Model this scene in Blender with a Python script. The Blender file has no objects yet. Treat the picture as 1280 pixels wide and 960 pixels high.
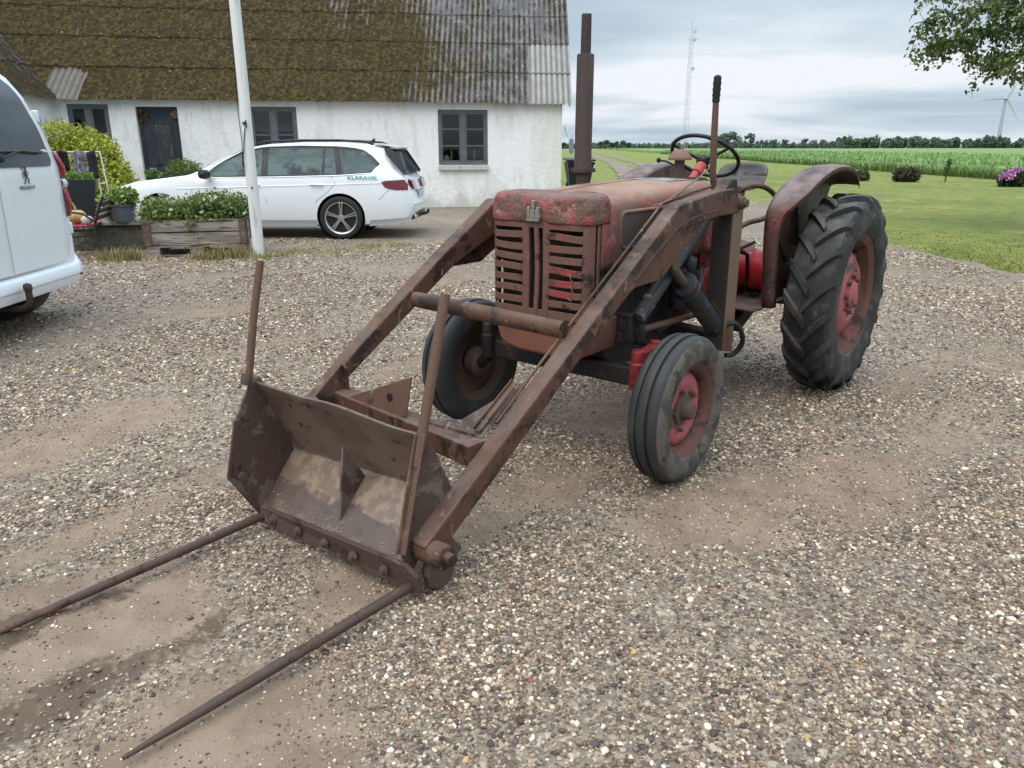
import bpy, bmesh, math, random
import numpy as np
from mathutils import Vector, Matrix, Euler
R = math.radians
PI = math.pi
sc = bpy.context.scene
col = sc.collection
random.seed(4)

# ------------------------------------------------------------------ camera, sky, sun, exposure
cam_d = bpy.data.cameras.new('camera')
cam = bpy.data.objects.new('camera', cam_d)
col.objects.link(cam)
cam.location = (0, 0, 1.55)
cam.rotation_euler = (PI / 2 - math.atan(297 / 950), 0, 0)
cam_d.sensor_fit = 'HORIZONTAL'
cam_d.sensor_width = 36
cam_d.lens = 950 / 1280 * 36
cam_d.clip_start = 0.05
cam_d.clip_end = 6000
sc.camera = cam
SUN_EL, SUN_AZ = R(58), R(215)          # azimuth from +Y clockwise: behind the camera, to the left
world = bpy.data.worlds.new('World')
sc.world = world
world.use_nodes = True
wt = world.node_tree
wt.nodes.clear()
def wn(t, **k):
    n = wt.nodes.new(t)
    for a, v in k.items(): setattr(n, a, v)
    return n
w_out = wn('ShaderNodeOutputWorld'); w_bg = wn('ShaderNodeBackground')
w_sky = wn('ShaderNodeTexSky', sky_type='NISHITA', sun_disc=False, sun_elevation=SUN_EL, sun_rotation=SUN_AZ)
w_sky.air_density = 1.2; w_sky.dust_density = 2.0
w_tc = wn('ShaderNodeTexCoord')
w_sep = wn('ShaderNodeSeparateXYZ')
wt.links.new(w_tc.outputs['Generated'], w_sep.inputs[0])
# project the direction on a flat cloud deck
w_den = wn('ShaderNodeMath', operation='ADD'); w_den.inputs[1].default_value = 0.10
wt.links.new(w_sep.outputs['Z'], w_den.inputs[0])
w_mx = wn('ShaderNodeMath', operation='MAXIMUM'); w_mx.inputs[1].default_value = 0.03
wt.links.new(w_den.outputs[0], w_mx.inputs[0])
w_dx = wn('ShaderNodeMath', operation='DIVIDE'); w_dy = wn('ShaderNodeMath', operation='DIVIDE')
wt.links.new(w_sep.outputs['X'], w_dx.inputs[0]); wt.links.new(w_mx.outputs[0], w_dx.inputs[1])
wt.links.new(w_sep.outputs['Y'], w_dy.inputs[0]); wt.links.new(w_mx.outputs[0], w_dy.inputs[1])
w_cmb = wn('ShaderNodeCombineXYZ')
wt.links.new(w_dx.outputs[0], w_cmb.inputs[0]); wt.links.new(w_dy.outputs[0], w_cmb.inputs[1])
w_map = wn('ShaderNodeMapping'); w_map.inputs['Scale'].default_value = (0.75, 0.9, 1); w_map.inputs['Location'].default_value = (1.3, 0.4, 0)
wt.links.new(w_cmb.outputs[0], w_map.inputs[0])
w_n1 = wn('ShaderNodeTexNoise'); w_n1.inputs['Scale'].default_value = 0.6; w_n1.inputs['Detail'].default_value = 6; w_n1.inputs['Roughness'].default_value = 0.5; w_n1.inputs['Distortion'].default_value = 0.35
wt.links.new(w_map.outputs[0], w_n1.inputs['Vector'])
w_rmp = wn('ShaderNodeValToRGB')
e = w_rmp.color_ramp.elements
e[0].position = 0.36; e[0].color = (5.0, 6.2, 7.3, 1)
e[1].position = 0.60; e[1].color = (9.4, 9.9, 10.5, 1)
em = w_rmp.color_ramp.elements.new(0.47); em.color = (6.6, 7.7, 8.7, 1)
# the deck is greyer above a bright band that lies low over the horizon
w_lo = wn('ShaderNodeMapRange', interpolation_type='SMOOTHSTEP'); w_lo.inputs['From Min'].default_value = 0.075; w_lo.inputs['From Max'].default_value = 0.17; w_lo.inputs['To Min'].default_value = 0.05; w_lo.inputs['To Max'].default_value = -0.15
wt.links.new(w_sep.outputs['Z'], w_lo.inputs['Value'])
w_hz = wn('ShaderNodeMapRange', interpolation_type='SMOOTHSTEP'); w_hz.inputs['From Min'].default_value = 0.0; w_hz.inputs['From Max'].default_value = 0.05; w_hz.inputs['To Min'].default_value = -0.10; w_hz.inputs['To Max'].default_value = 0.0
wt.links.new(w_sep.outputs['Z'], w_hz.inputs['Value'])
w_a1 = wn('ShaderNodeMath', operation='ADD'); wt.links.new(w_n1.outputs['Fac'], w_a1.inputs[0]); wt.links.new(w_lo.outputs[0], w_a1.inputs[1])
w_a2 = wn('ShaderNodeMath', operation='ADD'); wt.links.new(w_a1.outputs[0], w_a2.inputs[0]); wt.links.new(w_hz.outputs[0], w_a2.inputs[1])
wt.links.new(w_a2.outputs[0], w_rmp.inputs[0])
w_mix = wn('ShaderNodeMixRGB'); w_mix.inputs[0].default_value = 0.90
wt.links.new(w_sky.outputs[0], w_mix.inputs[1]); wt.links.new(w_rmp.outputs[0], w_mix.inputs[2])
# an overcast sky is about three times brighter overhead than at the horizon
w_gr = wn('ShaderNodeMath', operation='MULTIPLY_ADD'); w_gr.inputs[1].default_value = 2.75; w_gr.inputs[2].default_value = 0.34
wt.links.new(w_sep.outputs['Z'], w_gr.inputs[0])
w_gm = wn('ShaderNodeMath', operation='MAXIMUM'); w_gm.inputs[1].default_value = 0.80
wt.links.new(w_gr.outputs[0], w_gm.inputs[0])
w_sc = wn('ShaderNodeVectorMath', operation='SCALE')
wt.links.new(w_mix.outputs[0], w_sc.inputs[0]); wt.links.new(w_gm.outputs[0], w_sc.inputs['Scale'])
wt.links.new(w_sc.outputs[0], w_bg.inputs['Color'])
w_bg.inputs['Strength'].default_value = 0.09
wt.links.new(w_bg.outputs[0], w_out.inputs['Surface'])
sun_d = bpy.data.lights.new('sun', 'SUN'); sun_d.energy = 1.5; sun_d.angle = R(60); sun_d.color = (1, 0.88, 0.72)
sun = bpy.data.objects.new('sun', sun_d); col.objects.link(sun)
sun.location = (-20, -20, 40)
sd = Vector((math.sin(SUN_AZ) * math.cos(SUN_EL), math.cos(SUN_AZ) * math.cos(SUN_EL), math.sin(SUN_EL)))
sun.rotation_euler = sd.to_track_quat('Z', 'Y').to_euler()
sc.view_settings.view_transform = 'Standard'
sc.view_settings.look = 'None'
sc.view_settings.exposure = 0.46
sc.view_settings.gamma = 1.0
sc.view_settings.use_curve_mapping = False
try:
    sc.cycles.max_bounces = 6; sc.cycles.diffuse_bounces = 3; sc.cycles.glossy_bounces = 3; sc.cycles.transparent_max_bounces = 6
    sc.cycles.use_denoising = True
except Exception: pass

# ------------------------------------------------------------------ helpers
def tag(o, label=None, cat=None, group=None, kind=None):
    if label: o['label'] = label
    if cat: o['category'] = cat
    if group: o['group'] = group
    if kind: o['kind'] = kind
    return o
def empty(name, loc=(0, 0, 0), rz=0, **k):
    o = bpy.data.objects.new(name, None); col.objects.link(o)
    o.location = loc; o.rotation_euler = (0, 0, rz); o.empty_display_size = 0.2
    return tag(o, **k)
def copy_tree(o, parent=None):
    c = o.copy(); col.objects.link(c)
    if parent is not None: c.parent = parent
    for ch in list(o.children): copy_tree(ch, c)
    return c

class MB:
    """collects shapes, links them as one mesh object"""
    def __init__(s): s.v = []; s.f = []
    def add(s, vs, fs):
        b = len(s.v)
        s.v += [tuple(map(float, v)) for v in vs]
        s.f += [tuple(b + i for i in f) for f in fs]
        return s
    def box(s, c, d, rot=None):
        x, y, z = d[0] / 2, d[1] / 2, d[2] / 2
        vs = [Vector((i * x, j * y, k * z)) for i in (-1, 1) for j in (-1, 1) for k in (-1, 1)]
        if rot is not None:
            m = Euler(rot).to_matrix(); vs = [m @ v for v in vs]
        vs = [v + Vector(c) for v in vs]
        return s.add(vs, [(0, 1, 3, 2), (4, 6, 7, 5), (0, 4, 5, 1), (2, 3, 7, 6), (0, 2, 6, 4), (1, 5, 7, 3)])
    def bar(s, a, b, w, h, up=(0, 0, 1)):
        """box beam from a to b, w across, h along up"""
        a, b = Vector(a), Vector(b); d = (b - a).normalized()
        sd_ = d.cross(Vector(up)).normalized(); u = sd_.cross(d)
        vs = []
        for p in (a, b):
            for i, j in ((-1, -1), (1, -1), (1, 1), (-1, 1)): vs.append(p + sd_ * i * w / 2 + u * j * h / 2)
        return s.add(vs, [(0, 1, 2, 3), (7, 6, 5, 4), (0, 4, 5, 1), (1, 5, 6, 2), (2, 6, 7, 3), (3, 7, 4, 0)])
    def tube(s, pts, r, n=12, cap=True):
        pts = [Vector(p) for p in pts]; k = len(pts)
        rs = [r] * k if not hasattr(r, '__len__') else list(r)
        vs, fs = [], []
        prev = None
        for i, p in enumerate(pts):
            t = (pts[min(i + 1, k - 1)] - pts[max(i - 1, 0)]).normalized()
            if prev is None:
                a = t.orthogonal().normalized()
            else:
                a = (prev - t * prev.dot(t))
                a = a.normalized() if a.length > 1e-6 else t.orthogonal().normalized()
            prev = a; b = t.cross(a)
            for q in range(n):
                an = 2 * PI * q / n
                vs.append(p + (a * math.cos(an) + b * math.sin(an)) * rs[i])
        for i in range(k - 1):
            for q in range(n):
                fs.append((i * n + q, i * n + (q + 1) % n, (i + 1) * n + (q + 1) % n, (i + 1) * n + q))
        if cap:
            fs.append(tuple(range(n - 1, -1, -1))); fs.append(tuple((k - 1) * n + q for q in range(n)))
        return s.add(vs, fs)
    def lathe(s, prof, o=(0, 0, 0), axis=(0, 1, 0), n=32, closed=False, cap=False, a0=0, a1=2 * PI):
        """prof: (radius, along axis)"""
        ax = Vector(axis).normalized(); a = ax.orthogonal().normalized(); b = ax.cross(a); o = Vector(o)
        full = abs(a1 - a0 - 2 * PI) < 1e-6
        m = n if full else n + 1
        vs, fs = [], []
        for r, h in prof:
            for q in range(m):
                an = a0 + (a1 - a0) * q / n
                vs.append(o + ax * h + (a * math.cos(an) + b * math.sin(an)) * r)
        k = len(prof)
        for i in range(k if closed else k - 1):
            i2 = (i + 1) % k
            for q in range(n):
                q2 = (q + 1) % m
                fs.append((i * m + q, i * m + q2, i2 * m + q2, i2 * m + q))
        if cap:
            fs.append(tuple(range(m - 1, -1, -1))); fs.append(tuple((k - 1) * m + q for q in range(m)))
        return s.add(vs, fs)
    def prism(s, poly, n, o=(0, 0, 0)):
        """poly: 3D points of one face, extruded by vector n"""
        n = Vector(n); o = Vector(o); k = len(poly)
        vs = [Vector(p) + o for p in poly] + [Vector(p) + o + n for p in poly]
        fs = [tuple(range(k)), tuple(range(2 * k - 1, k - 1, -1))] + [(i, (i + 1) % k, k + (i + 1) % k, k + i) for i in range(k)]
        return s.add(vs, fs)
    def xz(s, poly, y0, y1):
        return s.prism([(x, y0, z) for x, z in poly], (0, y1 - y0, 0))
    def grid(s, P, close_u=False):
        """P[i][j] points"""
        a, b = len(P), len(P[0])
        vs = [p for row in P for p in row]
        fs = [(i * b + j, i * b + (j + 1) % b, ((i + 1) % a) * b + (j + 1) % b, ((i + 1) % a) * b + j)
              for i in range(a if close_u else a - 1) for j in range(b - 1)]
        return s.add(vs, fs)
    def xform(s, m):
        s.v = [tuple(m @ Vector(v)) for v in s.v]; return s
    def build(s, name, mat, parent=None, smooth=35, bevel=0, recalc=True, segs=2, solid=0):
        me = bpy.data.meshes.new(name)
        me.from_pydata(s.v, [], s.f)
        if recalc:
            bm = bmesh.new(); bm.from_mesh(me)
            bmesh.ops.recalc_face_normals(bm, faces=bm.faces)
            bm.to_mesh(me); bm.free()
        me.materials.append(mat)
        if smooth:
            me.polygons.foreach_set('use_smooth', [True] * len(me.polygons))
            me.set_sharp_from_angle(angle=R(smooth))
        o = bpy.data.objects.new(name, me); col.objects.link(o)
        if parent is not None: o.parent = parent
        if solid:
            md = o.modifiers.new('solid', 'SOLIDIFY'); md.thickness = solid; md.offset = 0
        if bevel:
            md = o.modifiers.new('bevel', 'BEVEL'); md.width = bevel; md.segments = segs; md.limit_method = 'ANGLE'; md.angle_limit = R(40); md.harden_normals = False
        return o

def np_mesh(name, V, F, mat, parent=None, attrs=None, smooth=True, cattr=None):
    """fast mesh from numpy arrays: V (n,3), F (m,k)"""
    V = np.asarray(V, np.float32); F = np.asarray(F, np.int32)
    me = bpy.data.meshes.new(name)
    me.vertices.add(len(V)); me.vertices.foreach_set('co', V.ravel())
    k = F.shape[1]
    me.loops.add(F.size); me.loops.foreach_set('vertex_index', F.ravel())
    me.polygons.add(len(F))
    me.polygons.foreach_set('loop_start', np.arange(len(F), dtype=np.int32) * k)
    me.polygons.foreach_set('loop_total', np.full(len(F), k, np.int32))
    if smooth: me.polygons.foreach_set('use_smooth', np.ones(len(F), bool))
    for an, arr in (attrs or {}).items():
        a = me.attributes.new(an, 'FLOAT', 'POINT'); a.data.foreach_set('value', np.asarray(arr, np.float32))
    if cattr is not None:
        a = me.attributes.new('tint', 'FLOAT_COLOR', 'POINT'); a.data.foreach_set('color', np.asarray(cattr, np.float32).ravel())
    me.update(calc_edges=True); me.validate()
    me.materials.append(mat)
    o = bpy.data.objects.new(name, me); col.objects.link(o)
    if parent is not None: o.parent = parent
    return o

def bend(pts, n=6):
    """points of a smooth curve through pts"""
    p = [Vector(q) for q in pts]; out = []
    for i in range(len(p) - 1):
        a, b, c, d = p[max(i - 1, 0)], p[i], p[i + 1], p[min(i + 2, len(p) - 1)]
        for k in range(n):
            t = k / n
            out.append(.5 * (2 * b + (c - a) * t + (2 * a - 5 * b + 4 * c - d) * t * t + (3 * b - a - 3 * c + d) * t ** 3))
    return out + [p[-1]]
# value noise in numpy (for shapes, not for colour)
_rs = np.random.RandomState(11)
_PT = _rs.rand(256, 256).astype(np.float32)
def vnoise(x, y):
    xi = np.floor(x).astype(int); yi = np.floor(y).astype(int)
    fx = x - xi; fy = y - yi
    fx = fx * fx * (3 - 2 * fx); fy = fy * fy * (3 - 2 * fy)
    a = _PT[xi & 255, yi & 255]; b = _PT[(xi + 1) & 255, yi & 255]; c = _PT[xi & 255, (yi + 1) & 255]; d = _PT[(xi + 1) & 255, (yi + 1) & 255]
    return (a * (1 - fx) + b * fx) * (1 - fy) + (c * (1 - fx) + d * fx) * fy
def fbm(x, y, oct=4, g=0.5):
    s, a, t = 0, 1, 0
    for i in range(oct):
        s = s + a * vnoise(x * 2 ** i + 17.3 * i, y * 2 ** i + 9.1 * i); t += a; a *= g
    return s / t
def sstep(a, b, x):
    t = np.clip((x - a) / (b - a), 0, 1); return t * t * (3 - 2 * t)

# ------------------------------------------------------------------ materials
def nodes(name):
    m = bpy.data.materials.new(name); m.use_nodes = True
    nt = m.node_tree; b = nt.nodes['Principled BSDF']
    return m, nt, b
def N(nt, t, **k):
    n = nt.nodes.new(t)
    for a, v in k.items():
        if a.startswith('i_'): n.inputs[a[2:].replace('_', ' ')].default_value = v
        else: setattr(n, a, v)
    return n
def ramp(nt, fac, lo, hi):
    r = N(nt, 'ShaderNodeMapRange'); r.inputs['From Min'].default_value = lo; r.inputs['From Max'].default_value = hi
    r.interpolation_type = 'SMOOTHSTEP'
    nt.links.new(fac, r.inputs['Value']); return r.outputs[0]
def mixc(nt, fac, a, b):
    m = N(nt, 'ShaderNodeMixRGB')
    if isinstance(fac, float): m.inputs[0].default_value = fac
    else: nt.links.new(fac, m.inputs[0])
    for i, c in ((1, a), (2, b)):
        if isinstance(c, tuple): m.inputs[i].default_value = (*c[:3], 1)
        else: nt.links.new(c, m.inputs[i])
    return m.outputs[0]
def mul(nt, a, b):
    m = N(nt, 'ShaderNodeMath', operation='MULTIPLY')
    nt.links.new(a, m.inputs[0])
    if isinstance(b, (int, float)): m.inputs[1].default_value = b
    else: nt.links.new(b, m.inputs[1])
    return m.outputs[0]
def noise(nt, scale, detail=4, rough=0.55, stretch=(1, 1, 1), off=(0, 0, 0), coord='Object'):
    tc = N(nt, 'ShaderNodeTexCoord'); mp = N(nt, 'ShaderNodeMapping')
    mp.inputs['Scale'].default_value = stretch; mp.inputs['Location'].default_value = off
    nt.links.new(tc.outputs[coord], mp.inputs[0])
    n = N(nt, 'ShaderNodeTexNoise'); n.inputs['Scale'].default_value = scale; n.inputs['Detail'].default_value = detail; n.inputs['Roughness'].default_value = rough
    nt.links.new(mp.outputs[0], n.inputs['Vector'])
    return n.outputs['Fac']
GAIN = 1.0; SHARP = False
def M(name, base, layers=(), rough=0.6, metal=0.0, bump=None, dust=None, spec=0.3, rough2=None, coat=0, coord='Object'):
    """layers: (colour, scale, lo, hi[, stretch]); dust: (colour, amount) on upward faces; bump: (scale, strength)"""
    m, nt, b = nodes(name)
    g_ = lambda q: tuple(v * GAIN for v in q)
    c = base = g_(base); layers = [(g_(L[0]),) + tuple(L[1:]) for L in layers]
    if dust: dust = (g_(dust[0]),) + tuple(dust[1:])
    off = random.random() * 10
    for L in layers:
        st = L[4] if len(L) > 4 else (1, 1, 1)
        off += 3.7
        mid, hw = (L[2] + L[3]) / 2, (L[3] - L[2]) * (.21 if SHARP else .5)
        f = ramp(nt, noise(nt, L[1], 9 if SHARP else 6, 0.68 if SHARP else 0.62, st, (off, off * 0.7, off * 0.3), coord), mid - hw, mid + hw)
        c = mixc(nt, f, c, L[0])
    if dust:
        g = N(nt, 'ShaderNodeNewGeometry'); sp = N(nt, 'ShaderNodeSeparateXYZ')
        nt.links.new(g.outputs['Normal'], sp.inputs[0])
        f = ramp(nt, sp.outputs['Z'], 0.35, 0.95)
        f = mul(nt, f, ramp(nt, noise(nt, dust[2] if len(dust) > 2 else 6, 5, 0.6, (1, 1, 1), (off, 1, 2), coord), 0.3, 0.65))
        f = mul(nt, f, dust[1])
        c = mixc(nt, f, c, dust[0])
    if isinstance(c, tuple): b.inputs['Base Color'].default_value = (*c[:3], 1)
    else: nt.links.new(c, b.inputs['Base Color'])
    b.inputs['Roughness'].default_value = rough; b.inputs['Metallic'].default_value = metal
    b.inputs['Specular IOR Level'].default_value = spec
    if coat: b.inputs['Coat Weight'].default_value = coat; b.inputs['Coat Roughness'].default_value = 0.08
    if rough2:
        f = noise(nt, rough2[0], 4, 0.6, (1, 1, 1), (off + 5, 0, 0), coord)
        mr = N(nt, 'ShaderNodeMapRange'); mr.inputs['To Min'].default_value = rough2[1]; mr.inputs['To Max'].default_value = rough2[2]
        mr.inputs['From Min'].default_value = 0.3; mr.inputs['From Max'].default_value = 0.7
        nt.links.new(f, mr.inputs[0]); nt.links.new(mr.outputs[0], b.inputs['Roughness'])
    if bump:
        bp = N(nt, 'ShaderNodeBump'); bp.inputs['Strength'].default_value = bump[1]; bp.inputs['Distance'].default_value = bump[2] if len(bump) > 2 else 0.01
        nt.links.new(noise(nt, bump[0], 6, 0.6, (1, 1, 1), (1, 5, off), coord), bp.inputs['Height'])
        nt.links.new(bp.outputs[0], b.inputs['Normal'])
    return m
def leafmat(name, rough=0.5, trans=0.25, gain=1.0):
    """leaf colour comes from the per-leaf tint attribute"""
    m, nt, b = nodes(name)
    a = N(nt, 'ShaderNodeAttribute', attribute_name='tint')
    c = a.outputs['Color']
    nt.links.new(c, b.inputs['Base Color']); b.inputs['Roughness'].default_value = rough
    b.inputs['Specular IOR Level'].default_value = 0.3
    t = N(nt, 'ShaderNodeBsdfTranslucent'); nt.links.new(c, t.inputs['Color'])
    ms = N(nt, 'ShaderNodeMixShader'); ms.inputs[0].default_value = trans
    nt.links.new(b.outputs[0], ms.inputs[1]); nt.links.new(t.outputs[0], ms.inputs[2])
    nt.links.new(ms.outputs[0], nt.nodes['Material Output'].inputs['Surface'])
    return m
GAIN = 0.84; SHARP = True
RUST = (0.110, 0.056, 0.038); RUSTD = (0.042, 0.026, 0.021); RUSTO = (0.20, 0.078, 0.038); DUST = (0.25, 0.18, 0.13)
m_loader = M('loader_rusty_steel', (0.116, 0.057, 0.038), [(RUSTD, 4, .46, .60), ((0.155, 0.085, 0.058), 7, .55, .66), (RUSTO, 14, .62, .74), ((0.20, 0.165, 0.13), 11, .58, .66, (1.6, 1, .7)), ((0.03, 0.022, 0.02), 19, .64, .70)], rough=.48, bump=(60, .25), dust=((0.18, 0.125, 0.10), .6), rough2=(8, .40, .8), spec=.22)
m_post = M('post_ochre_steel', (0.19, 0.12, 0.075), [(RUST, 4, .45, .65, (1, 1, .4)), (RUSTD, 12, .6, .75)], rough=.65, bump=(50, .3))
m_postshade = M('post_shade_and_dirt', (0.045, 0.038, 0.034), [(RUST, 7, .55, .75)], rough=.6, bump=(50, .3))  # darker copy of the post's steel: painted shade plus dark dirt
def bucket_mat():
    m, nt, b = nodes('bucket_inside_steel')
    tc = N(nt, 'ShaderNodeTexCoord'); sp = N(nt, 'ShaderNodeSeparateXYZ'); nt.links.new(tc.outputs['Object'], sp.inputs[0])
    n1 = noise(nt, 9, 6, .65); n2 = noise(nt, 16, 5, .6, off=(4, 2, 1)); n3 = noise(nt, 4, 5, .6, off=(1, 7, 1))
    c = mixc(nt, ramp(nt, n3, .4, .62), (0.098, 0.062, 0.046), (0.142, 0.096, 0.072))
    c = mixc(nt, ramp(nt, n2, .60, .66), c, (0.03, 0.022, 0.019))
    # dried slurry lies in a band across the upper part of the floor with a ragged lower edge
    jit = N(nt, 'ShaderNodeMath', operation='MULTIPLY_ADD'); nt.links.new(n1, jit.inputs[0]); jit.inputs[1].default_value = .16; jit.inputs[2].default_value = -.08
    z = N(nt, 'ShaderNodeMath', operation='ADD'); nt.links.new(sp.outputs['Z'], z.inputs[0]); nt.links.new(jit.outputs[0], z.inputs[1])
    band = mul(nt, ramp(nt, z.outputs[0], .195, .21), ramp(nt, z.outputs[0], .335, .30))
    c = mixc(nt, band, c, mixc(nt, ramp(nt, n2, .42, .55), (0.235, 0.172, 0.125), (0.16, 0.11, 0.082)))
    low = ramp(nt, z.outputs[0], .20, .19); c = mixc(nt, mul(nt, low, .75), c, (0.082, 0.056, 0.046))
    soil = ramp(nt, z.outputs[0], .135, .115); c = mixc(nt, mul(nt, soil, ramp(nt, n2, .42, .55)), c, (0.14, 0.10, 0.07))
    nt.links.new(c, b.inputs['Base Color']); b.inputs['Roughness'].default_value = .5
    bp = N(nt, 'ShaderNodeBump'); bp.inputs['Strength'].default_value = .4; bp.inputs['Distance'].default_value = .01; nt.links.new(n2, bp.inputs['Height']); nt.links.new(bp.outputs[0], b.inputs['Normal'])
    return m
m_bucket = M('bucket_worn_steel', (0.092, 0.056, 0.043), [(RUSTD, 7, .52, .7), ((0.16, 0.125, 0.10), 5, .52, .62), (RUSTO, 11, .68, .8), ((0.02, 0.017, 0.015), 16, .68, .72)], rough=.5, bump=(45, .4), rough2=(6, .35, .8))
m_bucketin = bucket_mat()
m_rod = M('rod_rust', (0.145, 0.082, 0.058), [((0.25, 0.16, 0.115), 12, .5, .7, (1, 1, .3)), (RUSTD, 20, .6, .75)], rough=.75, bump=(90, .4))
m_tine = M('tine_rust', (0.085, 0.052, 0.04), [((0.16, 0.075, 0.045), 8, .5, .7), (RUSTD, 15, .52, .7)], rough=.55, bump=(70, .4))
m_hood = M('hood_faded_red', (0.27, 0.068, 0.058), [((0.155, 0.082, 0.06), 4, .40, .54, (1, 1, .45)), ((0.32, 0.13, 0.115), 9, .54, .64), (RUST, 13, .54, .64, (1, 1, .30)), (RUSTD, 22, .62, .70, (1, 1, .5))], rough=.5, bump=(35, .3), dust=((0.37, 0.215, 0.14), 1.0, 2.2), rough2=(5, .4, .7))
m_cap = M('nose_faded_red', (0.285, 0.075, 0.068), [((0.15, 0.082, 0.06), 6, .42, .52), ((0.38, 0.165, 0.16), 13, .56, .66), (RUSTD, 17, .58, .68), (RUST, 26, .60, .7)], rough=.42, bump=(11, .7, .05), dust=((0.22, 0.13, 0.098), 1.0, 3))
m_grille = M('grille_rust', (0.165, 0.08, 0.062), [((0.25, 0.07, 0.065), 5, .54, .66), (RUSTD, 11, .52, .66), ((0.21, 0.135, 0.11), 18, .56, .68)], rough=.6, bump=(50, .3))
m_grillered = M('grille_bright_red', (0.30, 0.055, 0.048), [(RUST, 14, .46, .60), ((0.36, 0.11, 0.10), 20, .56, .66)], rough=.5, bump=(50, .3))
m_red = M('machine_red', (0.22, 0.022, 0.026), [(RUSTD, 7, .50, .66), ((0.02, 0.016, 0.015), 5, .52, .64), ((0.30, 0.05, 0.05), 11, .6, .7)], rough=.4, bump=(40, .2))
m_redfade = M('wheel_faded_red', (0.40, 0.105, 0.105), [(RUST, 7, .46, .62), (RUSTD, 16, .6, .72), ((0.42, 0.17, 0.16), 10, .6, .75)], rough=.55, bump=(40, .3))
m_rim = M('rim_rust', (0.125, 0.058, 0.043), [(RUSTD, 6, .48, .64), ((0.30, 0.25, 0.22), 4, .60, .68), ((0.24, 0.06, 0.055), 7, .54, .66)], rough=.7, bump=(40, .4))
m_rimdark = M('rim_dark_rust', (0.105, 0.068, 0.05), [(RUST, 6, .5, .7), ((0.16, 0.12, 0.10), 9, .6, .72)], rough=.7, bump=(40, .4))
m_apron = M('apron_rust_red', (0.24, 0.088, 0.06), [((0.17, 0.08, 0.058), 6, .45, .65), (RUSTO, 9, .55, .7), (RUSTD, 15, .62, .75)], rough=.7, bump=(60, .4))
m_fender = M('fender_rust', (0.10, 0.052, 0.043), [((0.19, 0.058, 0.05), 4, .52, .64), (RUSTD, 5, .47, .62), ((0.20, 0.15, 0.125), 9, .60, .70)], rough=.5, bump=(40, .3), dust=((0.27, 0.19, 0.17), .8))
m_engine = M('engine_grime', (0.022, 0.018, 0.017), [((0.075, 0.03, 0.026), 5, .52, .7), ((0.06, 0.045, 0.037), 12, .58, .72)], rough=.6, bump=(30, .5))
m_blue = M('cylinder_worn_blue', (0.036, 0.058, 0.072), [((0.045, 0.034, 0.028), 7, .42, .54), ((0.10, 0.16, 0.195), 15, .57, .64), ((0.25, 0.235, 0.18), 22, .66, .70)], rough=.45, bump=(60, .3))
m_bluedark = M('cylinder_dark_blue', (0.022, 0.027, 0.032), [((0.05, 0.09, 0.115), 14, .58, .68), ((0.06, 0.04, 0.033), 7, .52, .7)], rough=.45, bump=(60, .3))
m_black = M('black_rubber', (0.018, 0.017, 0.017), [((0.045, 0.042, 0.04), 12, .55, .75)], rough=.55)
m_stack = M('exhaust_rust', (0.058, 0.036, 0.033), [((0.082, 0.048, 0.04), 4, .45, .65, (1, 1, .3)), (RUSTD, 10, .58, .72)], rough=.65, bump=(60, .3))
m_capf = M('precleaner_faded', (0.24, 0.125, 0.105), [(RUST, 9, .5, .7), ((0.3, 0.18, 0.16), 15, .6, .7)], rough=.7, bump=(60, .3))
m_seat = M('seat_grey_steel', (0.10, 0.093, 0.09), [(RUST, 7, .58, .74), ((0.15, 0.14, 0.135), 10, .55, .7)], rough=.5, bump=(40, .2))
SHARP = False
m_tyre = M('tyre_rubber', (0.028, 0.027, 0.027), [((0.075, 0.071, 0.066), 4, .46, .64), ((0.11, 0.10, 0.088), 12, .58, .7), ((0.02, 0.02, 0.02), 7, .58, .68)], rough=.72, bump=(60, .3), dust=((0.15, 0.143, 0.135), .7))
m_tyref = M('front_tyre_rubber', (0.036, 0.036, 0.037), [((0.07, 0.067, 0.062), 5, .5, .7)], rough=.65, bump=(60, .25), dust=((0.10, 0.097, 0.092), .5))
m_tyrew = M('tyre_dusty_sidewall', (0.125, 0.106, 0.086), [((0.065, 0.059, 0.051), 7, .46, .58), ((0.035, 0.033, 0.031), 13, .54, .64), ((0.16, 0.145, 0.12), 20, .6, .7)], rough=.85, bump=(60, .35))
SHARP = True
m_steel = M('badge_steel', (0.42, 0.40, 0.38), [((0.14, 0.12, 0.11), 20, .5, .7)], rough=.35, metal=.8)
m_dark = M('shadow_black', (0.008, 0.008, 0.008), rough=.9)
GAIN = 1.0; SHARP = False
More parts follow.
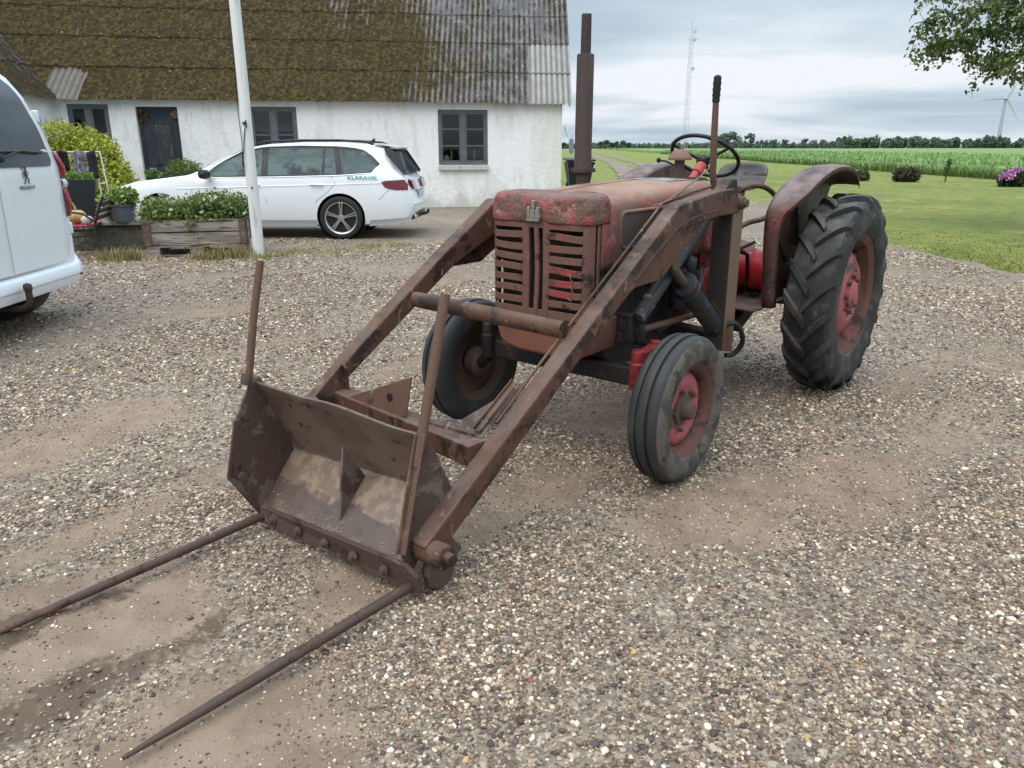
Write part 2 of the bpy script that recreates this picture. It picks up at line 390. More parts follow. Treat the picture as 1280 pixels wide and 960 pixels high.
# ================================================================== the setting
# ---- gravel material (shared by the yard and the track)
def gravel_mat():
    m, nt, b = nodes('gravel_and_sand')
    tc = N(nt, 'ShaderNodeTexCoord')
    at = N(nt, 'ShaderNodeAttribute', attribute_name='bare'); am = N(nt, 'ShaderNodeAttribute', attribute_name='mud')
    def vor(scale):
        v = N(nt, 'ShaderNodeTexVoronoi'); v.inputs['Scale'].default_value = scale; v.inputs['Randomness'].default_value = 1
        nt.links.new(tc.outputs['Object'], v.inputs['Vector']); return v
    v1, v2 = vor(42), vor(95)
    def stones(v):
        s = N(nt, 'ShaderNodeSeparateColor'); nt.links.new(v.outputs['Color'], s.inputs[0])
        r = N(nt, 'ShaderNodeValToRGB'); e = r.color_ramp.elements
        e[0].position = 0; e[0].color = (0.075, 0.064, 0.056, 1)
        e[1].position = 1; e[1].color = (0.46, 0.39, 0.31, 1)
        for p, c in ((.22, (0.13, 0.108, 0.09)), (.42, (0.22, 0.182, 0.146)), (.55, (0.17, 0.148, 0.13)), (.72, (0.25, 0.205, 0.16)), (.86, (0.33, 0.28, 0.22))):
            q = e.new(p); q.color = (*c, 1)
        nt.links.new(s.outputs[0], r.inputs[0]); return r.outputs[0]
    c1, c2 = stones(v1), stones(v2)
    n1 = noise(nt, 30, 5, .6)
    c = mixc(nt, ramp(nt, n1, .42, .58), c1, c2)
    sandn = noise(nt, 5, 6, .6); grit = noise(nt, 160, 3, .7)
    sand = mixc(nt, ramp(nt, sandn, .35, .65), (0.200, 0.150, 0.113), (0.268, 0.207, 0.158))
    sand = mixc(nt, ramp(nt, grit, .58, .7), sand, (0.33, 0.28, 0.23))
    sand = mixc(nt, ramp(nt, noise(nt, 120, 3, .7, off=(3, 3, 0)), .60, .72), sand, (0.10, 0.085, 0.075))
    nb = N(nt, 'ShaderNodeMath', operation='ADD'); nt.links.new(at.outputs['Fac'], nb.inputs[0])
    nz = N(nt, 'ShaderNodeMath', operation='MULTIPLY_ADD'); nt.links.new(noise(nt, 22, 5, .7), nz.inputs[0]); nz.inputs[1].default_value = 1.3; nz.inputs[2].default_value = -.65
    nt.links.new(nz.outputs[0], nb.inputs[1])
    bf = ramp(nt, nb.outputs[0], .25, .85)
    c = mixc(nt, bf, c, sand)
    mn = N(nt, 'ShaderNodeMath', operation='MULTIPLY_ADD'); nt.links.new(noise(nt, 26, 5, .7, off=(4, 4, 0)), mn.inputs[0]); mn.inputs[1].default_value = 2.2; mn.inputs[2].default_value = -1.25
    mf = N(nt, 'ShaderNodeMath', operation='ADD', use_clamp=True); nt.links.new(mn.outputs[0], mf.inputs[0]); nt.links.new(am.outputs['Fac'], mf.inputs[1])
    c = mixc(nt, mul(nt, ramp(nt, mf.outputs[0], .3, .8), ramp(nt, am.outputs['Fac'], .05, .4)), c, (0.115, 0.083, 0.062))
    # broad tone variation: drier and damper ground
    c2_ = mixc(nt, ramp(nt, noise(nt, .55, 4, .6), .38, .66), (0.90, 0.84, 0.775), (1.08, 1.01, 0.93))
    mm = N(nt, 'ShaderNodeMixRGB', blend_type='MULTIPLY'); mm.inputs[0].default_value = 1
    nt.links.new(c, mm.inputs[1]); nt.links.new(c2_, mm.inputs[2])
    nt.links.new(mm.outputs[0], b.inputs['Base Color'])
    b.inputs['Roughness'].default_value = .8; b.inputs['Specular IOR Level'].default_value = .3
    inv = N(nt, 'ShaderNodeMath', operation='SUBTRACT'); inv.inputs[0].default_value = 1; nt.links.new(v1.outputs['Distance'], inv.inputs[1])
    ib = N(nt, 'ShaderNodeMath', operation='SUBTRACT'); ib.inputs[0].default_value = 1.15; nt.links.new(bf, ib.inputs[1])
    h = mul(nt, inv.outputs[0], ib.outputs[0])
    ad = N(nt, 'ShaderNodeMath', operation='MULTIPLY_ADD'); nt.links.new(grit, ad.inputs[0]); ad.inputs[1].default_value = .5; nt.links.new(h, ad.inputs[2])
    bp = N(nt, 'ShaderNodeBump'); bp.inputs['Strength'].default_value = .6; bp.inputs['Distance'].default_value = .012
    nt.links.new(ad.outputs[0], bp.inputs['Height']); nt.links.new(bp.outputs[0], b.inputs['Normal'])
    return m
m_gravel = gravel_mat()
m_pebble, _nt, _b = nodes('pebble')
_a = N(_nt, 'ShaderNodeAttribute', attribute_name='tint', attribute_type='INSTANCER')
_nt.links.new(_a.outputs['Color'], _b.inputs['Base Color']); _b.inputs['Roughness'].default_value = .6; _b.inputs['Specular IOR Level'].default_value = .35

TF = np.array([-.634, -.774]); TL = np.array([.774, -.634])      # tractor heading and its left, on the ground
def bare_mask(x, y):
    u = x * TF[0] + y * TF[1]; v = x * TL[0] + y * TL[1]
    n = fbm(u * .55 + 31, v * 1.25 + 7, 4) * 1.0
    b = sstep(.50, .74, n)
    for cx, cy, ru, rv, w in ((.82, 2.9, .75, .33, 1), (1.65, 3.3, .6, .35, .9), (-.2, 2.9, 1.1, .25, .9), (-1.4, 2.5, 1.0, .30, .9), (-2.6, 3.9, 1.2, .45, .8), (.9, 4.6, 1.0, .5, .7), (-2.0, 2.05, .7, .25, .9), (2.6, 4.2, 1.0, .3, .6)):
        du = ((x - cx) * TF[0] + (y - cy) * TF[1]) / ru; dv = ((x - cx) * TL[0] + (y - cy) * TL[1]) / rv
        b = np.maximum(b, w * sstep(1.25, .55, np.sqrt(du * du + dv * dv) + (fbm(x * 3, y * 3, 3) - .5) * .9))
    for cx, cy, r, w in ((.15, 2.35, .6, 1), (1.0, 1.95, .8, 1), (2.0, 2.5, .55, .9), (-1.15, 3.0, .55, .8), (-2.9, 3.0, .5, .8), (-.9, 2.35, .3, .6)):
        d = np.sqrt((x - cx) ** 2 + (y - cy) ** 2) / r
        b = b * (1 - w * sstep(1.2, .5, d + (fbm(x * 3 + 5, y * 3, 3) - .5) * .9))
    return b
def mud_mask(x, y):
    m = 0
    for cx, cy, ru, rv in ((-1.75, 2.12, .6, .14), (-1.35, 1.85, .5, .10), (-2.05, 2.0, .5, .07)):
        du = ((x - cx) * TF[0] + (y - cy) * TF[1]) / ru; dv = ((x - cx) * TL[0] + (y - cy) * TL[1]) / rv
        m = np.maximum(m, sstep(1.3, .5, np.sqrt(du * du + dv * dv) + (fbm(x * 5 + 9, y * 5, 3) - .5) * 1.3))
    return m
def ground_h(x, y):
    b = bare_mask(x, y); m = mud_mask(x, y)
    h = (fbm(x * 1.1, y * 1.1, 3) - .5) * .035 + (fbm(x * 4, y * 4, 3) - .5) * .012 - .010 * b + m * (fbm(x * 14, y * 14, 3) - .5) * .10
    # flat where wheels and the bucket stand
    near = np.minimum(np.minimum(np.hypot(x - .75, y - 3.37), np.hypot(x + .25, y - 4.2)), np.hypot(x - 2.0, y - 4.9))
    return h * sstep(.1, .6, near) * sstep(14, 9, y)
def edge_right(y):
    return 6.45 + .10 * np.sin(y * .9) + (vnoise(y * 1.7, y * 0 + 3) - .5) * .35 + np.clip(y - 14, 0, 20) * .075
xs = np.concatenate([np.arange(-24, -7, .25), np.arange(-7, 7.2, .05), np.arange(7.2, 9.6, .12)])
ys = np.concatenate([np.arange(-4, 0, .2), np.arange(0, 9, .05), np.arange(9, 33, .14)])
GX, GY = np.meshgrid(xs, ys, indexing='ij')
GZ = ground_h(GX, GY)
bare = bare_mask(GX, GY) * sstep(13, 8, GY) + sstep(8, 13, GY) * sstep(.5, .7, fbm(GX * .3, GY * .5, 4)) * .7
mud = mud_mask(GX, GY)
keep = (GX < edge_right(GY)) & (GY < 29 + (vnoise(GX * 1.5, GY * 0) - .5) * 2.5)
idx = np.arange(GX.size).reshape(GX.shape)
F = np.stack([idx[:-1, :-1], idx[1:, :-1], idx[1:, 1:], idx[:-1, 1:]], -1)
kf = keep[:-1, :-1] & keep[1:, 1:]
yard = np_mesh('gravel_yard', np.stack([GX, GY, GZ], -1).reshape(-1, 3), F[kf], m_gravel, attrs={'bare': bare.ravel(), 'mud': mud.ravel()})
tag(yard, kind='structure')

# ---- pebbles lying on the yard: one countless mass
def pebbles():
    rs = np.random.RandomState(5)
    # candidate positions, denser close to the camera
    n = 860000
    yy = 1.1 + (rs.rand(n) ** 1.55) * 12.5
    hw = .82 * yy + .9
    xx = (rs.rand(n) * 2 - 1) * hw
    b = bare_mask(xx, yy); m = mud_mask(xx, yy)
    p = (1 - .72 * b) * (1 - .55 * m)
    p *= .20 + .62 * sstep(.36, .66, fbm(xx * 1.3 + 3, yy * 1.3, 4))
    p *= .55 + .45 * sstep(.35, .55, fbm(xx * 6 + 3, yy * 6, 3))
    fall = np.clip(1.2 - yy / 16, .35, 1)
    k = (rs.rand(n) < p * fall) & (xx < 6.2)
    xx, yy = xx[k], yy[k]; n = len(xx)
    size = (.0032 + .0046 * rs.rand(n) ** 1.5 + (rs.rand(n) < .09) * .006 * rs.rand(n) + (rs.rand(n) < .005) * .008 * rs.rand(n)) * (1 + .12 * np.clip(yy - 2.5, 0, 9))
    bb = bare_mask(xx, yy); size *= 1 - .42 * bb
    zz = ground_h(xx, yy) + size * .25
    pal = np.array([(.075, .065, .06), (.13, .105, .085), (.20, .162, .128), (.28, .228, .178), (.36, .30, .235), (.46, .405, .33), (.64, .59, .51), (.27, .18, .115), (.21, .20, .19), (.74, .70, .63), (.30, .15, .105), (.45, .33, .15)])
    pr = np.array([.12, .17, .17, .15, .12, .10, .075, .045, .06, .035, .007, .005]); pr /= pr.sum()
    c = pal[rs.choice(len(pal), n, p=pr)] * (.8 + .4 * rs.rand(n, 1)) * np.array([.92, .81, .71])
    V = np.stack([xx, yy, zz], -1)
    me = bpy.data.meshes.new('gravel_stones'); me.vertices.add(n); me.vertices.foreach_set('co', V.astype(np.float32).ravel())
    for an, ty, arr in (('size', 'FLOAT', size), ('kindno', 'INT', rs.randint(0, 6, n))):
        a = me.attributes.new(an, ty, 'POINT'); a.data.foreach_set('value', arr.astype(np.float32 if ty == 'FLOAT' else np.int32))
    a = me.attributes.new('rot', 'FLOAT_VECTOR', 'POINT'); a.data.foreach_set('vector', np.stack([rs.rand(n) * .7 - .35, rs.rand(n) * .7 - .35, rs.rand(n) * 6.28], -1).astype(np.float32).ravel())
    a = me.attributes.new('tint', 'FLOAT_COLOR', 'POINT'); a.data.foreach_set('color', np.concatenate([c, np.ones((n, 1))], 1).astype(np.float32).ravel())
    o = bpy.data.objects.new('gravel_stones', me); col.objects.link(o)
    g = bpy.data.node_groups.new('scatter_stones', 'GeometryNodeTree')
    g.interface.new_socket('Geometry', in_out='INPUT', socket_type='NodeSocketGeometry')
    g.interface.new_socket('Geometry', in_out='OUTPUT', socket_type='NodeSocketGeometry')
    gi = g.nodes.new('NodeGroupInput'); go = g.nodes.new('NodeGroupOutput')
    iop = g.nodes.new('GeometryNodeInstanceOnPoints'); iop.inputs['Pick Instance'].default_value = True
    jn = g.nodes.new('GeometryNodeJoinGeometry')
    for q in range(6):
        ico = g.nodes.new('GeometryNodeMeshIcoSphere'); ico.inputs['Radius'].default_value = 1; ico.inputs['Subdivisions'].default_value = 2
        sp = g.nodes.new('GeometryNodeSetPosition')
        nz = g.nodes.new('ShaderNodeTexNoise'); nz.noise_dimensions = '4D'; nz.inputs['W'].default_value = q * 3.3; nz.inputs['Scale'].default_value = .9; nz.inputs['Detail'].default_value = 1
        sb = g.nodes.new('ShaderNodeVectorMath'); sb.operation = 'SUBTRACT'; sb.inputs[1].default_value = (.5, .5, .5)
        scl = g.nodes.new('ShaderNodeVectorMath'); scl.operation = 'SCALE'; scl.inputs['Scale'].default_value = 1.5
        g.links.new(nz.outputs['Color'], sb.inputs[0]); g.links.new(sb.outputs[0], scl.inputs[0])
        g.links.new(ico.outputs['Mesh'], sp.inputs['Geometry']); g.links.new(scl.outputs[0], sp.inputs['Offset'])
        tr = g.nodes.new('GeometryNodeTransform'); tr.inputs['Scale'].default_value = (1.15, .9, .62)
        g.links.new(sp.outputs[0], tr.inputs['Geometry'])
        ss = g.nodes.new('GeometryNodeSetShadeSmooth'); g.links.new(tr.outputs[0], ss.inputs[0])
        smt = g.nodes.new('GeometryNodeSetMaterial'); smt.inputs['Material'].default_value = m_pebble
        g.links.new(ss.outputs[0], smt.inputs[0])
        gti = g.nodes.new('GeometryNodeGeometryToInstance'); g.links.new(smt.outputs[0], gti.inputs[0])
        g.links.new(gti.outputs[0], jn.inputs[0])
    def attr(nm, ty):
        a_ = g.nodes.new('GeometryNodeInputNamedAttribute'); a_.data_type = ty; a_.inputs['Name'].default_value = nm; return a_.outputs['Attribute']
    g.links.new(gi.outputs[0], iop.inputs['Points']); g.links.new(jn.outputs[0], iop.inputs['Instance'])
    g.links.new(attr('kindno', 'INT'), iop.inputs['Instance Index'])
    g.links.new(attr('size', 'FLOAT'), iop.inputs['Scale'])
    e2r = g.nodes.new('FunctionNodeEulerToRotation'); g.links.new(attr('rot', 'FLOAT_VECTOR'), e2r.inputs[0]); g.links.new(e2r.outputs[0], iop.inputs['Rotation'])
    g.links.new(iop.outputs[0], go.inputs[0])
    md = o.modifiers.new('scatter', 'NODES'); md.node_group = g
    tag(o, 'loose mixed beige and grey pebbles strewn over the sandy yard', 'gravel', kind='stuff')
    print('pebbles', n)
pebbles()

# ---- grassland: one sheet to the horizon, lawn above it
m_land = M('far_grassland', (0.17, 0.24, 0.075), [((0.13, 0.18, 0.06), .02, .4, .65), ((0.22, 0.27, 0.10), .15, .5, .7)], rough=.9)
g_ = MB(); g_.add([(-4500, -60, -.09), (4500, -60, -.09), (4500, 5200, -.09), (-4500, 5200, -.09)], [(0, 1, 2, 3)])
tag(g_.build('ground', m_land, smooth=0), kind='structure')
m_lawn = M('lawn_turf', (0.205, 0.238, 0.044), [((0.148, 0.186, 0.036), .35, .42, .62), ((0.29, 0.255, 0.08), .9, .50, .62), ((0.125, 0.155, 0.032), 3.5, .50, .60), ((0.255, 0.255, 0.075), 14, .54, .64), ((0.10, 0.13, 0.028), 26, .56, .66)], rough=.9, bump=(26, 1, .06))
lx = np.concatenate([np.arange(-26, 6, 2.), np.arange(6, 30, .5), np.arange(30, 61, 3.)]); ly = np.concatenate([np.arange(-6, 40, .5), np.arange(40, 420, 6.)])
LX, LY = np.meshgrid(lx, ly, indexing='ij')
LZ = -.045 + (fbm(LX * .3, LY * .3, 3) - .5) * .05 * sstep(60, 30, LY)
idx = np.arange(LX.size).reshape(LX.shape)
F = np.stack([idx[:-1, :-1], idx[1:, :-1], idx[1:, 1:], idx[:-1, 1:]], -1).reshape(-1, 4)
tag(np_mesh('lawn', np.stack([LX, LY, LZ], -1).reshape(-1, 3), F, m_lawn), kind='structure')

# ---- farm track: two worn gravel ruts
def strip(name, pts, w, z, mat):
    P = []
    for i, (x, y) in enumerate(pts):
        x0, y0 = pts[max(i - 1, 0)]; x1, y1 = pts[min(i + 1, len(pts) - 1)]
        d = Vector((x1 - x0, y1 - y0)).normalized(); n = Vector((d.y, -d.x))
        ww = w[i] if hasattr(w, '__len__') else w
        j1 = (vnoise(np.array(y * .9), np.array(1.)) - .5) * .35; j2 = (vnoise(np.array(y * .9), np.array(9.)) - .5) * .35
        P.append([(x - n.x * (ww / 2 + j1), y - n.y * (ww / 2), z), (x, y, z + .004), (x + n.x * (ww / 2 + j2), y + n.y * (ww / 2), z)])
    o = MB().grid(P).build(name, mat, smooth=60)
    me = o.data
    a = me.attributes.new('bare', 'FLOAT', 'POINT'); a.data.foreach_set('value', np.full(len(me.vertices), .25, np.float32))
    return tag(o, kind='structure')
def interp(pts, ys_):
    return [(float(np.interp(y, [p[1] for p in pts], [p[0] for p in pts])), float(y)) for y in ys_]
rut = [(4.9, 27), (5.9, 36), (7.35, 50), (9.65, 73), (12.85, 115), (16.4, 165), (20.5, 240), (26, 340)]
yy_ = np.concatenate([np.arange(27, 70, .8), np.arange(70, 340, 5)])
strip('track_rut', interp(rut, yy_), 1.5, -.012, m_gravel)
strip('track_rut', [(x + 2.45, y) for x, y in interp(rut, yy_)], 1.4, -.012, m_gravel)

# ---- leaf clouds
def leaf_quads(P, size, rs, cols, flat=0.0, aspect=1.0, droop=None, names=None):
    """one folded kite of two triangles per point; returns V,F,C"""
    n = len(P)
    a = rs.randn(n, 3); a[:, 2] *= (1 - flat); a /= np.linalg.norm(a, axis=1, keepdims=True) + 1e-9
    t = rs.randn(n, 3); b = np.cross(a, t); b /= np.linalg.norm(b, axis=1, keepdims=True) + 1e-9
    c = np.cross(a, b)
    s = (size * (.6 + .8 * rs.rand(n)))[:, None]
    p0 = P - b * s * .5 * aspect; p2 = P + b * s * .5 * aspect
    p1 = P + a * s * .36 + c * s * .10; p3 = P - a * s * .36 + c * s * .10
    V = np.stack([p0, p1, p2, p3], 1).reshape(-1, 3)
    i = np.arange(n)[:, None] * 4
    F = np.concatenate([i + [0, 1, 2], i + [0, 2, 3]], 1).reshape(-1, 3)
    C = np.repeat(np.concatenate([cols, np.ones((n, 1))], 1), 4, 0)
    return V, F, C
def pick(rs, n, pal, jit=.25):
    pal = np.array(pal); return pal[rs.randint(0, len(pal), n)] * (1 - jit + 2 * jit * rs.rand(n, 1))
def blob_points(rs, blobs, n, shell=.55):
    """points in a set of ellipsoids (c, r), mostly near their skins"""
    w = np.array([b[1][0] * b[1][1] * b[1][2] for b in blobs]) ** .75; w /= w.sum()
    k = rs.choice(len(blobs), n, p=w)
    C = np.array([b[0] for b in blobs])[k]; Rr = np.array([b[1] for b in blobs])[k]
    d = rs.randn(n, 3); d /= np.linalg.norm(d, axis=1, keepdims=True)
    r = shell + (1 - shell) * rs.rand(n, 1) ** .7
    r *= 1 + .12 * rs.randn(n, 1)
    return C + d * Rr * r
m_leaf = leafmat('leaf')
m_bark = M('bark', (0.10, 0.085, 0.07), [((0.05, 0.042, 0.036), 6, .45, .65, (1, 1, .3))], rough=.9, bump=(20, .6, .02))
# ---- lawn grass blades near enough to be told from a sheet
def grass_blades(name, fx, n, hgt, pal, seed, label, wid=.007, hf=None):
    rs = np.random.RandomState(seed)
    P = fx(rs, n); n = len(P)
    ang = rs.rand(n) * 6.28; h = hgt * (.35 + 1.3 * rs.rand(n) ** 1.6); 
    if hf is not None: h = h * hf(P)
    le = np.stack([np.cos(ang), np.sin(ang), np.zeros(n)], -1); sd_ = np.stack([-np.sin(ang), np.cos(ang), np.zeros(n)], -1)
    dist = np.hypot(P[:, 0], P[:, 1]); w = (wid * (1 + dist * .045))[:, None]
    bend = (.25 + .6 * rs.rand(n))[:, None] * h[:, None]
    up = np.zeros((n, 3)); up[:, 2] = h
    V = np.stack([P - sd_ * w, P + sd_ * w, P + up * .6 + le * bend * .4 + sd_ * w * .6, P + up * .6 + le * bend * .4 - sd_ * w * .6, P + up * (.98 - .25 * rs.rand(n)[:, None]) + le * bend], 1).reshape(-1, 3)
    i = np.arange(n)[:, None] * 5
    F = np.concatenate([i + [0, 1, 2], i + [0, 2, 3], i + [3, 2, 4]], 1).reshape(-1, 3)
    C = np.repeat(np.concatenate([pick(rs, n, pal), np.ones((n, 1))], 1), 5, 0)
    o = np_mesh(name, V, F, m_leaf, cattr=C)
    return tag(o, label, 'grass', kind='stuff')
def lawn_pts(rs, n):
    y = 8.0 + 22 * rs.rand(n) ** 1.9; x = edge_right(y) - .12 + (rs.rand(n) ** 1.3) * (4 + y * .7); k = rs.rand(n) < sstep(17, 9, y); x, y = x[k], y[k]; n = len(x)
    return np.stack([x, y, np.full(n, -.05)], -1)
grass_blades('lawn_grass', lawn_pts, 150000, .024, [(.225, .25, .05), (.19, .22, .042), (.28, .275, .085), (.25, .27, .06), (.16, .20, .04)], 3, 'short yellow green grass of the lawn beside the yard')

# ---- tall green crop field
def edge_field(y): return 26.6 + .068 * (y - 73) + .35 * np.sin(y * .21)
m_crop = M('crop_canopy', (0.18, 0.255, 0.082), [((0.14, 0.21, 0.066), .25, .42, .62), ((0.23, 0.305, 0.12), 1.3, .5, .7), ((0.13, 0.21, 0.065), 6, .55, .7)], rough=.9, bump=(5, .6, .2))
fx_ = np.concatenate([[0, .02, .5], np.arange(1, 30, 1.2), np.arange(30, 700, 18)]); fy_ = np.concatenate([np.arange(6, 130, 1.2), np.arange(130, 420, 8)])
FI, FY = np.meshgrid(fx_, fy_, indexing='ij')
FX = edge_field(FY) + FI
FZ = np.where(FI < .01, -.06, .55 + (fbm(FX * .5, FY * .5, 4) - .5) * .30 + (fbm(FX * .02, FY * .02, 2) - .5) * .5 * sstep(15, 60, FI))
FZ = np.where(FI < .01, -.06, FZ) 
idx = np.arange(FX.size).reshape(FX.shape)
F = np.stack([idx[:-1, :-1], idx[1:, :-1], idx[1:, 1:], idx[:-1, 1:]], -1).reshape(-1, 4)
fo = np_mesh('crop_field', np.stack([FX, FY, FZ], -1).reshape(-1, 3), F, m_crop)
tag(fo, 'dense green cereal crop filling the field beyond the lawn', 'crop', kind='stuff')
def crop_pts(rs, n):
    y = 26 + 150 * rs.rand(n) ** 1.7; x = edge_field(y) - .3 + 32 * rs.rand(n) ** 3.0
    d = x - edge_field(y)
    return np.stack([x, y, np.where(d < .25, -.05, .25)], -1)
grass_blades('crop_blades', crop_pts, 60000, .50, [(.19, .30, .095), (.15, .25, .075), (.24, .35, .12), (.28, .37, .16), (.12, .20, .06)], 8, 'upright green blades of the cereal crop along its near edge', wid=.012)
# weeds where the yard meets the planters and the pole
def weed_pts(rs, n):
    k = rs.randint(0, 9, n)
    c = np.array([(-3.35, 11.75, .22), (-2.95, 12.0, .45), (-2.3, 12.4, .16), (-4.3, 11.0, .25), (-5.62, 10.85, .16), (-3.62, 11.15, .10), (-3.45, 11.35, .10), (-1.85, 12.5, .16), (-2.7, 11.7, .5)])[k]
    return np.stack([c[:, 0] + rs.randn(n) * c[:, 2] * .75, c[:, 1] + rs.randn(n) * (.10 + c[:, 2] * .45), np.full(n, 0.0)], -1)
grass_blades('weed_tufts', weed_pts, 1700, .042, [(.24, .27, .06), (.30, .29, .08), (.17, .21, .05), (.33, .27, .12), (.30, .235, .11)], 6, 'yellow green weeds and dry grass around the pole and planter', wid=.005)
def straw_pts(rs, n):
    k = rs.randint(0, 4, n)
    c = np.array([(-4.3, 11.05, .28), (-4.05, 11.2, .2), (-5.65, 10.85, .2), (-5.5, 10.9, .15)])[k]
    return np.stack([c[:, 0] + rs.randn(n) * c[:, 2] * .7, c[:, 1] + rs.randn(n) * .12, np.full(n, 0.0)], -1)
grass_blades('dry_grass', straw_pts, 1500, .15, [(.30, .235, .11), (.24, .175, .08), (.34, .28, .14), (.17, .17, .05)], 16, 'dry straw coloured grass clump at the foot of the wooden planter', wid=.004)
# ================================================================== the farmhouse
def wall_mat():
    m = M('limewashed_wall', (0.80, 0.80, 0.79), [((0.63, 0.62, 0.59), 1.1, .50, .70, (1, 1, .35)), ((0.70, 0.69, 0.66), 5, .52, .66, (1, 1, .3)), ((0.44, 0.43, 0.39), 9, .64, .74, (1, 1, .25)), ((0.58, 0.57, 0.53), 22, .62, .68)], rough=.9, bump=(9, .5, .04))
    nt = m.node_tree; b = nt.nodes['Principled BSDF']; src = b.inputs['Base Color'].links[0].from_socket
    tc = N(nt, 'ShaderNodeTexCoord'); sp = N(nt, 'ShaderNodeSeparateXYZ'); nt.links.new(tc.outputs['Object'], sp.inputs[0])
    # splash dirt along the foot of the wall, greenish growth towards the free corner
    a = N(nt, 'ShaderNodeMath', operation='MULTIPLY_ADD'); nt.links.new(noise(nt, 3, 6, .65, (1, 1, .5)), a.inputs[0]); a.inputs[1].default_value = 1.5; nt.links.new(sp.outputs['Z'], a.inputs[2])
    f = mul(nt, ramp(nt, a.outputs[0], 1.25, .75), .65)
    c = mixc(nt, f, src, (0.47, 0.45, 0.38))
    k = N(nt, 'ShaderNodeMath', operation='MULTIPLY_ADD'); nt.links.new(noise(nt, 2.2, 6, .65, (1, 1, .35), (5, 0, 2)), k.inputs[0]); k.inputs[1].default_value = 2.4; nt.links.new(sp.outputs['X'], k.inputs[2])
    c = mixc(nt, mul(nt, ramp(nt, k.outputs[0], .3, 1.1), .5), c, (0.60, 0.61, 0.50))
    nt.links.new(c, b.inputs['Base Color'])
    return m
m_wall = wall_mat()
m_wall_old = M('limewashed_wall', (0.80, 0.80, 0.79), [((0.62, 0.61, 0.58), 1.1, .50, .72, (1, 1, .35)), ((0.70, 0.69, 0.66), 5, .52, .7, (1, 1, .3)), ((0.46, 0.45, 0.41), 9, .66, .80, (1, 1, .25))], rough=.9, bump=(9, .35, .03))
m_wall2 = M('stained_gable_wall', (0.76, 0.75, 0.71), [((0.60, 0.60, 0.50), .9, .42, .62, (1, 1, .3)), ((0.50, 0.51, 0.42), 4, .6, .75, (1, 1, .2))], rough=.9, bump=(9, .35, .03))
m_frame = M('window_frame_grey', (0.105, 0.115, 0.125), [((0.14, 0.15, 0.16), 8, .5, .7)], rough=.5)
m_door = M('door_slate_grey', (0.034, 0.042, 0.055), [((0.05, 0.058, 0.07), 5, .5, .7)], rough=.45)
m_sill = M('sill_stone', (0.50, 0.485, 0.45), [((0.30, 0.29, 0.26), 8, .5, .7)], rough=.9, bump=(30, .4))
def glassmat(name, tint=(0.75, 0.8, 0.8), refl=.10):
    m, nt, b = nodes(name); nt.nodes.remove(b)
    t = N(nt, 'ShaderNodeBsdfTransparent'); t.inputs[0].default_value = (*tint, 1)
    g = N(nt, 'ShaderNodeBsdfGlossy'); g.inputs['Roughness'].default_value = .03
    lw = N(nt, 'ShaderNodeLayerWeight'); lw.inputs[0].default_value = .35
    ad = N(nt, 'ShaderNodeMath', operation='ADD'); ad.inputs[1].default_value = refl; ad.use_clamp = True
    nt.links.new(lw.outputs['Fresnel'], ad.inputs[0])
    ms = N(nt, 'ShaderNodeMixShader'); nt.links.new(ad.outputs[0], ms.inputs[0]); nt.links.new(t.outputs[0], ms.inputs[1]); nt.links.new(g.outputs[0], ms.inputs[2])
    nt.links.new(ms.outputs[0], nt.nodes['Material Output'].inputs['Surface'])
    return m
m_glass = glassmat('window_glass', (0.8, 0.84, 0.84), .02)
m_room = M('dark_room', (0.035, 0.033, 0.032), [((0.07, 0.065, 0.06), 1.5, .5, .65)], rough=.9)
HA = math.atan(.15)
house = empty('farmhouse', (1.33, 21.33, 0), HA, label='long low whitewashed farmhouse under a mossy corrugated roof', cat='house')
HM = Matrix.Translation((1.33, 21.33, 0)) @ Matrix.Rotation(HA, 4, 'Z')
EAVE = 2.70; HW = 12.55; DEEP = 8.0
def opening_wall(x0, x1, z1, ops, name, mat, thick=.35, to3=lambda a, y, z: (a, y, z)):
    """front wall with real openings and reveals; a runs along the wall"""
    m = MB()
    ax = sorted(set([x0, x1] + [o[0] for o in ops] + [o[1] for o in ops])); az = sorted(set([0, z1] + [o[2] for o in ops] + [o[3] for o in ops]))
    inside = lambda a, z: any(o[0] < a < o[1] and o[2] < z < o[3] for o in ops)
    for i in range(len(ax) - 1):
        for j in range(len(az) - 1):
            if inside((ax[i] + ax[i + 1]) / 2, (az[j] + az[j + 1]) / 2): continue
            for y in (0, thick):
                m.add([to3(ax[i], y, az[j]), to3(ax[i + 1], y, az[j]), to3(ax[i + 1], y, az[j + 1]), to3(ax[i], y, az[j + 1])], [(0, 1, 2, 3)])
    for a0, a1, b0, b1 in ops:
        q = [(a0, b0), (a1, b0), (a1, b1), (a0, b1)]
        for k in range(4):
            (p, z), (p2, z2) = q[k], q[(k + 1) % 4]
            m.add([to3(p, 0, z), to3(p2, 0, z2), to3(p2, thick, z2), to3(p, thick, z)], [(0, 1, 2, 3)])
    return m.build(name, mat, house, smooth=0, recalc=False)
W3 = (-3.29, -1.99, 1.08, 2.46); W2 = (-8.00, -6.84, 1.15, 2.50); W1 = (-12.23, -11.29, 1.15, 2.53); DR = (-10.67, -9.69, .12, 2.48)
opening_wall(-HW, 0, EAVE, [W3, W2, W1, DR], 'front_wall', m_wall)
SK = .15                                                       # the gable is a little out of square
gm = MB(); gm.prism([(0.002, .36, 0), (SK * DEEP, DEEP, 0), (SK * DEEP, DEEP, EAVE), (SK * DEEP / 2, DEEP / 2, EAVE + DEEP / 2 - .12), (.002, .36, EAVE)], (-.3, 0, 0))
gm.build('gable_wall', m_wall2, house, smooth=0)
bk = MB(); bk.box((-HW / 2, DEEP + .15, EAVE / 2), (HW + 1.4, .3, EAVE)); bk.build('back_wall', m_wall, house, smooth=0)
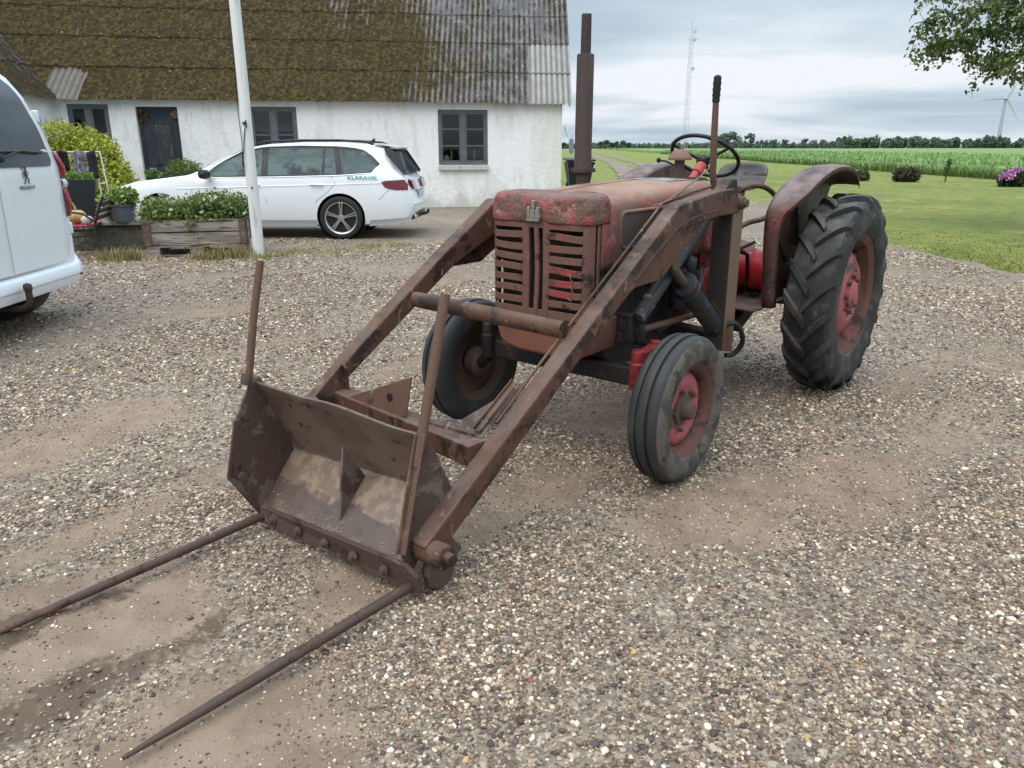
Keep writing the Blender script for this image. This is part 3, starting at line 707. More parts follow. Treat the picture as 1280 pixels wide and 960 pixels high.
for o in (W3, W2, W1):                                           # rooms behind the windows
    rm = MB()
    xa, xb = o[0] - .5, o[1] + .5
    rm.add([(xa, .37, .3), (xb, .37, .3), (xb, 2.6, .3), (xa, 2.6, .3), (xa, .37, 2.6), (xb, .37, 2.6), (xb, 2.6, 2.6), (xa, 2.6, 2.6)],
           [(0, 1, 2, 3), (4, 5, 6, 7), (3, 2, 6, 7), (0, 3, 7, 4), (1, 2, 6, 5)])
    rm.build('room_shell', m_room, house, smooth=0, recalc=False)
def window(o, rows, sill=True):
    x0, x1, z0, z1 = o
    d = .09; f = MB()
    y = .06
    f.box(((x0 + x1) / 2, y, z1 - .035), (x1 - x0, d, .07)); f.box(((x0 + x1) / 2, y, z0 + .035), (x1 - x0, d, .07))
    for x in (x0 + .035, x1 - .035): f.box((x, y, (z0 + z1) / 2), (.07, d, z1 - z0 - .142))
    xm = (x0 + x1) / 2
    f.box((xm, y, (z0 + z1) / 2), (.11, d - .01, z1 - z0 - .142))
    for a, b_ in ((x0 + .072, xm - .057), (xm + .057, x1 - .072)):
        f.box(((a + b_) / 2, y - .004, z1 - .092), (b_ - a, d - .03, .04)); f.box(((a + b_) / 2, y - .004, z0 + .092), (b_ - a, d - .03, .04))
        for x in (a + .02, b_ - .02): f.box((x, y - .004, (z0 + z1) / 2), (.038, d - .03, z1 - z0 - .226))
        for k in range(1, rows):
            z = z0 + .07 + (z1 - z0 - .14) * k / rows
            f.box(((a + b_) / 2, y - .003, z), (b_ - a - .082, d - .04, .032))
    w = f.build('window', m_frame, house, smooth=0, bevel=.005)
    g = MB(); g.add([(x0 + .08, y + .012, z0 + .08), (x1 - .08, y + .012, z0 + .08), (x1 - .08, y + .012, z1 - .08), (x0 + .08, y + .012, z1 - .08)], [(0, 1, 2, 3)])
    g.build('pane', m_glass, w, smooth=0)
    if sill:
        s = MB(); s.box(((x0 + x1) / 2, .05, z0 - .065), (x1 - x0 + .02, .30, .125)); s.build('sill', m_sill, w, smooth=0, bevel=.012)
    return w
window(W3, 3); window(W2, 2); window(W1, 2)
# door: recessed leaf with a tall framed light and two wreaths beside its head
d = MB(); x0, x1, z0, z1 = DR
d.box(((x0 + x1) / 2, .20, (z0 + z1) / 2), (x1 - x0 - .004, .06, z1 - z0 - .004))
for x in (x0 + .04, x1 - .04): d.box((x, .165, (z0 + z1) / 2), (.08, .05, z1 - z0 - .01))
d.box(((x0 + x1) / 2, .165, z1 - .045), (x1 - x0 - .17, .05, .08))
xm = (x0 + x1) / 2 + .04
for dx in (-.21, .21): d.box((xm + dx, .158, 1.62), (.05, .03, 1.02))
for z in (1.13, 2.11): d.box((xm, .158, z), (.366, .03, .05))
arc = [(xm + .33 * math.cos(a), .158, 2.16 + .16 * math.sin(a)) for a in np.linspace(PI * .05, PI * .95, 12)]
d.tube(arc, .014, 6)
d.box((xm, .16, .62), (.56, .03, .5))
do = d.build('door', m_door, house, smooth=30, bevel=.006)
g = MB(); g.box((xm, .162, 1.62), (.36, .006, .92)); g.build('door_light', M('door_glass', (0.05, 0.055, 0.06), [((0.10, 0.11, 0.115), 3, .5, .6, (3, 1, .6))], rough=.12), do, smooth=0)
h = MB(); h.tube([(x0 + .12, .16, 1.02), (x0 + .12, .11, 1.02), (x0 + .25, .105, 1.02)], .012, 8); h.build('handle', m_steel, do)
sp = MB(); sp.box(((x0 + x1) / 2, -.22, .06), (1.25, .55, .12)); sp.build('door_step', m_sill, house, smooth=0, bevel=.015)

# ---- roof of corrugated sheets with moss
def roof_mat(name, moss, moss2):
    m, nt, b = nodes(name)
    am = N(nt, 'ShaderNodeAttribute', attribute_name='moss'); al = N(nt, 'ShaderNodeAttribute', attribute_name='lap'); ac = N(nt, 'ShaderNodeAttribute', attribute_name='clean')
    n1 = noise(nt, 2.2, 6, .6); n2 = noise(nt, 14, 5, .65, off=(3, 1, 0)); n3 = noise(nt, 5, 5, .6, (1, 1, 1), (7, 2, 1))
    sheet = mixc(nt, ramp(nt, n1, .35, .65), (0.105, 0.10, 0.107), (0.185, 0.177, 0.172))
    sheet = mixc(nt, ramp(nt, n2, .5, .7), sheet, (0.11, 0.105, 0.108))
    sheet = mixc(nt, mul(nt, ramp(nt, noise(nt, 9, 5, .6, off=(9, 4, 0)), .62, .7), .8), sheet, (0.5, 0.47, 0.44))
    cl = mixc(nt, ramp(nt, n1, .4, .6), (0.36, 0.345, 0.32), (0.29, 0.275, 0.255))
    sheet = mixc(nt, ac.outputs['Fac'], sheet, cl)
    av = N(nt, 'ShaderNodeAttribute', attribute_name='valley'); sheet = mixc(nt, mul(nt, ramp(nt, av.outputs['Fac'], .35, .9), .62), sheet, (0.10, 0.092, 0.085))  # rib shading put into the colour: sheet darkened along the corrugation valleys
    ms = mixc(nt, ramp(nt, noise(nt, 9, 4, .6, off=(5, 1, 0)), .40, .58), moss, moss2)
    ms = mixc(nt, ramp(nt, n3, .50, .62), ms, (0.055, 0.036, 0.018))
    ms = mixc(nt, ramp(nt, noise(nt, 22, 3, .6, off=(1, 8, 4)), .56, .66), ms, (0.022, 0.017, 0.009))
    ms = mixc(nt, ramp(nt, noise(nt, 16, 3, .6, off=(2, 8, 0)), .66, .72), ms, (0.36, 0.32, 0.25))
    c = mixc(nt, am.outputs['Fac'], sheet, ms)
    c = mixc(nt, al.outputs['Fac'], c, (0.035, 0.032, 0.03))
    nt.links.new(c, b.inputs['Base Color']); b.inputs['Roughness'].default_value = .95; b.inputs['Specular IOR Level'].default_value = .15
    bp = N(nt, 'ShaderNodeBump'); bp.inputs['Strength'].default_value = 1; bp.inputs['Distance'].default_value = .08
    nt.links.new(mul(nt, n2, am.outputs['Fac']), bp.inputs['Height']); nt.links.new(bp.outputs[0], b.inputs['Normal'])
    return m
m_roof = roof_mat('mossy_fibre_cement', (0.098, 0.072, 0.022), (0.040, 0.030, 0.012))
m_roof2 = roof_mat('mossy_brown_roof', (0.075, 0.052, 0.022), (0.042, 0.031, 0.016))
def roof_sheet(name, mat, L, T, fn, mossf, cleanf, row=1.15, wave=.146, ds=.0245):
    s = np.arange(0, L + ds, ds); t = []
    k = 0
    while k * row < T:
        t += list(k * row + np.array([0.0, .012, .03, .15, .25, .35, .45, .55, .65, .75, .85, .95, 1.05, 1.12, row - .004])); k += 1
    t = np.array([q for q in t if q <= T])
    S, Tt = np.meshgrid(s, t, indexing='ij')
    rown = np.floor(Tt / row + 1e-6); ph = S / wave * 2 * PI
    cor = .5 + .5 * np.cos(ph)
    jit = (vnoise(rown * 3.3, np.floor(S / 1.02) * 1.7) - .5)
    h = cor * .048 + (1 - (Tt - rown * row) / row) * .022 + jit * .012
    mz = mossf(S, Tt)
    clean = cleanf(S, Tt)
    n = fbm(S * 7, Tt * 5, 3)
    moss = sstep(0, .30, mz * 1.35 - cor * .85 + (n - .5) * 1.1) * (1 - clean)
    h = h + moss * (.012 + (1 - cor) * .030 + (fbm(S * 6, Tt * 5, 3) - .3) * .10)
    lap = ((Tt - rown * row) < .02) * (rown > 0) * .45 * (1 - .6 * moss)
    P = fn(S, Tt, h)
    idx = np.arange(S.size).reshape(S.shape)
    F = np.stack([idx[:-1, :-1], idx[1:, :-1], idx[1:, 1:], idx[:-1, 1:]], -1).reshape(-1, 4)
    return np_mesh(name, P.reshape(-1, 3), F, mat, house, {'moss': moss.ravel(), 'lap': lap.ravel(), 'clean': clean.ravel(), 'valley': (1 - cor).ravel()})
RL = 21.0
def f_main(S, T, h):                        # S from the right verge to the left
    c = math.cos(R(45)); y = -.17 + T * c - h * c; z = EAVE - .13 + T * c + h * c
    x = .22 - S + SK * (y + .17)
    sag = -.05 * np.sin(np.clip(S / RL, 0, 1) * PI) * np.clip(T / 3, 0, 1)
    return np.stack([x, y, z + sag], -1)
def moss_main(S, T):
    base = fbm(S * .55 + 3, T * .45 + 1, 4)
    left = sstep(1.0, 6.0, S + (fbm(S * .3, T * .6, 3) - .5) * 5 - .5 * T)
    m = .40 + .72 * left + (base - .5) * 0.9
    m -= .24 * (1 - .7 * left) * sstep(2.0, 3.6, T + (fbm(S * .5, T * .5 + 9, 3) - .5) * 3) * sstep(.40, .62, fbm(S * .9 + 40, T * .12, 3))
    m -= .40 * (1 - .7 * left) * sstep(.60, .70, fbm(S * .8 + 11, T * .5 + 3, 3)) 
    return np.clip(m, 0, 1.1)
def clean_main(S, T):
    a = sstep(1.16, 1.12, S) * (T < 2.3)
    b_ = (S > 12.08) * (S < 12.95) * (T < .95 + .25 * vnoise(S * 6, S * 0))
    return np.clip(a * (.85 + .15 * vnoise(S * 3, T * 2)) + b_ * .6, 0, 1)
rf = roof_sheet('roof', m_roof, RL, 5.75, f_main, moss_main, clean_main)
bkr = MB(); c = DEEP / 2
bkr.add([(.22 + SK * (DEEP / 2), DEEP / 2 - .1, EAVE + DEEP / 2 - .02), (-HW - 1.5, DEEP / 2 - .1, EAVE + DEEP / 2 - .02), (-HW - 1.5, DEEP + .3, EAVE - .25), (.22 + SK * DEEP, DEEP + .3, EAVE - .25)], [(0, 1, 2, 3)])
bkr.build('rear_roof', m_roof, house, smooth=0)
# verge board and gutter-less eave board
vb = MB(); vb.prism([(.16, -.10, EAVE - .15), (.16, -.10, EAVE - .06), (.16 + SK * 4, 3.9, EAVE + 3.94), (.16 + SK * 4, 3.9, EAVE + 3.85)], (.03, 0, 0)); vb.build('verge_board', m_frame, house, smooth=0)
eb = MB(); eb.box((-HW / 2, -.03, EAVE - .03), (HW - .02, .05, .05)); eb.build('eave_board', M('eave_board_dark', (0.06, 0.055, 0.05), rough=.8), house, smooth=0)
# ---- wing coming forward at the left
WL = 7.0
opening_wall(-WL, -.002, EAVE - .02, [(-1.55, -.75, 1.55, 2.22)], 'wing_wall', m_wall, .35, lambda a, y, z: (-HW - y, a, z))
wp = MB(); wp.box((-HW - .12, -1.15, 1.885), (.02, .76, .64)); wp.build('wing_pane', M('dark_pane', (0.05, 0.055, 0.05), rough=.15), house, smooth=0)
wf = MB()
for a in (-1.52, -.78): wf.box((-HW - .09, a, 1.885), (.07, .05, .66))
for z in (1.575, 2.195): wf.box((-HW - .09, -1.15, z), (.07, .69, .05))
wf.build('wing_window_frame', m_frame, house, smooth=0)
def f_wing(S, T, h):
    c = math.cos(R(45))
    return np.stack([-HW + .17 - T * c + h * c, -WL + S, EAVE - .14 + T * c + h * c], -1)
def moss_wing(S, T): return np.clip(.75 + (fbm(S * .6, T * .6, 3) - .5) * 1.2, 0, 1.1)
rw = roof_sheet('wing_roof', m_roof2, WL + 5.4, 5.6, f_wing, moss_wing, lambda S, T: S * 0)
# the main roof stops at the valley, the wing roof too
def trim(o, test):
    bm = bmesh.new(); bm.from_mesh(o.data)
    bmesh.ops.delete(bm, geom=[f for f in bm.faces if test(f.calc_center_median())], context='FACES'); bm.to_mesh(o.data); bm.free()
trim(rf, lambda p: p.x < -HW + .12 and (p.y + .17) < (-HW + .17 - p.x) - .10)
trim(rw, lambda p: p.y > (-HW + .17 - p.x) - .17 + .12)
# wreaths by the door
rs = np.random.RandomState(3)
def wreath(x, z, r, pal, label):
    t = rs.rand(160) * 6.28; p = np.stack([x + r * .62 * np.cos(t) + rs.randn(160) * .022, -.012 + .125 + rs.randn(160) * .018, z + r * .62 * np.sin(t) + rs.randn(160) * .022], -1)
    V, F, C = leaf_quads(p, .055, rs, pick(rs, 160, pal))
    o = np_mesh('wreath', np.array([tuple(HM @ Vector(v)) for v in V]), F, m_leaf, cattr=C)
    tag(o, label, 'wreath')
wreath(DR[0] + .10, 2.27, .17, [(.20, .07, .04), (.13, .06, .035), (.24, .12, .06)], 'round russet wreath hanging at the left of the door head')
wreath(DR[1] - .10, 2.30, .09, [(.45, .33, .26), (.30, .13, .07), (.5, .42, .36)], 'small pale dried bouquet hanging at the right of the door head')
# things on the inner sill of the near window
def hp(x, y, z): return tuple(HM @ Vector((x, y, z)))
m_yellow = M('candle_yellow', (0.55, 0.42, 0.12), rough=.5); m_china = M('white_china', (0.55, 0.55, 0.53), rough=.3)
shelf = MB(); shelf.box(((W3[0] + W3[1]) / 2, .30, W3[2] + .01), (1.25, .30, .03)); shelf.build('inner_sill', m_sill, house, smooth=0)
for x, l in ((W3[0] + .36, 'yellow candle behind the left casement of the right hand window'), (W3[0] + .97, 'yellow candle behind the right casement of the right hand window')):
    o = MB().lathe([(0, 0), (.045, 0), (.05, .015), (.016, .04), (.016, .12), (.03, .14), (.024, .15), (.02, .34), (.006, .36), (0, .37)], n=14, axis=(0, 0, 1)).build('candle', m_yellow); o.location = hp(x, .31, W3[2] + .026); tag(o, l, 'candle')
o = MB().lathe([(0, 0), (.06, 0), (.10, .05), (.12, .11), (.09, .17), (.05, .20), (.055, .22), (0, .225)], n=18, axis=(0, 0, 1)).build('vase', m_china); o.location = hp(W3[0] + .22, .33, W3[2] + .026); tag(o, 'round white vase on the sill of the right hand window', 'vase')
# ================================================================== trees, hedges, masts in the distance
def tree_crown(rs, blobs, n, size, pal, name='crown', parent=None, loc=None):
    P = blob_points(rs, blobs, n); V, F, C = leaf_quads(P, size, rs, pick(rs, n, pal))
    return np_mesh(name, V, F, m_leaf, parent, cattr=C, smooth=False)
PAL_FAR = [(.055, .090, .035), (.040, .070, .030), (.075, .110, .040), (.032, .058, .030), (.065, .10, .055)]
def far_tree(x, y, h, w, label, seed, group=None, trunk_h=.22, pal=PAL_FAR, n=900, size=None):
    rs = np.random.RandomState(seed)
    t = empty('broadleaf_tree', (x, y, -.09), label=label, cat='tree', group=group)
    MB().tube([(0, 0, 0), (.02 * h, 0, h * .3), (0, .01 * h, h * .62)], [h * .028, h * .02, h * .008], 8).build('trunk', m_bark, t)
    bl = []
    for k in range(9):
        a = rs.rand() * 6.28; rr = w * .32 * math.sqrt(rs.rand()); z = h * (trunk_h + .14 + (.80 - trunk_h) * rs.rand() * .92)
        bl.append(((rr * math.cos(a), rr * math.sin(a), z), (w * (.17 + .14 * rs.rand()), w * (.17 + .14 * rs.rand()), h * (.09 + .07 * rs.rand()))))
    bl.append(((0, 0, h * .84), (w * .22, w * .22, h * .13)))
    tree_crown(rs, bl, n, size or h * .055, pal, 'crown', t)
    return t
def pxx(px, Y): return (px - 640) / 950 * (.9545 * Y + .45)
# broad far woods that read as one mass
def wood(name, segs, n, size, label, cat, pal, seed):
    rs = np.random.RandomState(seed); bl = []
    for x0, x1, y, h0, h1 in segs:
        x = x0
        while x < x1:
            w = rs.uniform(.5, 1.0) * h1 * .75; h = rs.uniform(h0, h1)
            bl.append(((x, y + rs.uniform(-6, 6), h * .48), (w * .62, w * .5, h * .52))); 
            if rs.rand() < .6: bl.append(((x + rs.uniform(-.4, .4) * w, y, h * .84), (w * .30, w * .3, h * .22)))
            x += w * rs.uniform(.55, .95)
    P = blob_points(rs, bl, n, .7); P[:, 2] = np.abs(P[:, 2])
    V, F, C = leaf_quads(P, size, rs, pick(rs, n, pal, .3))
    o = np_mesh(name, V, F, m_leaf, cattr=C, smooth=False); tag(o, label, cat, kind='stuff')
    return o
PAL_WOOD = [(.13, .175, .125), (.115, .155, .115), (.15, .20, .135), (.10, .14, .105)]
wood('far_wood', [(pxx(1040, 560), pxx(1300, 560) + 60, 560, 4.5, 8.8)], 22000, 1.5, 'dark green wood along the horizon at the right', 'wood', PAL_WOOD, 2)
wood('far_hedge', [(pxx(690, 590), pxx(1320, 590), 590, 2.6, 3.6), (pxx(928, 520), pxx(1050, 520), 520, 3.0, 5.5), (pxx(840, 540), pxx(935, 540), 540, 2.6, 4.6), (pxx(640, 600), pxx(860, 600), 600, 2.6, 4.4), (pxx(690, 900), pxx(760, 900), 900, 3, 5)], 32000, 1.0, 'low dark hedge along the horizon beyond the crop', 'hedge', PAL_WOOD, 3)
# a clump of trees standing out of the hedge line
for k, (px, h, w, lb) in enumerate([(893, 8.5, 9, 'leftmost rounded tree of the clump standing out of the far hedge'), (905, 10.0, 10, 'wide rounded tree in the clump, second from the left'), (916, 10.5, 10, 'tall rounded tree at the middle of the clump in the far hedge'), (936, 10.0, 6.5, 'slim pointed tree standing alone right of the far clump')]):
    far_tree(pxx(px, 500), 500, h, w, lb, 40 + k, 'trees standing out of the far hedge', .05, PAL_WOOD, 900, 1.0)
for k, px in enumerate([704, 750, 757, 764, 771, 778, 785]):
    lb = ['tree at the far left beyond the gable and the wheelie bin', 'first tree of the row beside the end of the farm track', 'second tree from the left in the row by the track end', 'third tree from the left in the row by the track end', 'fourth tree from the left in the row by the track end', 'fifth tree from the left in the row by the track end', 'rightmost tree of the row at the end of the farm track'][k]
    far_tree(pxx(px, 330), 330, 3.2 + .5 * (k % 3), 3.4, lb, 60 + k, 'row of trees at the end of the track', .42, [(.055, .085, .05), (.042, .068, .045)], 420, .40)
# single trees standing just out of the hedge line
for k, (px, h) in enumerate([(968, 6.2), (983, 5.8), (1006, 6.6)]):
    far_tree(pxx(px, 505), 505, h, 6, ['small round tree above the far hedge, left of three', 'small round tree above the far hedge, middle of three', 'small round tree above the far hedge, right of three'][k], 80 + k, 'small trees above the far hedge', .05, PAL_WOOD, 420, .9)

# ---- lattice mast with guys
m_mast = M('mast_grey', (0.42, 0.46, 0.50), rough=.5)
MY = 420; mx = pxx(855.5, MY); mast = empty('lattice_mast', (mx, MY, -.09), label='tall thin grey lattice mast on the horizon', cat='mast')
MHT = 62.0; mw = 1.5
b = MB()
cr = [(mw * math.cos(a), mw * math.sin(a)) for a in (.3, .3 + 2 * PI / 3, .3 + 4 * PI / 3)]
def mcr(i, z): f = 1 - .35 * z / MHT; return (cr[i][0] * f, cr[i][1] * f, z)
for i in range(3): b.tube([mcr(i, 0), mcr(i, MHT * .9)], .085, 5)
zz = np.linspace(0, MHT * .9, 26)
for q in range(25):
    for i in range(3):
        b.tube([mcr(i, zz[q]), mcr((i + 1) % 3, zz[q + 1])], .05, 4); b.tube([mcr(i, zz[q]), mcr((i + 1) % 3, zz[q])], .05, 4)
b.build('lattice', m_mast, mast)
a = MB(); a.tube([(0, 0, MHT * .9), (0, 0, MHT)], .16, 6)
a.build('antenna', m_mast, mast)
for z, s in ((MHT * .86, 1.2), (MHT * .64, 1.1), (MHT * .92, .9)):
    p = MB(); p.lathe([(0, -.35), (s * .8, -.3), (s * .85, .3), (0, .35)], (1.5, -.6, z), (0, 1, 0), 14); p.build('dish', m_mast, mast)

# ---- wind turbines
m_turb = M('turbine_white', (0.36, 0.38, 0.41), rough=.4)
def turbine(x, y, hub, blade, a0, label, yaw=0.0, k=1.0):
    t = empty('wind_turbine', (x, y, -.09), yaw, label=label, cat='wind turbine', group='wind turbines on the horizon')
    MB().lathe([(2.0 * k, 0), (1.1 * k, hub)], n=18, axis=(0, 0, 1), cap=True).build('tower', m_turb, t)
    MB().box((0, .6 * k, hub + .9 * k), (2.0 * k, 5.0 * k, 2.0 * k)).build('nacelle', m_turb, t, bevel=.4 * k)
    MB().lathe([(0, -3.4 * k), (.7 * k, -3.0 * k), (1.0 * k, -2.2 * k), (1.0 * k, -1.9 * k)], (0, 0, hub + .9 * k), (0, 1, 0), 16).build('hub', m_turb, t)
    for q in range(3):
        an = a0 + q * 2 * PI / 3
        m = MB()
        st = []
        for u, ch, th in ((0, .55, .5), (.12, .95, .4), (.3, .8, .26), (.6, .5, .16), (.9, .28, .08), (1, .08, .05)):
            L = .6 * k + u * blade
            ring = [(-ch * k, 0), (-.3 * ch * k, th * k), (.8 * ch * k, .2 * th * k), (.3 * ch * k, -.5 * th * k)]
            st.append([(math.cos(an) * L - math.sin(an) * w, -2.4 * k + y_, hub + .9 * k + math.sin(an) * L + math.cos(an) * w) for w, y_ in ring])
        n = len(st)
        vs = [p for r_ in st for p in r_]; fs = [(i * 4 + j, i * 4 + (j + 1) % 4, i * 4 + 4 + (j + 1) % 4, i * 4 + 4 + j) for i in range(n - 1) for j in range(4)]
        m.add(vs, fs); m.build('blade', m_turb, t)
TY = 760
turbine(pxx(1246, TY), TY, 43.5, 24, R(184), 'large white wind turbine standing behind the far wood at the right', yaw=-.1)
# ---- utility pole far behind the gable, with its wire to the house
py, pxp = 62, pxx(713.5, 62)
up = empty('utility_pole', (pxp, py, -.05), label='distant utility pole with grey transformer box beside the gable', cat='utility pole')
MB().tube([(0, 0, 0), (0, 0, 2.5)], [.09, .07], 8).build('post', m_mast, up)
MB().box((0, -.05, 1.65), (.34, .3, 1.0)).build('transformer_box', M('box_blue_grey', (0.16, 0.21, 0.25), rough=.5), up, bevel=.03)
w = MB(); p0 = Vector((0, 0, 2.48)); p1 = Vector((1.9 - pxp, 29.2 - py, 2.3))
w.tube([p0.lerp(p1, t) - Vector((0, 0, .35 * 4 * t * (1 - t))) for t in np.linspace(0, 1, 14)], .016, 4); w.build('wire', m_mast, up)
# ---- wheelie bin behind the gable
m_bin = M('bin_dark_plastic', (0.022, 0.025, 0.032), rough=.45)
bx, by = 2.62, 31.0
bn = empty('wheelie_bin', (bx, by, -.04), .1, label='dark wheelie bin standing on the grass behind the gable', cat='wheelie bin')
b = MB(); 
lo = [(-.38, -.34, .08), (.38, -.34, .08), (.38, .34, .08), (-.38, .34, .08)]; hi = [(-.52, -.50, 1.02), (.52, -.50, 1.02), (.52, .50, 1.02), (-.52, .50, 1.02)]
b.add(lo + hi, [(3, 2, 1, 0), (4, 5, 6, 7), (0, 1, 5, 4), (1, 2, 6, 5), (2, 3, 7, 6), (3, 0, 4, 7)]); b.box((0, -.51, .96), (1.08, .06, .10)); b.build('body', m_bin, bn, bevel=.03)
l = MB(); l.prism([(-.56, -.60, 1.04), (.56, -.60, 1.04), (.56, .56, 1.10), (-.56, .56, 1.10)], (0, 0, .07)); l.build('lid', m_bin, bn, bevel=.025)
for s in (-1, 1): MB().lathe([(0, -.03), (.11, -.03), (.12, 0), (.11, .03), (0, .03)], (.40 * s, .36, .12), (1, 0, 0), 16).build('wheel', m_black, bn)
MB().tube([(-.40, .60, .98), (-.40, .68, 1.03), (.40, .68, 1.03), (.40, .60, .98)], .018, 8).build('handle', m_bin, bn)

# ---- shrubs on the lawn
def shrub(name, x, y, z0, blobs, n, size, pal, label, seed, cat='shrub', stems=7, parts=None, flat=0):
    rs = np.random.RandomState(seed)
    e_ = empty(name, (x, y, z0), label=label, cat=cat)
    P = blob_points(rs, blobs, n, .45); P[:, 2] = np.abs(P[:, 2]) + .01
    V, F, C = leaf_quads(P, size, rs, pick(rs, n, pal), flat)
    np_mesh('foliage', V, F, m_leaf, e_, cattr=C, smooth=False)
    s = MB()
    for k in range(stems):
        bl = blobs[k % len(blobs)]; tgt = Vector(bl[0]) + Vector(rs.randn(3) * np.array(bl[1]) * .35)
        s.tube([(rs.randn() * .03, rs.randn() * .03, 0), tuple(tgt * .5 + Vector((0, 0, .03))), tuple(tgt)], [.016, .011, .004], 5)
    s.build('stem', m_bark, e_)
    return e_, rs
shrub('lawn_shrub', 18.6, 37.1, -.05, [((0, 0, .32), (.55, .5, .38)), ((-.35, 0, .25), (.3, .3, .3)), ((.35, .05, .28), (.3, .3, .32))], 2600, .10, [(.045, .06, .025), (.075, .075, .035), (.095, .06, .04), (.03, .045, .02)], 'dark brownish green shrub on the lawn before the crop', 5)
shrub('lawn_shrub', 16.85, 38.0, -.05, [((0, 0, .25), (.36, .3, .3)), ((.2, 0, .2), (.2, .2, .24))], 1300, .09, [(.075, .105, .035), (.11, .13, .045), (.06, .08, .03)], 'small grey green shrub on the lawn, nearest to the tractor wheel', 6)
shrub('sapling', 20.4, 37.0, -.05, [((0, 0, .62), (.13, .13, .22)), ((-.05, 0, .35), (.12, .12, .12)), ((.06, 0, .9), (.12, .1, .15))], 260, .09, [(.10, .15, .045), (.075, .11, .035)], 'thin young sapling on the lawn left of the pink flowers', 7, 'sapling', 3)
rho, rs = shrub('rhododendron', 20.75, 32.5, -.05, [((0, 0, .34), (.62, .5, .40)), ((.4, 0, .30), (.4, .4, .34)), ((-.4, -.05, .26), (.3, .3, .28))], 2200, .11, [(.035, .06, .022), (.055, .085, .03), (.028, .045, .02)], 'low rhododendron covered in mauve pink blossom at the lawn edge', 8, 'flowering shrub')
for (a, r_, z) in [(t, rr, zz) for t, rr, zz in zip(rs.rand(26) * 6.28, rs.rand(26), rs.rand(26))]:
    cx = .78 * math.cos(a) * math.sqrt(r_); cy = -.25 + .4 * math.sin(a) * math.sqrt(r_); cz = .74 * math.sqrt(max(.05, 1 - r_ * .8)) - .1 * z
    p = np.array([cx, cy, cz]) + rs.randn(46, 3) * .055
    V, F, C = leaf_quads(p, .085, rs, pick(rs, 46, [(.50, .18, .42), (.60, .30, .52), (.42, .12, .34), (.68, .42, .60)]))
    np_mesh('blossom', V, F, m_leaf, rho, cattr=C, smooth=False)

# ---- tree whose branches hang into the top right corner
rs = np.random.RandomState(21)
bt = empty('garden_tree', (13.15, 16.0, -.04), label='leafy broadleaf tree whose branches hang into the top right corner', cat='tree')
MB().tube([(0, 0, 0), (.05, .02, 1.2), (-.05, 0, 2.6), (.1, .1, 4.2), (0, .1, 6.5)], [.24, .19, .16, .12, .06], 12).build('trunk', m_bark, bt)
br = MB(); P = []
def limb(pts, r0, r1, ntw, reach):
    pts = [Vector(p) for p in pts]; n = len(pts)
    br.tube(pts, [r0 + (r1 - r0) * i / (n - 1) for i in range(n)], 6)
    for k in range(ntw):
        u = .25 + .75 * rs.rand(); f = u * (n - 1); i = min(int(f), n - 2); p = pts[i].lerp(pts[i + 1], f - i)
        d = Vector((rs.randn() * .8 - .25, rs.randn() * .8, rs.randn() * .30 - .30)).normalized() * reach * (.4 + .8 * rs.rand())
        q1 = p + d * .5 + Vector((0, 0, .03)); q2 = p + d + Vector((0, 0, -.10 * reach))
        br.tube([p, q1, q2], [.011, .008, .004], 4)
        for _ in range(2):
            w_ = q1.lerp(q2, rs.rand()); br.tube([w_, w_ + Vector(rs.randn(3) * .10)], [.005, .003], 4)
        m = int(28 * reach / .5) + 6
        for _ in range(m):
            w = .15 + .9 * rs.rand(); base = p.lerp(q1, min(1, w * 2)) if w < .5 else q1.lerp(q2, min(1, (w - .5) * 2))
            P.append(tuple(base + Vector(rs.randn(3) * .075)))
Z0 = Vector((10.6, 11.0, 0))
for pts, r0, r1, n_, rc in [
    ([(0, 0, 3.3), (-1.2, -.3, 4.0), (-2.4, -.5, 4.25), (-3.6, -.4, 4.2), (-4.55, -.3, 3.95)], .06, .008, 60, .6),
    ([(0, 0, 3.0), (-1.0, -.6, 3.55), (-2.0, -.8, 3.7), (-2.9, -.8, 3.45), (-3.4, -.7, 3.12)], .05, .008, 34, .5),
    ([(0, 0, 3.8), (-1.2, .6, 4.5), (-2.6, .9, 4.75), (-3.9, 1.0, 4.7)], .05, .008, 36, .6),
    ([(0, 0, 3.4), (-.9, -1.2, 4.1), (-1.9, -1.9, 4.35), (-3.0, -2.2, 4.3)], .05, .008, 34, .55),
    ([(0, 0, 2.8), (-.8, -.2, 3.2), (-1.7, -.3, 3.25), (-2.6, -.3, 3.05)], .04, .007, 40, .55),
    ([(0, 0, 3.2), (-1.0, .2, 3.85), (-2.2, .3, 4.05), (-3.3, .3, 3.85), (-4.0, .3, 3.6)], .05, .008, 46, .6),
    ([(0, 0, 3.4), (-1.0, -.9, 3.9), (-2.0, -1.2, 4.0), (-3.2, -1.3, 3.9)], .05, .008, 46, .6),
    ([(0, 0, 3.0), (-1.0, .5, 3.5), (-2.0, .7, 3.6), (-3.0, .7, 3.4)], .05, .008, 44, .55),
    ([(0, 0, 3.6), (-1.0, -.3, 4.4), (-2.0, -.3, 4.6), (-3.4, -.3, 4.5)], .05, .008, 40, .6),
    ([(0, 0, 3.9), (.9, .8, 4.8), (1.8, 1.4, 5.1)], .05, .01, 14, .7), ([(0, 0, 4.2), (.6, -1.2, 5.0), (1.2, -2.2, 5.4)], .05, .01, 14, .7),
    ([(0, 0, 4.6), (-.8, -.4, 5.6), (-1.8, -.8, 6.2)], .05, .01, 18, .8), ([(0, 0, 5), (.3, .6, 6.2), (.6, 1.0, 7.2)], .05, .01, 16, .8)]:
    pts = [(x * 1.22, y, z - .15) for x, y, z in pts]
    limb(pts, r0, r1, n_, rc)
br.build('branch', m_bark, bt)
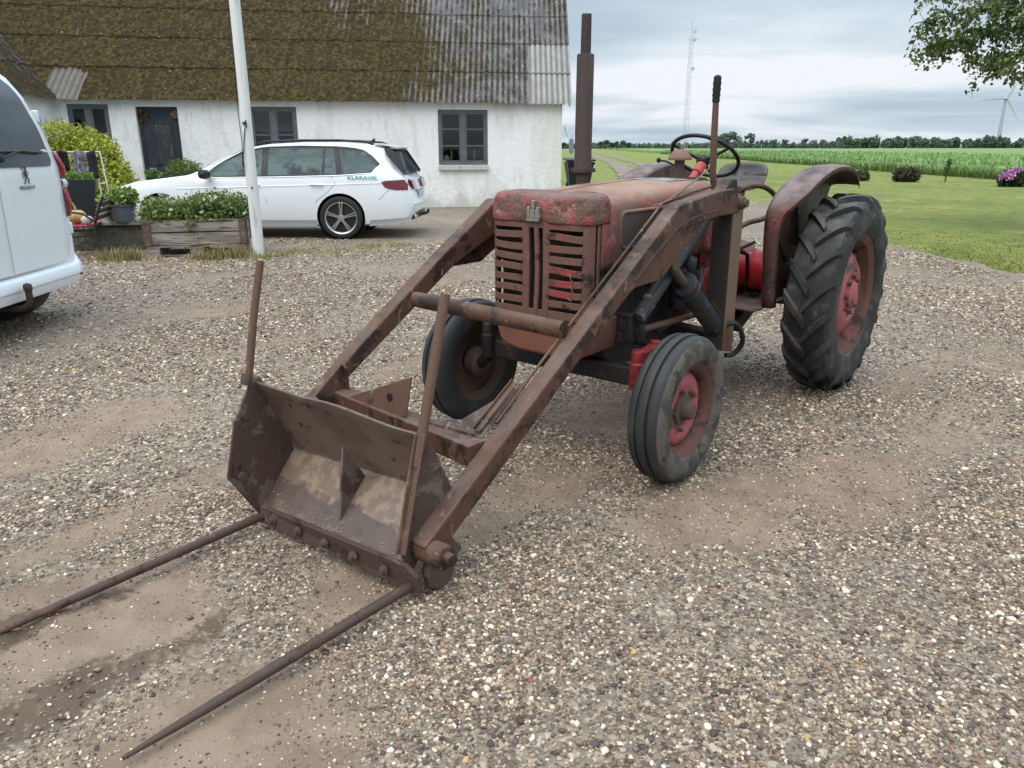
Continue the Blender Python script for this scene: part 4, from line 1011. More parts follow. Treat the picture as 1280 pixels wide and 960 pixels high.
P = np.array(P); V, F, C = leaf_quads(P, .088, rs, pick(rs, len(P), [(.075, .115, .028), (.105, .15, .035), (.05, .08, .022), (.16, .20, .06), (.125, .16, .05)]), aspect=1.05)
np_mesh('crown', V, F, m_leaf, bt, cattr=C, smooth=False)
GAIN = 0.84; SHARP = True
# ================================================================== the tractor (local frame: X forward, Y to its left, Z up; origin below the rear axle)
TRX = empty('tractor', (1.4976, 5.363, 0), math.atan2(-.774, -.633), label='rusty old red tractor with a front loader, bucket and two long hay tines', cat='tractor')
T = TRX
def arcpts(a0, a1, n, f): return [f(a) for a in np.linspace(a0, a1, n)]

# ---- rear wheels
def rear_wheel(s, x, y):
    w = MB()
    # rim barrel and flanges (r, y)
    w.lathe([(r, s * q) for r, q in [(.392, .118), (.398, .110), (.380, .100), (.352, .088), (.345, .05), (.330, .03), (.330, -.05), (.345, -.08), (.38, -.10), (.396, -.112), (.39, -.118), (.372, -.10), (.338, -.075), (.322, -.045), (.322, .03), (.338, .055), (.345, .092), (.375, .112)]], n=56, closed=True)
    wo = w.build('rear_wheel', m_rim, T); wo.location = (x, y, .635)
    h = MB(); h.lathe([(r, s * q) for r, q in [(.335, -.015), (.325, .0), (.30, .015), (.25, .055), (.20, .085), (.165, .092), (.15, .084), (.09, .084), (.085, .105), (.05, .118), (0, .12)]], n=44)
    for k in range(6):                                           # clamp lugs on the disc's edge
        a = k * PI / 3 + .3; h.box((.305 * math.cos(a), s * .012, .305 * math.sin(a)), (.07, .03, .05), (0, -a, 0))
    h.build('wheel_disc', m_redfade, wo, bevel=.003)
    for k in range(8):
        b = MB(); a = k * PI / 4; b.lathe([(0, s * .110), (.013, s * .108), (.015, s * .080)], (.118 * math.cos(a), 0, .115 * math.sin(a)), n=6)
        b.build('wheel_nut', m_rim, wo)
    t = MB()
    t.lathe([(r, s * q) for r, q in [(.385, .105), (.395, .125), (.43, .142), (.48, .150), (.53, .147), (.565, .138), (.588, .120), (.598, .07), (.601, 0), (.598, -.07), (.588, -.12), (.565, -.138), (.53, -.147), (.48, -.150), (.43, -.142), (.395, -.125), (.385, -.105)]], n=72)
    NL = 19; pitch = 2 * PI / NL
    for side in (1, -1):
        for k in range(NL):
            th0 = k * pitch + (pitch / 2 if side < 0 else 0)
            path = []
            # front of the tyre: the lug's outer end sits higher than its inner end
            for u in np.linspace(0, 1, 8):
                yq = side * (-.012 + .158 * u)
                th = th0 + .30 * u ** .85 - .02
                base = .598 - .012 * max(0, u - .55) / .45 - .035 * max(0, u - .82) / .18
                ht = .036 * (1 - .12 * u) if u > .05 else .034
                path.append((yq, th, base, ht))
            vs = []; fs = []
            for i, (yq, th, base, ht) in enumerate(path):
                hw = .030 if i else .020
                # half width in angle, lug runs diagonally
                for da, rr in ((-hw * 1.30, base - .012), (-hw * .78, base + ht), (hw * .78, base + ht), (hw * 1.30, base - .012)):
                    a = th + da / .6
                    vs.append((rr * math.cos(a), s * yq, rr * math.sin(a)))
            n = len(path)
            fs = [(i * 4 + j, i * 4 + j + 1, i * 4 + 5 + j, i * 4 + 4 + j) for i in range(n - 1) for j in range(3)]
            fs += [(0, 3, 2, 1), ((n - 1) * 4, (n - 1) * 4 + 1, (n - 1) * 4 + 2, (n - 1) * 4 + 3)]
            t.add(vs, fs)
    t.build('tyre', m_tyre, wo, smooth=32)
    return wo
rear_wheel(1, -.05, .765); rear_wheel(-1, -.05, -.765)
# ---- front wheels
def front_wheel(s, x, y):
    w = MB()
    w.lathe([(r, s * q) for r, q in [(.232, .072), (.236, .066), (.224, .056), (.205, .046), (.195, .02), (.192, -.03), (.205, -.05), (.224, -.06), (.236, -.068), (.232, -.072), (.22, -.064), (.200, -.048), (.186, -.03), (.186, .02), (.197, .05), (.218, .066)]], n=48, closed=True)
    wo = w.build('front_wheel', m_rim if s > 0 else m_rimdark, T); wo.location = (x, y, .36)
    h = MB(); h.lathe([(r, s * q) for r, q in [(.19, .0), (.175, .02), (.14, .035), (.115, .032), (.10, .022), (.075, .022)]], n=36)
    h.lathe([(r, s * q) for r, q in [(.19, -.004), (.14, .025), (.075, .012)]], n=36)
    h.build('wheel_disc', m_redfade if s > 0 else m_rimdark, wo)
    b = MB()
    b.lathe([(r, s * q) for r, q in [(.078, .016), (.078, .03), (.05, .036), (.043, .066), (.034, .078), (0, .082)]], n=22)
    b.lathe([(r, s * q) for r, q in [(.085, -.01), (.085, -.07), (.06, -.09), (0, -.09)]], n=22)
    for k in range(5):
        a = k * 2 * PI / 5; b.lathe([(0, s * .050), (.010, s * .049), (.011, s * .020)], (.098 * math.cos(a), 0, .098 * math.sin(a)), n=6)
    b.build('hub', m_rimdark, wo)
    t = MB()
    prof = [(.226, .066), (.232, .078), (.255, .088), (.29, .091), (.318, .086), (.338, .074), (.349, .062), (.354, .052), (.353, .034), (.341, .031), (.341, .021), (.356, .018), (.360, .010), (.360, -.010), (.356, -.018), (.341, -.021), (.341, -.031), (.353, -.034), (.354, -.052), (.349, -.062), (.338, -.074), (.318, -.086), (.29, -.091), (.255, -.088), (.232, -.078), (.226, -.066)]
    t.lathe([(r, s * q) for r, q in prof], n=64)
    to = t.build('tyre', m_tyref, wo, smooth=40, bevel=0)
    if s > 0:
        to.data.materials.append(m_tyrew)
        for p in to.data.polygons:
            r = math.hypot(p.center.x, p.center.z)
            if p.center.y * s > .05 and r < .335: p.material_index = 1
    return wo
front_wheel(1, 1.95, .68); front_wheel(-1, 1.93, -.655)
# ---- front axle, knuckles, steering rods
a = MB(); a.bar((1.95, -.50, .475), (1.95, .50, .475), .075, .095); a.box((1.95, 0, .55), (.14, .16, .12))
a.build('front_axle', m_engine, T, bevel=.01)
m_kred = M('knuckle_red', (0.27, 0.028, 0.032), [(RUSTD, 14, .50, .62)], rough=.4)
for s in (1, -1):
    k = MB(); k.lathe([(0, .62), (.028, .62), (.034, .608), (.034, .56), (.040, .552), (.040, .43), (.034, .42), (0, .42)], (1.99, .475 * s, 0), (0, 0, 1), 18)
    k.tube([(1.985, .48 * s, .42), (1.96, .56 * s, .37), (1.95, .63 * s, .36)], [.03, .033, .036], 12)
    k.bar((1.985, .475 * s, .585), (1.80, .46 * s, .60), .045, .03); k.lathe([(0, .03), (.026, .028), (.03, -.02), (0, -.02)], (1.80, .46 * s, .60), (0, 0, 1), 12)
    k.build('steering_knuckle', m_kred if s > 0 else m_engine, T, bevel=.004)
r = MB(); r.tube([(1.80, .34, .655), (1.12, .33, .625)], .017, 10); r.build('drag_link', m_rod, T)
r = MB(); r.tube([(1.80, .46, .60), (1.78, .1, .60), (1.80, -.46, .60)], .014, 8); r.build('track_rod', m_engine, T)
# ---- engine, clutch and gearbox housings, rear axle
e = MB()
e.box((1.42, 0, .70), (.85, .30, .52)); e.box((1.45, 0, .98), (.74, .20, .10)); e.box((1.95, 0, .66), (.30, .36, .24))
for k in range(4): e.lathe([(.045, .15), (.05, .19), (.03, .21)], (1.15 + k * .18, 0, .86), (0, 1, 0), 12)
e.tube([(1.80, .17, .92), (1.1, .18, .93)], .035, 10)
e.lathe([(.085, .14), (.085, .27), (.06, .28), (0, .28)], (1.62, 0, .62), (0, 1, 0), 20)
e.lathe([(0, .66), (.05, .66), (.05, .88), (.03, .90), (0, .90)], (1.18, .25, 0), (0, 0, 1), 16)
e.tube([(1.7, .2, .75), (1.5, .24, .9), (1.2, .24, .9), (1.05, .2, .8)], .012, 6)
e.tube([(1.35, .22, .55), (1.1, .26, .6), (.9, .26, .8), (.86, .25, 1.0)], .014, 6)
e.box((1.35, 0, .42), (.7, .26, .06)); e.box((1.93, .18, .66), (.05, .16, .26))
e.build('engine', m_engine, T, bevel=.012)
g = MB(); g.lathe([(.20, 1.0), (.245, .97), (.245, .80), (.20, .70), (.19, .30), (.21, .22), (.20, -.2), (.12, -.28), (0, -.28)], (0, 0, .72), (1, 0, 0), 24)
g.box((.45, 0, .95), (.5, .22, .1)); g.build('gearbox', m_red, T, bevel=.01)
ra = MB(); ra.lathe([(.17, -.32), (.135, -.36), (.115, -.62), (.115, .62), (.135, .36), (.17, .32), (.17, -.32)][:4], (-.05, 0, .635), (0, 1, 0), 24, cap=True)
ra.box((-.12, 0, .62), (.34, .5, .34)); ra.build('rear_axle', m_engine, T, bevel=.02)
for s in (1, -1):
    b = MB(); b.lathe([(0, s * .44), (.10, s * .44), (.125, s * .425), (.13, s * .40), (.13, s * .30), (.11, s * .28), (.11, s * .20)], (.20, 0, .775), (0, 1, 0), 28)
    b.tube([(.20, s * .446, .775), (.20, s * .45, .775)], .03, 10)
    b.build('brake_drum', M('drum_bright_red', (0.42, 0.02, 0.028), [(RUSTD, 9, .62, .76)], rough=.35), T, bevel=.006)
    p = MB(); p.xz([(.66, .585), (.80, .62), (.80, .632), (.66, .597), (.08, .597), (.08, .585)], s * .20, s * .50)
    p.build('footplate', m_fender, T, bevel=.003)
    q = MB(); q.bar((.40, s * .25, .60), (.40, s * .25, .40), .05, .08); q.bar((.15, s * .30, .57), (.55, s * .34, .47), .06, .10); q.build('footplate_bracket', m_engine, T, bevel=.006)
pd = MB(); pd.tube([(.30, .30, .70), (.42, .33, .90), (.56, .34, .93)], .013, 8); pd.box((.60, .34, .94), (.09, .07, .015), (0, -.3, 0)); pd.tube([(.2, .28, .95), (.45, .28, .93), (.8, .27, .97)], .012, 8)
pd.build('pedal', m_engine, T)
# red side panel below the tank, dash
sp = MB(); sp.box((.86, .262, 1.04), (.22, .02, .36)); sp.box((.86, -.262, 1.04), (.22, .02, .36)); sp.box((.80, 0, 1.12), (.05, .50, .36))
sp.build('side_panel', m_red, T, bevel=.006)

# ---- bonnet
def loft(stations, sect, yc=0.0):
    """closed sections; sect(st) -> list of (y,z) for y>=0 from bottom to top centre"""
    rings = []
    for st in stations:
        half = sect(st)
        ring = [(st[0], yc + y, z) for y, z in half] + [(st[0], yc - y, z) for y, z in reversed(half[:-1])]
        rings.append(ring)
    m = MB(); n = len(rings[0]); k = len(rings)
    vs = [p for r_ in rings for p in r_]
    fs = [(i * n + j, i * n + j + 1, (i + 1) * n + j + 1, (i + 1) * n + j) for i in range(k - 1) for j in range(n - 1)]
    m.add(vs, fs); return m, n, k
def hood_sect(st):
    x, w, zt, zb = st
    out = [(w * .99, zb), (w, zb + .03), (w, zt - .17)]
    for a in np.linspace(0, PI / 2, 7)[1:]:
        out.append((w - .105 * (1 - math.cos(a)), zt - .115 + .10 * math.sin(a) - .055 * (1 - math.sin(a)) * 0))
    out += [(w * .45, zt - .004), (.012, zt), (0, zt)]
    return out
HY = .010
hs = []
for x in np.linspace(2.095, .70, 29):
    u = max(0, (2.05 - x) / 1.35)
    hs.append((x, .302 - .012 * u, 1.340 + .032 * math.sin(min(u / .7, 1) * PI / 2) - .016 * max(0, u - .8) / .2, .995 - .03 * u))
m, n, k = loft(hs, hood_sect, HY)
# end flange at the rear of the bonnet
ho = m.build('hood', m_hood, T, smooth=50, recalc=False, solid=.006)
sm = MB(); sm.grid([[(x, HY - .006, z + .0015), (x, HY, z + .006), (x, HY + .006, z + .0015)] for x, w, z, zb in hs]); sm.build('hood_seam', m_rimdark, ho, smooth=0)
# worn bright patch over the tank: filler and its plate
tk = MB(); tk.grid([[(x, HY + y, np.interp(x, [q[0] for q in hs][::-1], [q[2] for q in hs][::-1]) + .004 - .0045 * (abs(y) / .13) ** 2) for y in np.linspace(-.16, .16, 9)] for x in np.linspace(.76, 1.22, 9)])
tk.build('tank_plate', M('worn_grey_plate', (0.30, 0.285, 0.30), [((0.26, 0.15, 0.115), 6, .48, .62), (RUST, 14, .6, .72)], rough=.35, rough2=(5, .25, .6)), T, smooth=60)
# cooling mesh in the side: frame, dark mesh with holes
def mesh_mat():
    m, nt, b = nodes('side_mesh')
    tc = N(nt, 'ShaderNodeTexCoord'); mp = N(nt, 'ShaderNodeMapping'); mp.inputs['Rotation'].default_value = (0, R(45), 0)
    nt.links.new(tc.outputs['Object'], mp.inputs[0])
    v = N(nt, 'ShaderNodeTexBrick'); v.inputs['Scale'].default_value = 40; v.inputs['Mortar Size'].default_value = .13; v.offset = 0; v.inputs['Brick Width'].default_value = .5; v.inputs['Row Height'].default_value = .5
    sp = N(nt, 'ShaderNodeSeparateXYZ'); cb = N(nt, 'ShaderNodeCombineXYZ'); nt.links.new(mp.outputs[0], sp.inputs[0]); nt.links.new(sp.outputs['X'], cb.inputs[0]); nt.links.new(sp.outputs['Z'], cb.inputs[1])
    nt.links.new(cb.outputs[0], v.inputs['Vector'])
    v.inputs['Color1'].default_value = (.006, .006, .006, 1); v.inputs['Color2'].default_value = (.009, .008, .008, 1); v.inputs['Mortar'].default_value = (.095, .072, .062, 1)
    nt.links.new(v.outputs['Color'], b.inputs['Base Color']); b.inputs['Roughness'].default_value = .7
    return m
m_mesh = mesh_mat()
for s in (1, -1):
    y = HY + s * .3045; f = MB()
    x0, x1, z0, z1 = 1.30, 1.925, 1.085, 1.245
    def rr(g, n_=5, r=.03): 
        o = []
        for cx, cz, a0 in ((x1 - r, z1 - r, 0), (x0 + r, z1 - r, PI / 2), (x0 + r, z0 + r, PI), (x1 - r, z0 + r, 1.5 * PI)):
            for a in np.linspace(a0, a0 + PI / 2, n_): o.append((cx + (r + g) * math.cos(a), cz + (r + g) * math.sin(a)))
        return o
    q = MB(); q.add([(x, y, z) for x, z in rr(0)], [tuple(range(20))]); fr = q.build('side_mesh', m_mesh, ho, smooth=0)
    i0, i1 = rr(-.003), rr(.016); P = [[(x, y + s * .001, z) for x, z in i0], [(x, y + s * .006, z) for x, z in rr(.003)], [(x, y + s * .004, z) for x, z in rr(.009)], [(x, y - s * .004, z) for x, z in i1]]
    f = MB(); kk = 20; vs = [p for r_ in P for p in r_]; f.add(vs, [(i * kk + j, i * kk + (j + 1) % kk, (i + 1) * kk + (j + 1) % kk, (i + 1) * kk + j) for i in range(3) for j in range(kk)])
    f.build('mesh_frame', m_hood, ho, smooth=60)
# ---- nose cap over the grille, dented
rs = np.random.RandomState(9)
# plan outline of the cap: side, rounded corner, front, rounded corner, side
plan = [(2.03, -.303), (2.08, -.303)] + [(2.119 + .083 * math.sin(a), -.219 - .084 * math.cos(a)) for a in np.linspace(0, PI / 2, 9)] + [(2.203, y) for y in np.linspace(-.19, .19, 15)] + [(2.119 + .083 * math.cos(a), .219 + .084 * math.sin(a)) for a in np.linspace(0, PI / 2, 9)] + [(2.08, .303), (2.03, .303)]
def inset(d, k):
    x, y = plan[k]; x0, y0 = plan[max(k - 1, 0)]; x1, y1 = plan[min(k + 1, len(plan) - 1)]
    t = Vector((x1 - x0, y1 - y0)).normalized(); n = Vector((t.y, -t.x))
    return x - n.x * d, y - n.y * d
rows = []
for z, d in ((1.207, 0), (1.214, -.003), (1.235, -.003), (1.26, -.002), (1.290, .000), (1.313, .005), (1.329, .016), (1.338, .032), (1.343, .055), (1.345, .085)):
    row = []
    for k in range(len(plan)):
        x, y = inset(min(d, .08), k)
        if d > .08: pass
        x = max(x, 2.03) if plan[k][0] < 2.05 else x
        row.append((x, HY + y, z))
    rows.append(row)
top = rows[-1]
for f in (.66, .33, .02):                                          # the top sheet runs back to the bonnet
    rows.append([(2.03 + (p[0] - 2.03) * (f if abs(p[1] - HY) < .25 else 1), HY + (p[1] - HY) * (1 if True else f), 1.345 + .002 * (1 - f) - .010 * (abs(p[1] - HY) / .22) ** 4 * 0) for p in top])
m = MB(); m.grid(rows)
vs = []
for x, y, z in m.v:                                                # dents and creases from long use
    yy = y - HY
    d1 = math.exp(-(((yy - .20) / .045) ** 2 + ((z - 1.275) / .035) ** 2)); d2 = math.exp(-(((yy - .07) / .05) ** 2 + ((z - 1.33) / .03) ** 2)); d3 = math.exp(-(((yy + .17) / .045) ** 2 + ((z - 1.285) / .035) ** 2)); d4 = math.exp(-((yy - .055) / .008) ** 2) * (z < 1.33)
    fr = 1 if x > 2.1 else 0
    vs.append((x - fr * (.020 * d1 + .012 * d3 + .010 * d2 + .004 * d4) + .003 * fr * math.sin(yy * 37 + z * 60), y, z - .010 * d1 * fr - .010 * d2 - .003 * d3))
m.v = vs
m.build('nose_cap', m_cap, T, smooth=60, recalc=True, solid=.003)
# ---- grille
def gcurve(y):                                                     # plan curve of the front sheet
    a = abs(y - HY)
    return 2.20 if a < .22 else 2.20 - .085 * (1 - math.sqrt(max(0, 1 - ((a - .22) / .0805) ** 2)))
def gbar(mb, y0, y1, zf, h, t=.014, n=12, lean=0.0):
    """bar along the grille's front following its plan curve; zf(y) its centre height"""
    P = []
    for y in np.linspace(y0, y1, n):
        x = gcurve(y); z = zf(y); a = min(abs(y - HY), .299)
        nx = 1.0 if a < .22 else math.sqrt(max(.05, 1 - ((a - .22) / .0805) ** 2))
        ny = math.copysign(math.sqrt(max(0, 1 - nx * nx)), y - HY)
        P.append([(x + lean, y, z - h / 2), (x + lean, y, z + h / 2), (x - t * nx - .004, y - t * ny, z + h / 2 * .7), (x - t * nx - .004, y - t * ny, z - h / 2 * .7)])
    k = len(P); vs = [p for r_ in P for p in r_]
    fs = [(i * 4 + j, i * 4 + (j + 1) % 4, i * 4 + 4 + (j + 1) % 4, i * 4 + 4 + j) for i in range(k - 1) for j in range(4)] + [(3, 2, 1, 0), (4 * k - 4, 4 * k - 3, 4 * k - 2, 4 * k - 1)]
    mb.add(vs, fs)
GB, GT = .765, 1.210; NB = 8
gr = MB(); red = MB()
for side in (-1, 1):
    for i in range(NB + 1):
        z0 = GB + .012 + (GT - GB - .024) * i / NB
        am = rs.uniform(-.006, .006) * (1 if 0 < i < NB else 0); ph = rs.uniform(0, 3)
        zf = lambda y, z0=z0, am=am, ph=ph: z0 + am * math.sin(ph + y * 14)
        y0, y1 = (HY - .272, HY - .066) if side < 0 else (HY + .066, HY + .262)
        if side > 0 and i in (2, 3, 4):
            gbar(red, y0, y0 + .15, zf, .034, lean=.0015); gbar(gr, y0 + .15, y1, zf, .034, n=12)
        else: gbar(gr, y0, y1, zf, .040 if i in (0, NB) else .035, n=18)
gbar(gr, HY - .298, HY - .2715, lambda y: (GB + GT) / 2, GT - GB, n=8); gbar(gr, HY + .2615, HY + .298, lambda y: (GB + GT) / 2, GT - GB, n=10)
# upright bars of the middle band and the end posts
def vbar(mb, yc, w, bow, t=.016, x0=2.203, z0=GB - .004, z1=GT):
    zs = np.linspace(z0, z1, 10); P = []
    for z in zs:
        b_ = bow * math.sin((z - z0) / (z1 - z0) * PI)
        P.append([(x0, yc + b_ - w / 2, z), (x0, yc + b_ + w / 2, z), (x0 - t, yc + b_ + w / 2, z), (x0 - t, yc + b_ - w / 2, z)])
    k = len(P); mb.add([p for r_ in P for p in r_], [(i * 4 + j, i * 4 + (j + 1) % 4, i * 4 + 4 + (j + 1) % 4, i * 4 + 4 + j) for i in range(k - 1) for j in range(4)] + [(3, 2, 1, 0), (4 * k - 4, 4 * k - 3, 4 * k - 2, 4 * k - 1)])
vbar(gr, HY - .062, .040, .005); vbar(gr, HY + .002, .024, .010, x0=2.206); vbar(gr, HY + .060, .036, .004)
gr.box((2.197, HY, GB + .012), (.012, .10, .032)); gr.box((2.197, HY, GT - .012), (.012, .10, .030))
for s in (-1, 1):
    gr.box((2.112, HY + s * .2985, (GB + GT) / 2), (.022, .007, GT - GB))
gro = gr.build('grille', m_grille, T, smooth=30, bevel=.0025)
red.build('bright_red_slat', m_grillered, gro, smooth=30, bevel=.0025)
rd = MB(); rd.box((2.075, HY, .985), (.05, .572, .46)); rd.box((1.98, HY, .985), (.05, .56, .46)); rd.build('radiator', M('radiator_core', (0.060, 0.045, 0.036), [((0.03, 0.024, 0.02), 12, .45, .6), ((0.12, 0.09, 0.065), 30, .56, .66)], rough=.8, bump=(120, .5)), T, smooth=0)
bd = MB()
for dy, h, t in ((-.027, .052, .010), (.027, .052, .010), (0, .082, .013)): bd.box((2.214, HY + dy, 1.228 + h / 2), (t + .014, .016, h))
bd.prism([(2.21, HY - .042, 1.212), (2.21, HY + .042, 1.212), (2.21, HY + .036, 1.256), (2.21, HY - .036, 1.256)], (.012, 0, 0))
bd.box((2.214, HY, 1.262), (.018, .054, .012))
bd.build('badge', m_steel, T, smooth=0, bevel=.003)
for s in (1, -1):
    MB().box((1.92, HY + s * .286, .875), (.34, .006, .235)).build('inner_panel', m_engine, T, smooth=0)
# straws caught in the grille
st = MB()
for y, z, dy, dz in ((.215, .985, .02, -.035), (.235, .93, -.03, -.012), (.205, .875, .028, -.016), (.245, .89, -.012, .03)):
    st.tube([(2.207, y, z), (2.216, y + dy * .6, z + dz * .5), (2.212, y + dy, z + dz)], .0013, 4)
st.build('straw', M('straw', (0.34, 0.27, 0.16), rough=.7), T)
# ---- apron below the grille
ap = MB()
pr = [(-.265, .762), (-.268, .66), (-.25, .605), (-.21, .572), (-.12, .556), (.16, .552), (.235, .562), (.28, .59), (.300, .64), (.302, .762)]
ap.prism([(2.165, y, z) for y, z in pr], (-.33, 0, 0)); ap.build('apron', m_apron, T, bevel=.018, segs=3)
ap = MB(); ap.bar((2.03, -.27, .70), (2.03, -.31, .62), .06, .04); ap.build('apron_lug', m_red, T, bevel=.006)
# ---- exhaust stack on the far side of the bonnet
ex = MB()
ex.lathe([(.034, 1.30), (.034, 1.405), (.042, 1.408), (.049, 1.415), (.049, 1.44), (.046, 1.445), (.045, 2.000), (.042, 2.006), (.027, 2.007), (.0255, 2.195), (.021, 2.195), (.021, 2.10)], (1.555, -.17, 0), (0, 0, 1), 28)
ex.box((1.555, -.115, 1.428), (.03, .035, .02)); ex.box((1.555, -.225, 1.428), (.03, .03, .02)); ex.build('exhaust', m_stack, T, smooth=40)
# ---- air pre-cleaner
pc = MB(); pc.lathe([(.030, 1.34), (.032, 1.36), (.030, 1.365), (.030, 1.475)], (.79, HY, 0), (0, 0, 1), 22); po = pc.build('precleaner_stem', m_stack, T)
pc = MB(); pc.lathe([(.02, 1.470), (.068, 1.472), (.071, 1.480), (.067, 1.490), (.046, 1.520), (.028, 1.533), (0, 1.536)], (.79, HY, 0), (0, 0, 1), 26); pc.build('precleaner_cap', m_capf, po, smooth=50)
# ---- steering column and wheel
c0 = Vector((.70, HY, 1.30)); c1 = Vector((.44, HY, 1.475)); cd = (c1 - c0).normalized()
sc_ = MB(); sc_.tube([c0, c0.lerp(c1, .80)], .024, 14); sc_.tube([c0.lerp(c1, .52), c0.lerp(c1, .88)], .033, 14); sc_.build('steering_column', M('column_pinkish_red', (0.50, 0.085, 0.08), [(RUST, 12, .62, .74)], rough=.45), T)
wd = Vector((-.58, 0, .81)).normalized()
cw = Vector((.455, HY, 1.490))
sw = MB(); ax_ = wd; aa = Vector((0, 1, 0)); bb = ax_.cross(aa)
ring = [(.213 + .0125 * math.cos(t), .0125 * math.sin(t)) for t in np.linspace(0, 2 * PI, 11)[:-1]]
sw.lathe(ring, cw, ax_, 52, closed=True)
sw.lathe([(0, -.03), (.034, -.03), (.042, -.02), (.042, .01), (.03, .02), (0, .022)], cw - ax_ * .03, ax_, 20)
for q in range(3):
    t = R(95) + q * 2 * PI / 3; dv = aa * math.cos(t) + bb * math.sin(t)
    sw.tube([cw - ax_ * .03 + dv * .03, cw - ax_ * .022 + dv * .10, cw + dv * .208], [.011, .010, .009], 8)
sw.build('steering_wheel', M('wheel_black', (0.016, 0.016, 0.016), rough=.35), T, smooth=60)
th = MB(); th.tube([(.56, -.06, 1.40), (.62, -.17, 1.46), (.64, -.20, 1.465)], .006, 6); th.lathe([(0, -.016), (.014, -.01), (.016, .004), (0, .016)], (.645, -.21, 1.467), (0, 1, 0), 12); th.build('throttle_lever', m_black, T)
ins = MB(); ins.box((.64, .02, 1.335), (.08, .22, .05), (0, -.4, 0)); ins.build('dash', m_engine, T, bevel=.01)
# ---- seat
se = MB(); P = []
sx = lambda v: -.30 - v * .055                                       # backrest leans away; v along its height
for rr_ in np.linspace(0.02, 1.0, 9):                                # rounded-rectangle dish seen from the front
    row = []
    for t in np.linspace(0, 2 * PI, 41)[:-1]:
        c, s__ = math.cos(t), math.sin(t); e_ = 2 / 3.2
        y = .182 * rr_ * math.copysign(abs(c) ** e_, c); v = rr_ * math.copysign(abs(s__) ** e_, s__)
        z = 1.352 + .088 * v
        dish = .040 * (1 - rr_ ** 2) + (.016 * max(0, rr_ - .86) / .14)
        row.append((sx(v) - dish + .05 * (abs(y) / .182) ** 2 + .12 * max(0, -v - .55) , y - .045, z - .02 * max(0, -v - .55)))
    P.append(row + [row[0]])
se.grid(P); so = se.build('seat', m_seat, T, smooth=70, solid=.008, bevel=.0)
sb = MB(); sb.bar((-.27, -.04, 1.285), (-.12, -.02, 1.02), .07, .02); sb.tube([(-.10, -.02, 1.03), (.08, -.01, .93)], .022, 10); sb.build('seat_spring', M('seat_support_pink', (0.34, 0.14, 0.115), [(RUST, 10, .5, .7)], rough=.6), T, bevel=.003)
# embossed panel and worn decal on the backrest
em = MB()
xq = lambda z: -.30 - (z - 1.352) / .088 * .055 - .034
em.tube([(xq(1.32), -.075, 1.325), (xq(1.37), -.065, 1.372), (xq(1.37), .005, 1.372), (xq(1.32), .010, 1.325), (xq(1.32), -.075, 1.325)], .004, 6); em.build('seat_emboss', m_seat, so)
dc = MB(); dc.box((-.318, -.150, 1.385), (.004, .085, .040), (0, -.55, 0)); dc.build('seat_decal', M('decal_dark', (0.03, 0.03, 0.032), rough=.5), so, smooth=0)
# pipe loop beside the seat
lp = MB(); lp.tube(bend([(.49, .27, 1.30), (.30, .28, 1.315), (.10, .29, 1.29), (-.06, .30, 1.22), (-.05, .30, 1.14), (.12, .30, 1.10), (.39, .30, 1.09), (.6, .31, 1.06)]), .017, 10); lp.build('hand_rail', m_rod, T, smooth=60)
# ---- rear mudguards
for s in (1, -1):
    Rf = .80; ax, az = -.05, .635
    y0, y1 = .44 * s, .665 * s
    path = bend([(.535, 0, .60), (.590, 0, .90), (.615, 0, 1.14), (.565, 0, 1.235), (.44, 0, 1.31), (.27, 0, 1.37), (.05, 0, 1.42), (-.17, 0, 1.435), (-.36, 0, 1.415), (-.48, 0, 1.365), (-.54, 0, 1.30)], 4)
    y0 = .495 * s; P = []; npt = len(path)
    for q, p in enumerate(path):
        u = q / (npt - 1); ye = s * (.575 + .115 * float(sstep(.12, .42, u)) + .0 * u)
        a_, b_ = path[max(q - 1, 0)], path[min(q + 1, npt - 1)]; t_ = (b_ - a_).normalized(); nx, nz = t_.z, -t_.x
        if nx * (p.x + .05) + nz * (p.z - .635) < 0: nx, nz = -nx, -nz
        P.append([(p.x + nx * d_, y, p.z + nz * d_) for y, d_ in ((y0, -.03), (y0 + .010 * s, -.008), (y0 + .03 * s, 0), ((y0 + ye) / 2, .005), (ye - .02 * s, 0), (ye - .004 * s, -.008), (ye, -.032))])
    fm = MB().grid(P); fo = fm.build('mudguard', m_fender, T, smooth=45, recalc=False, solid=.004)
    sd_ = MB(); vs = []; fs = []
    cx_, cz_ = -.05, .635
    for p in path:
        f0 = .985
        vs += [(cx_ + (p.x - cx_) * f0, y0, cz_ + (p.z - cz_) * f0), (cx_ + (p.x - cx_) * .12, y0, max(.60, cz_ + (p.z - cz_) * .12))]
    sd_.add(vs, [(2 * i, 2 * i + 1, 2 * i + 3, 2 * i + 2) for i in range(npt - 1)])
    for q in (10, 22):
        p = path[q]; sd_.bar((cx_ + (p.x - cx_) * .4, y0 + .010 * s, cz_ + (p.z - cz_) * .4), (cx_ + (p.x - cx_) * .95, y0 + .010 * s, cz_ + (p.z - cz_) * .95), .016, .03)
    sd_.build('mudguard_side', m_fender, fo, smooth=0, recalc=False, solid=.004)

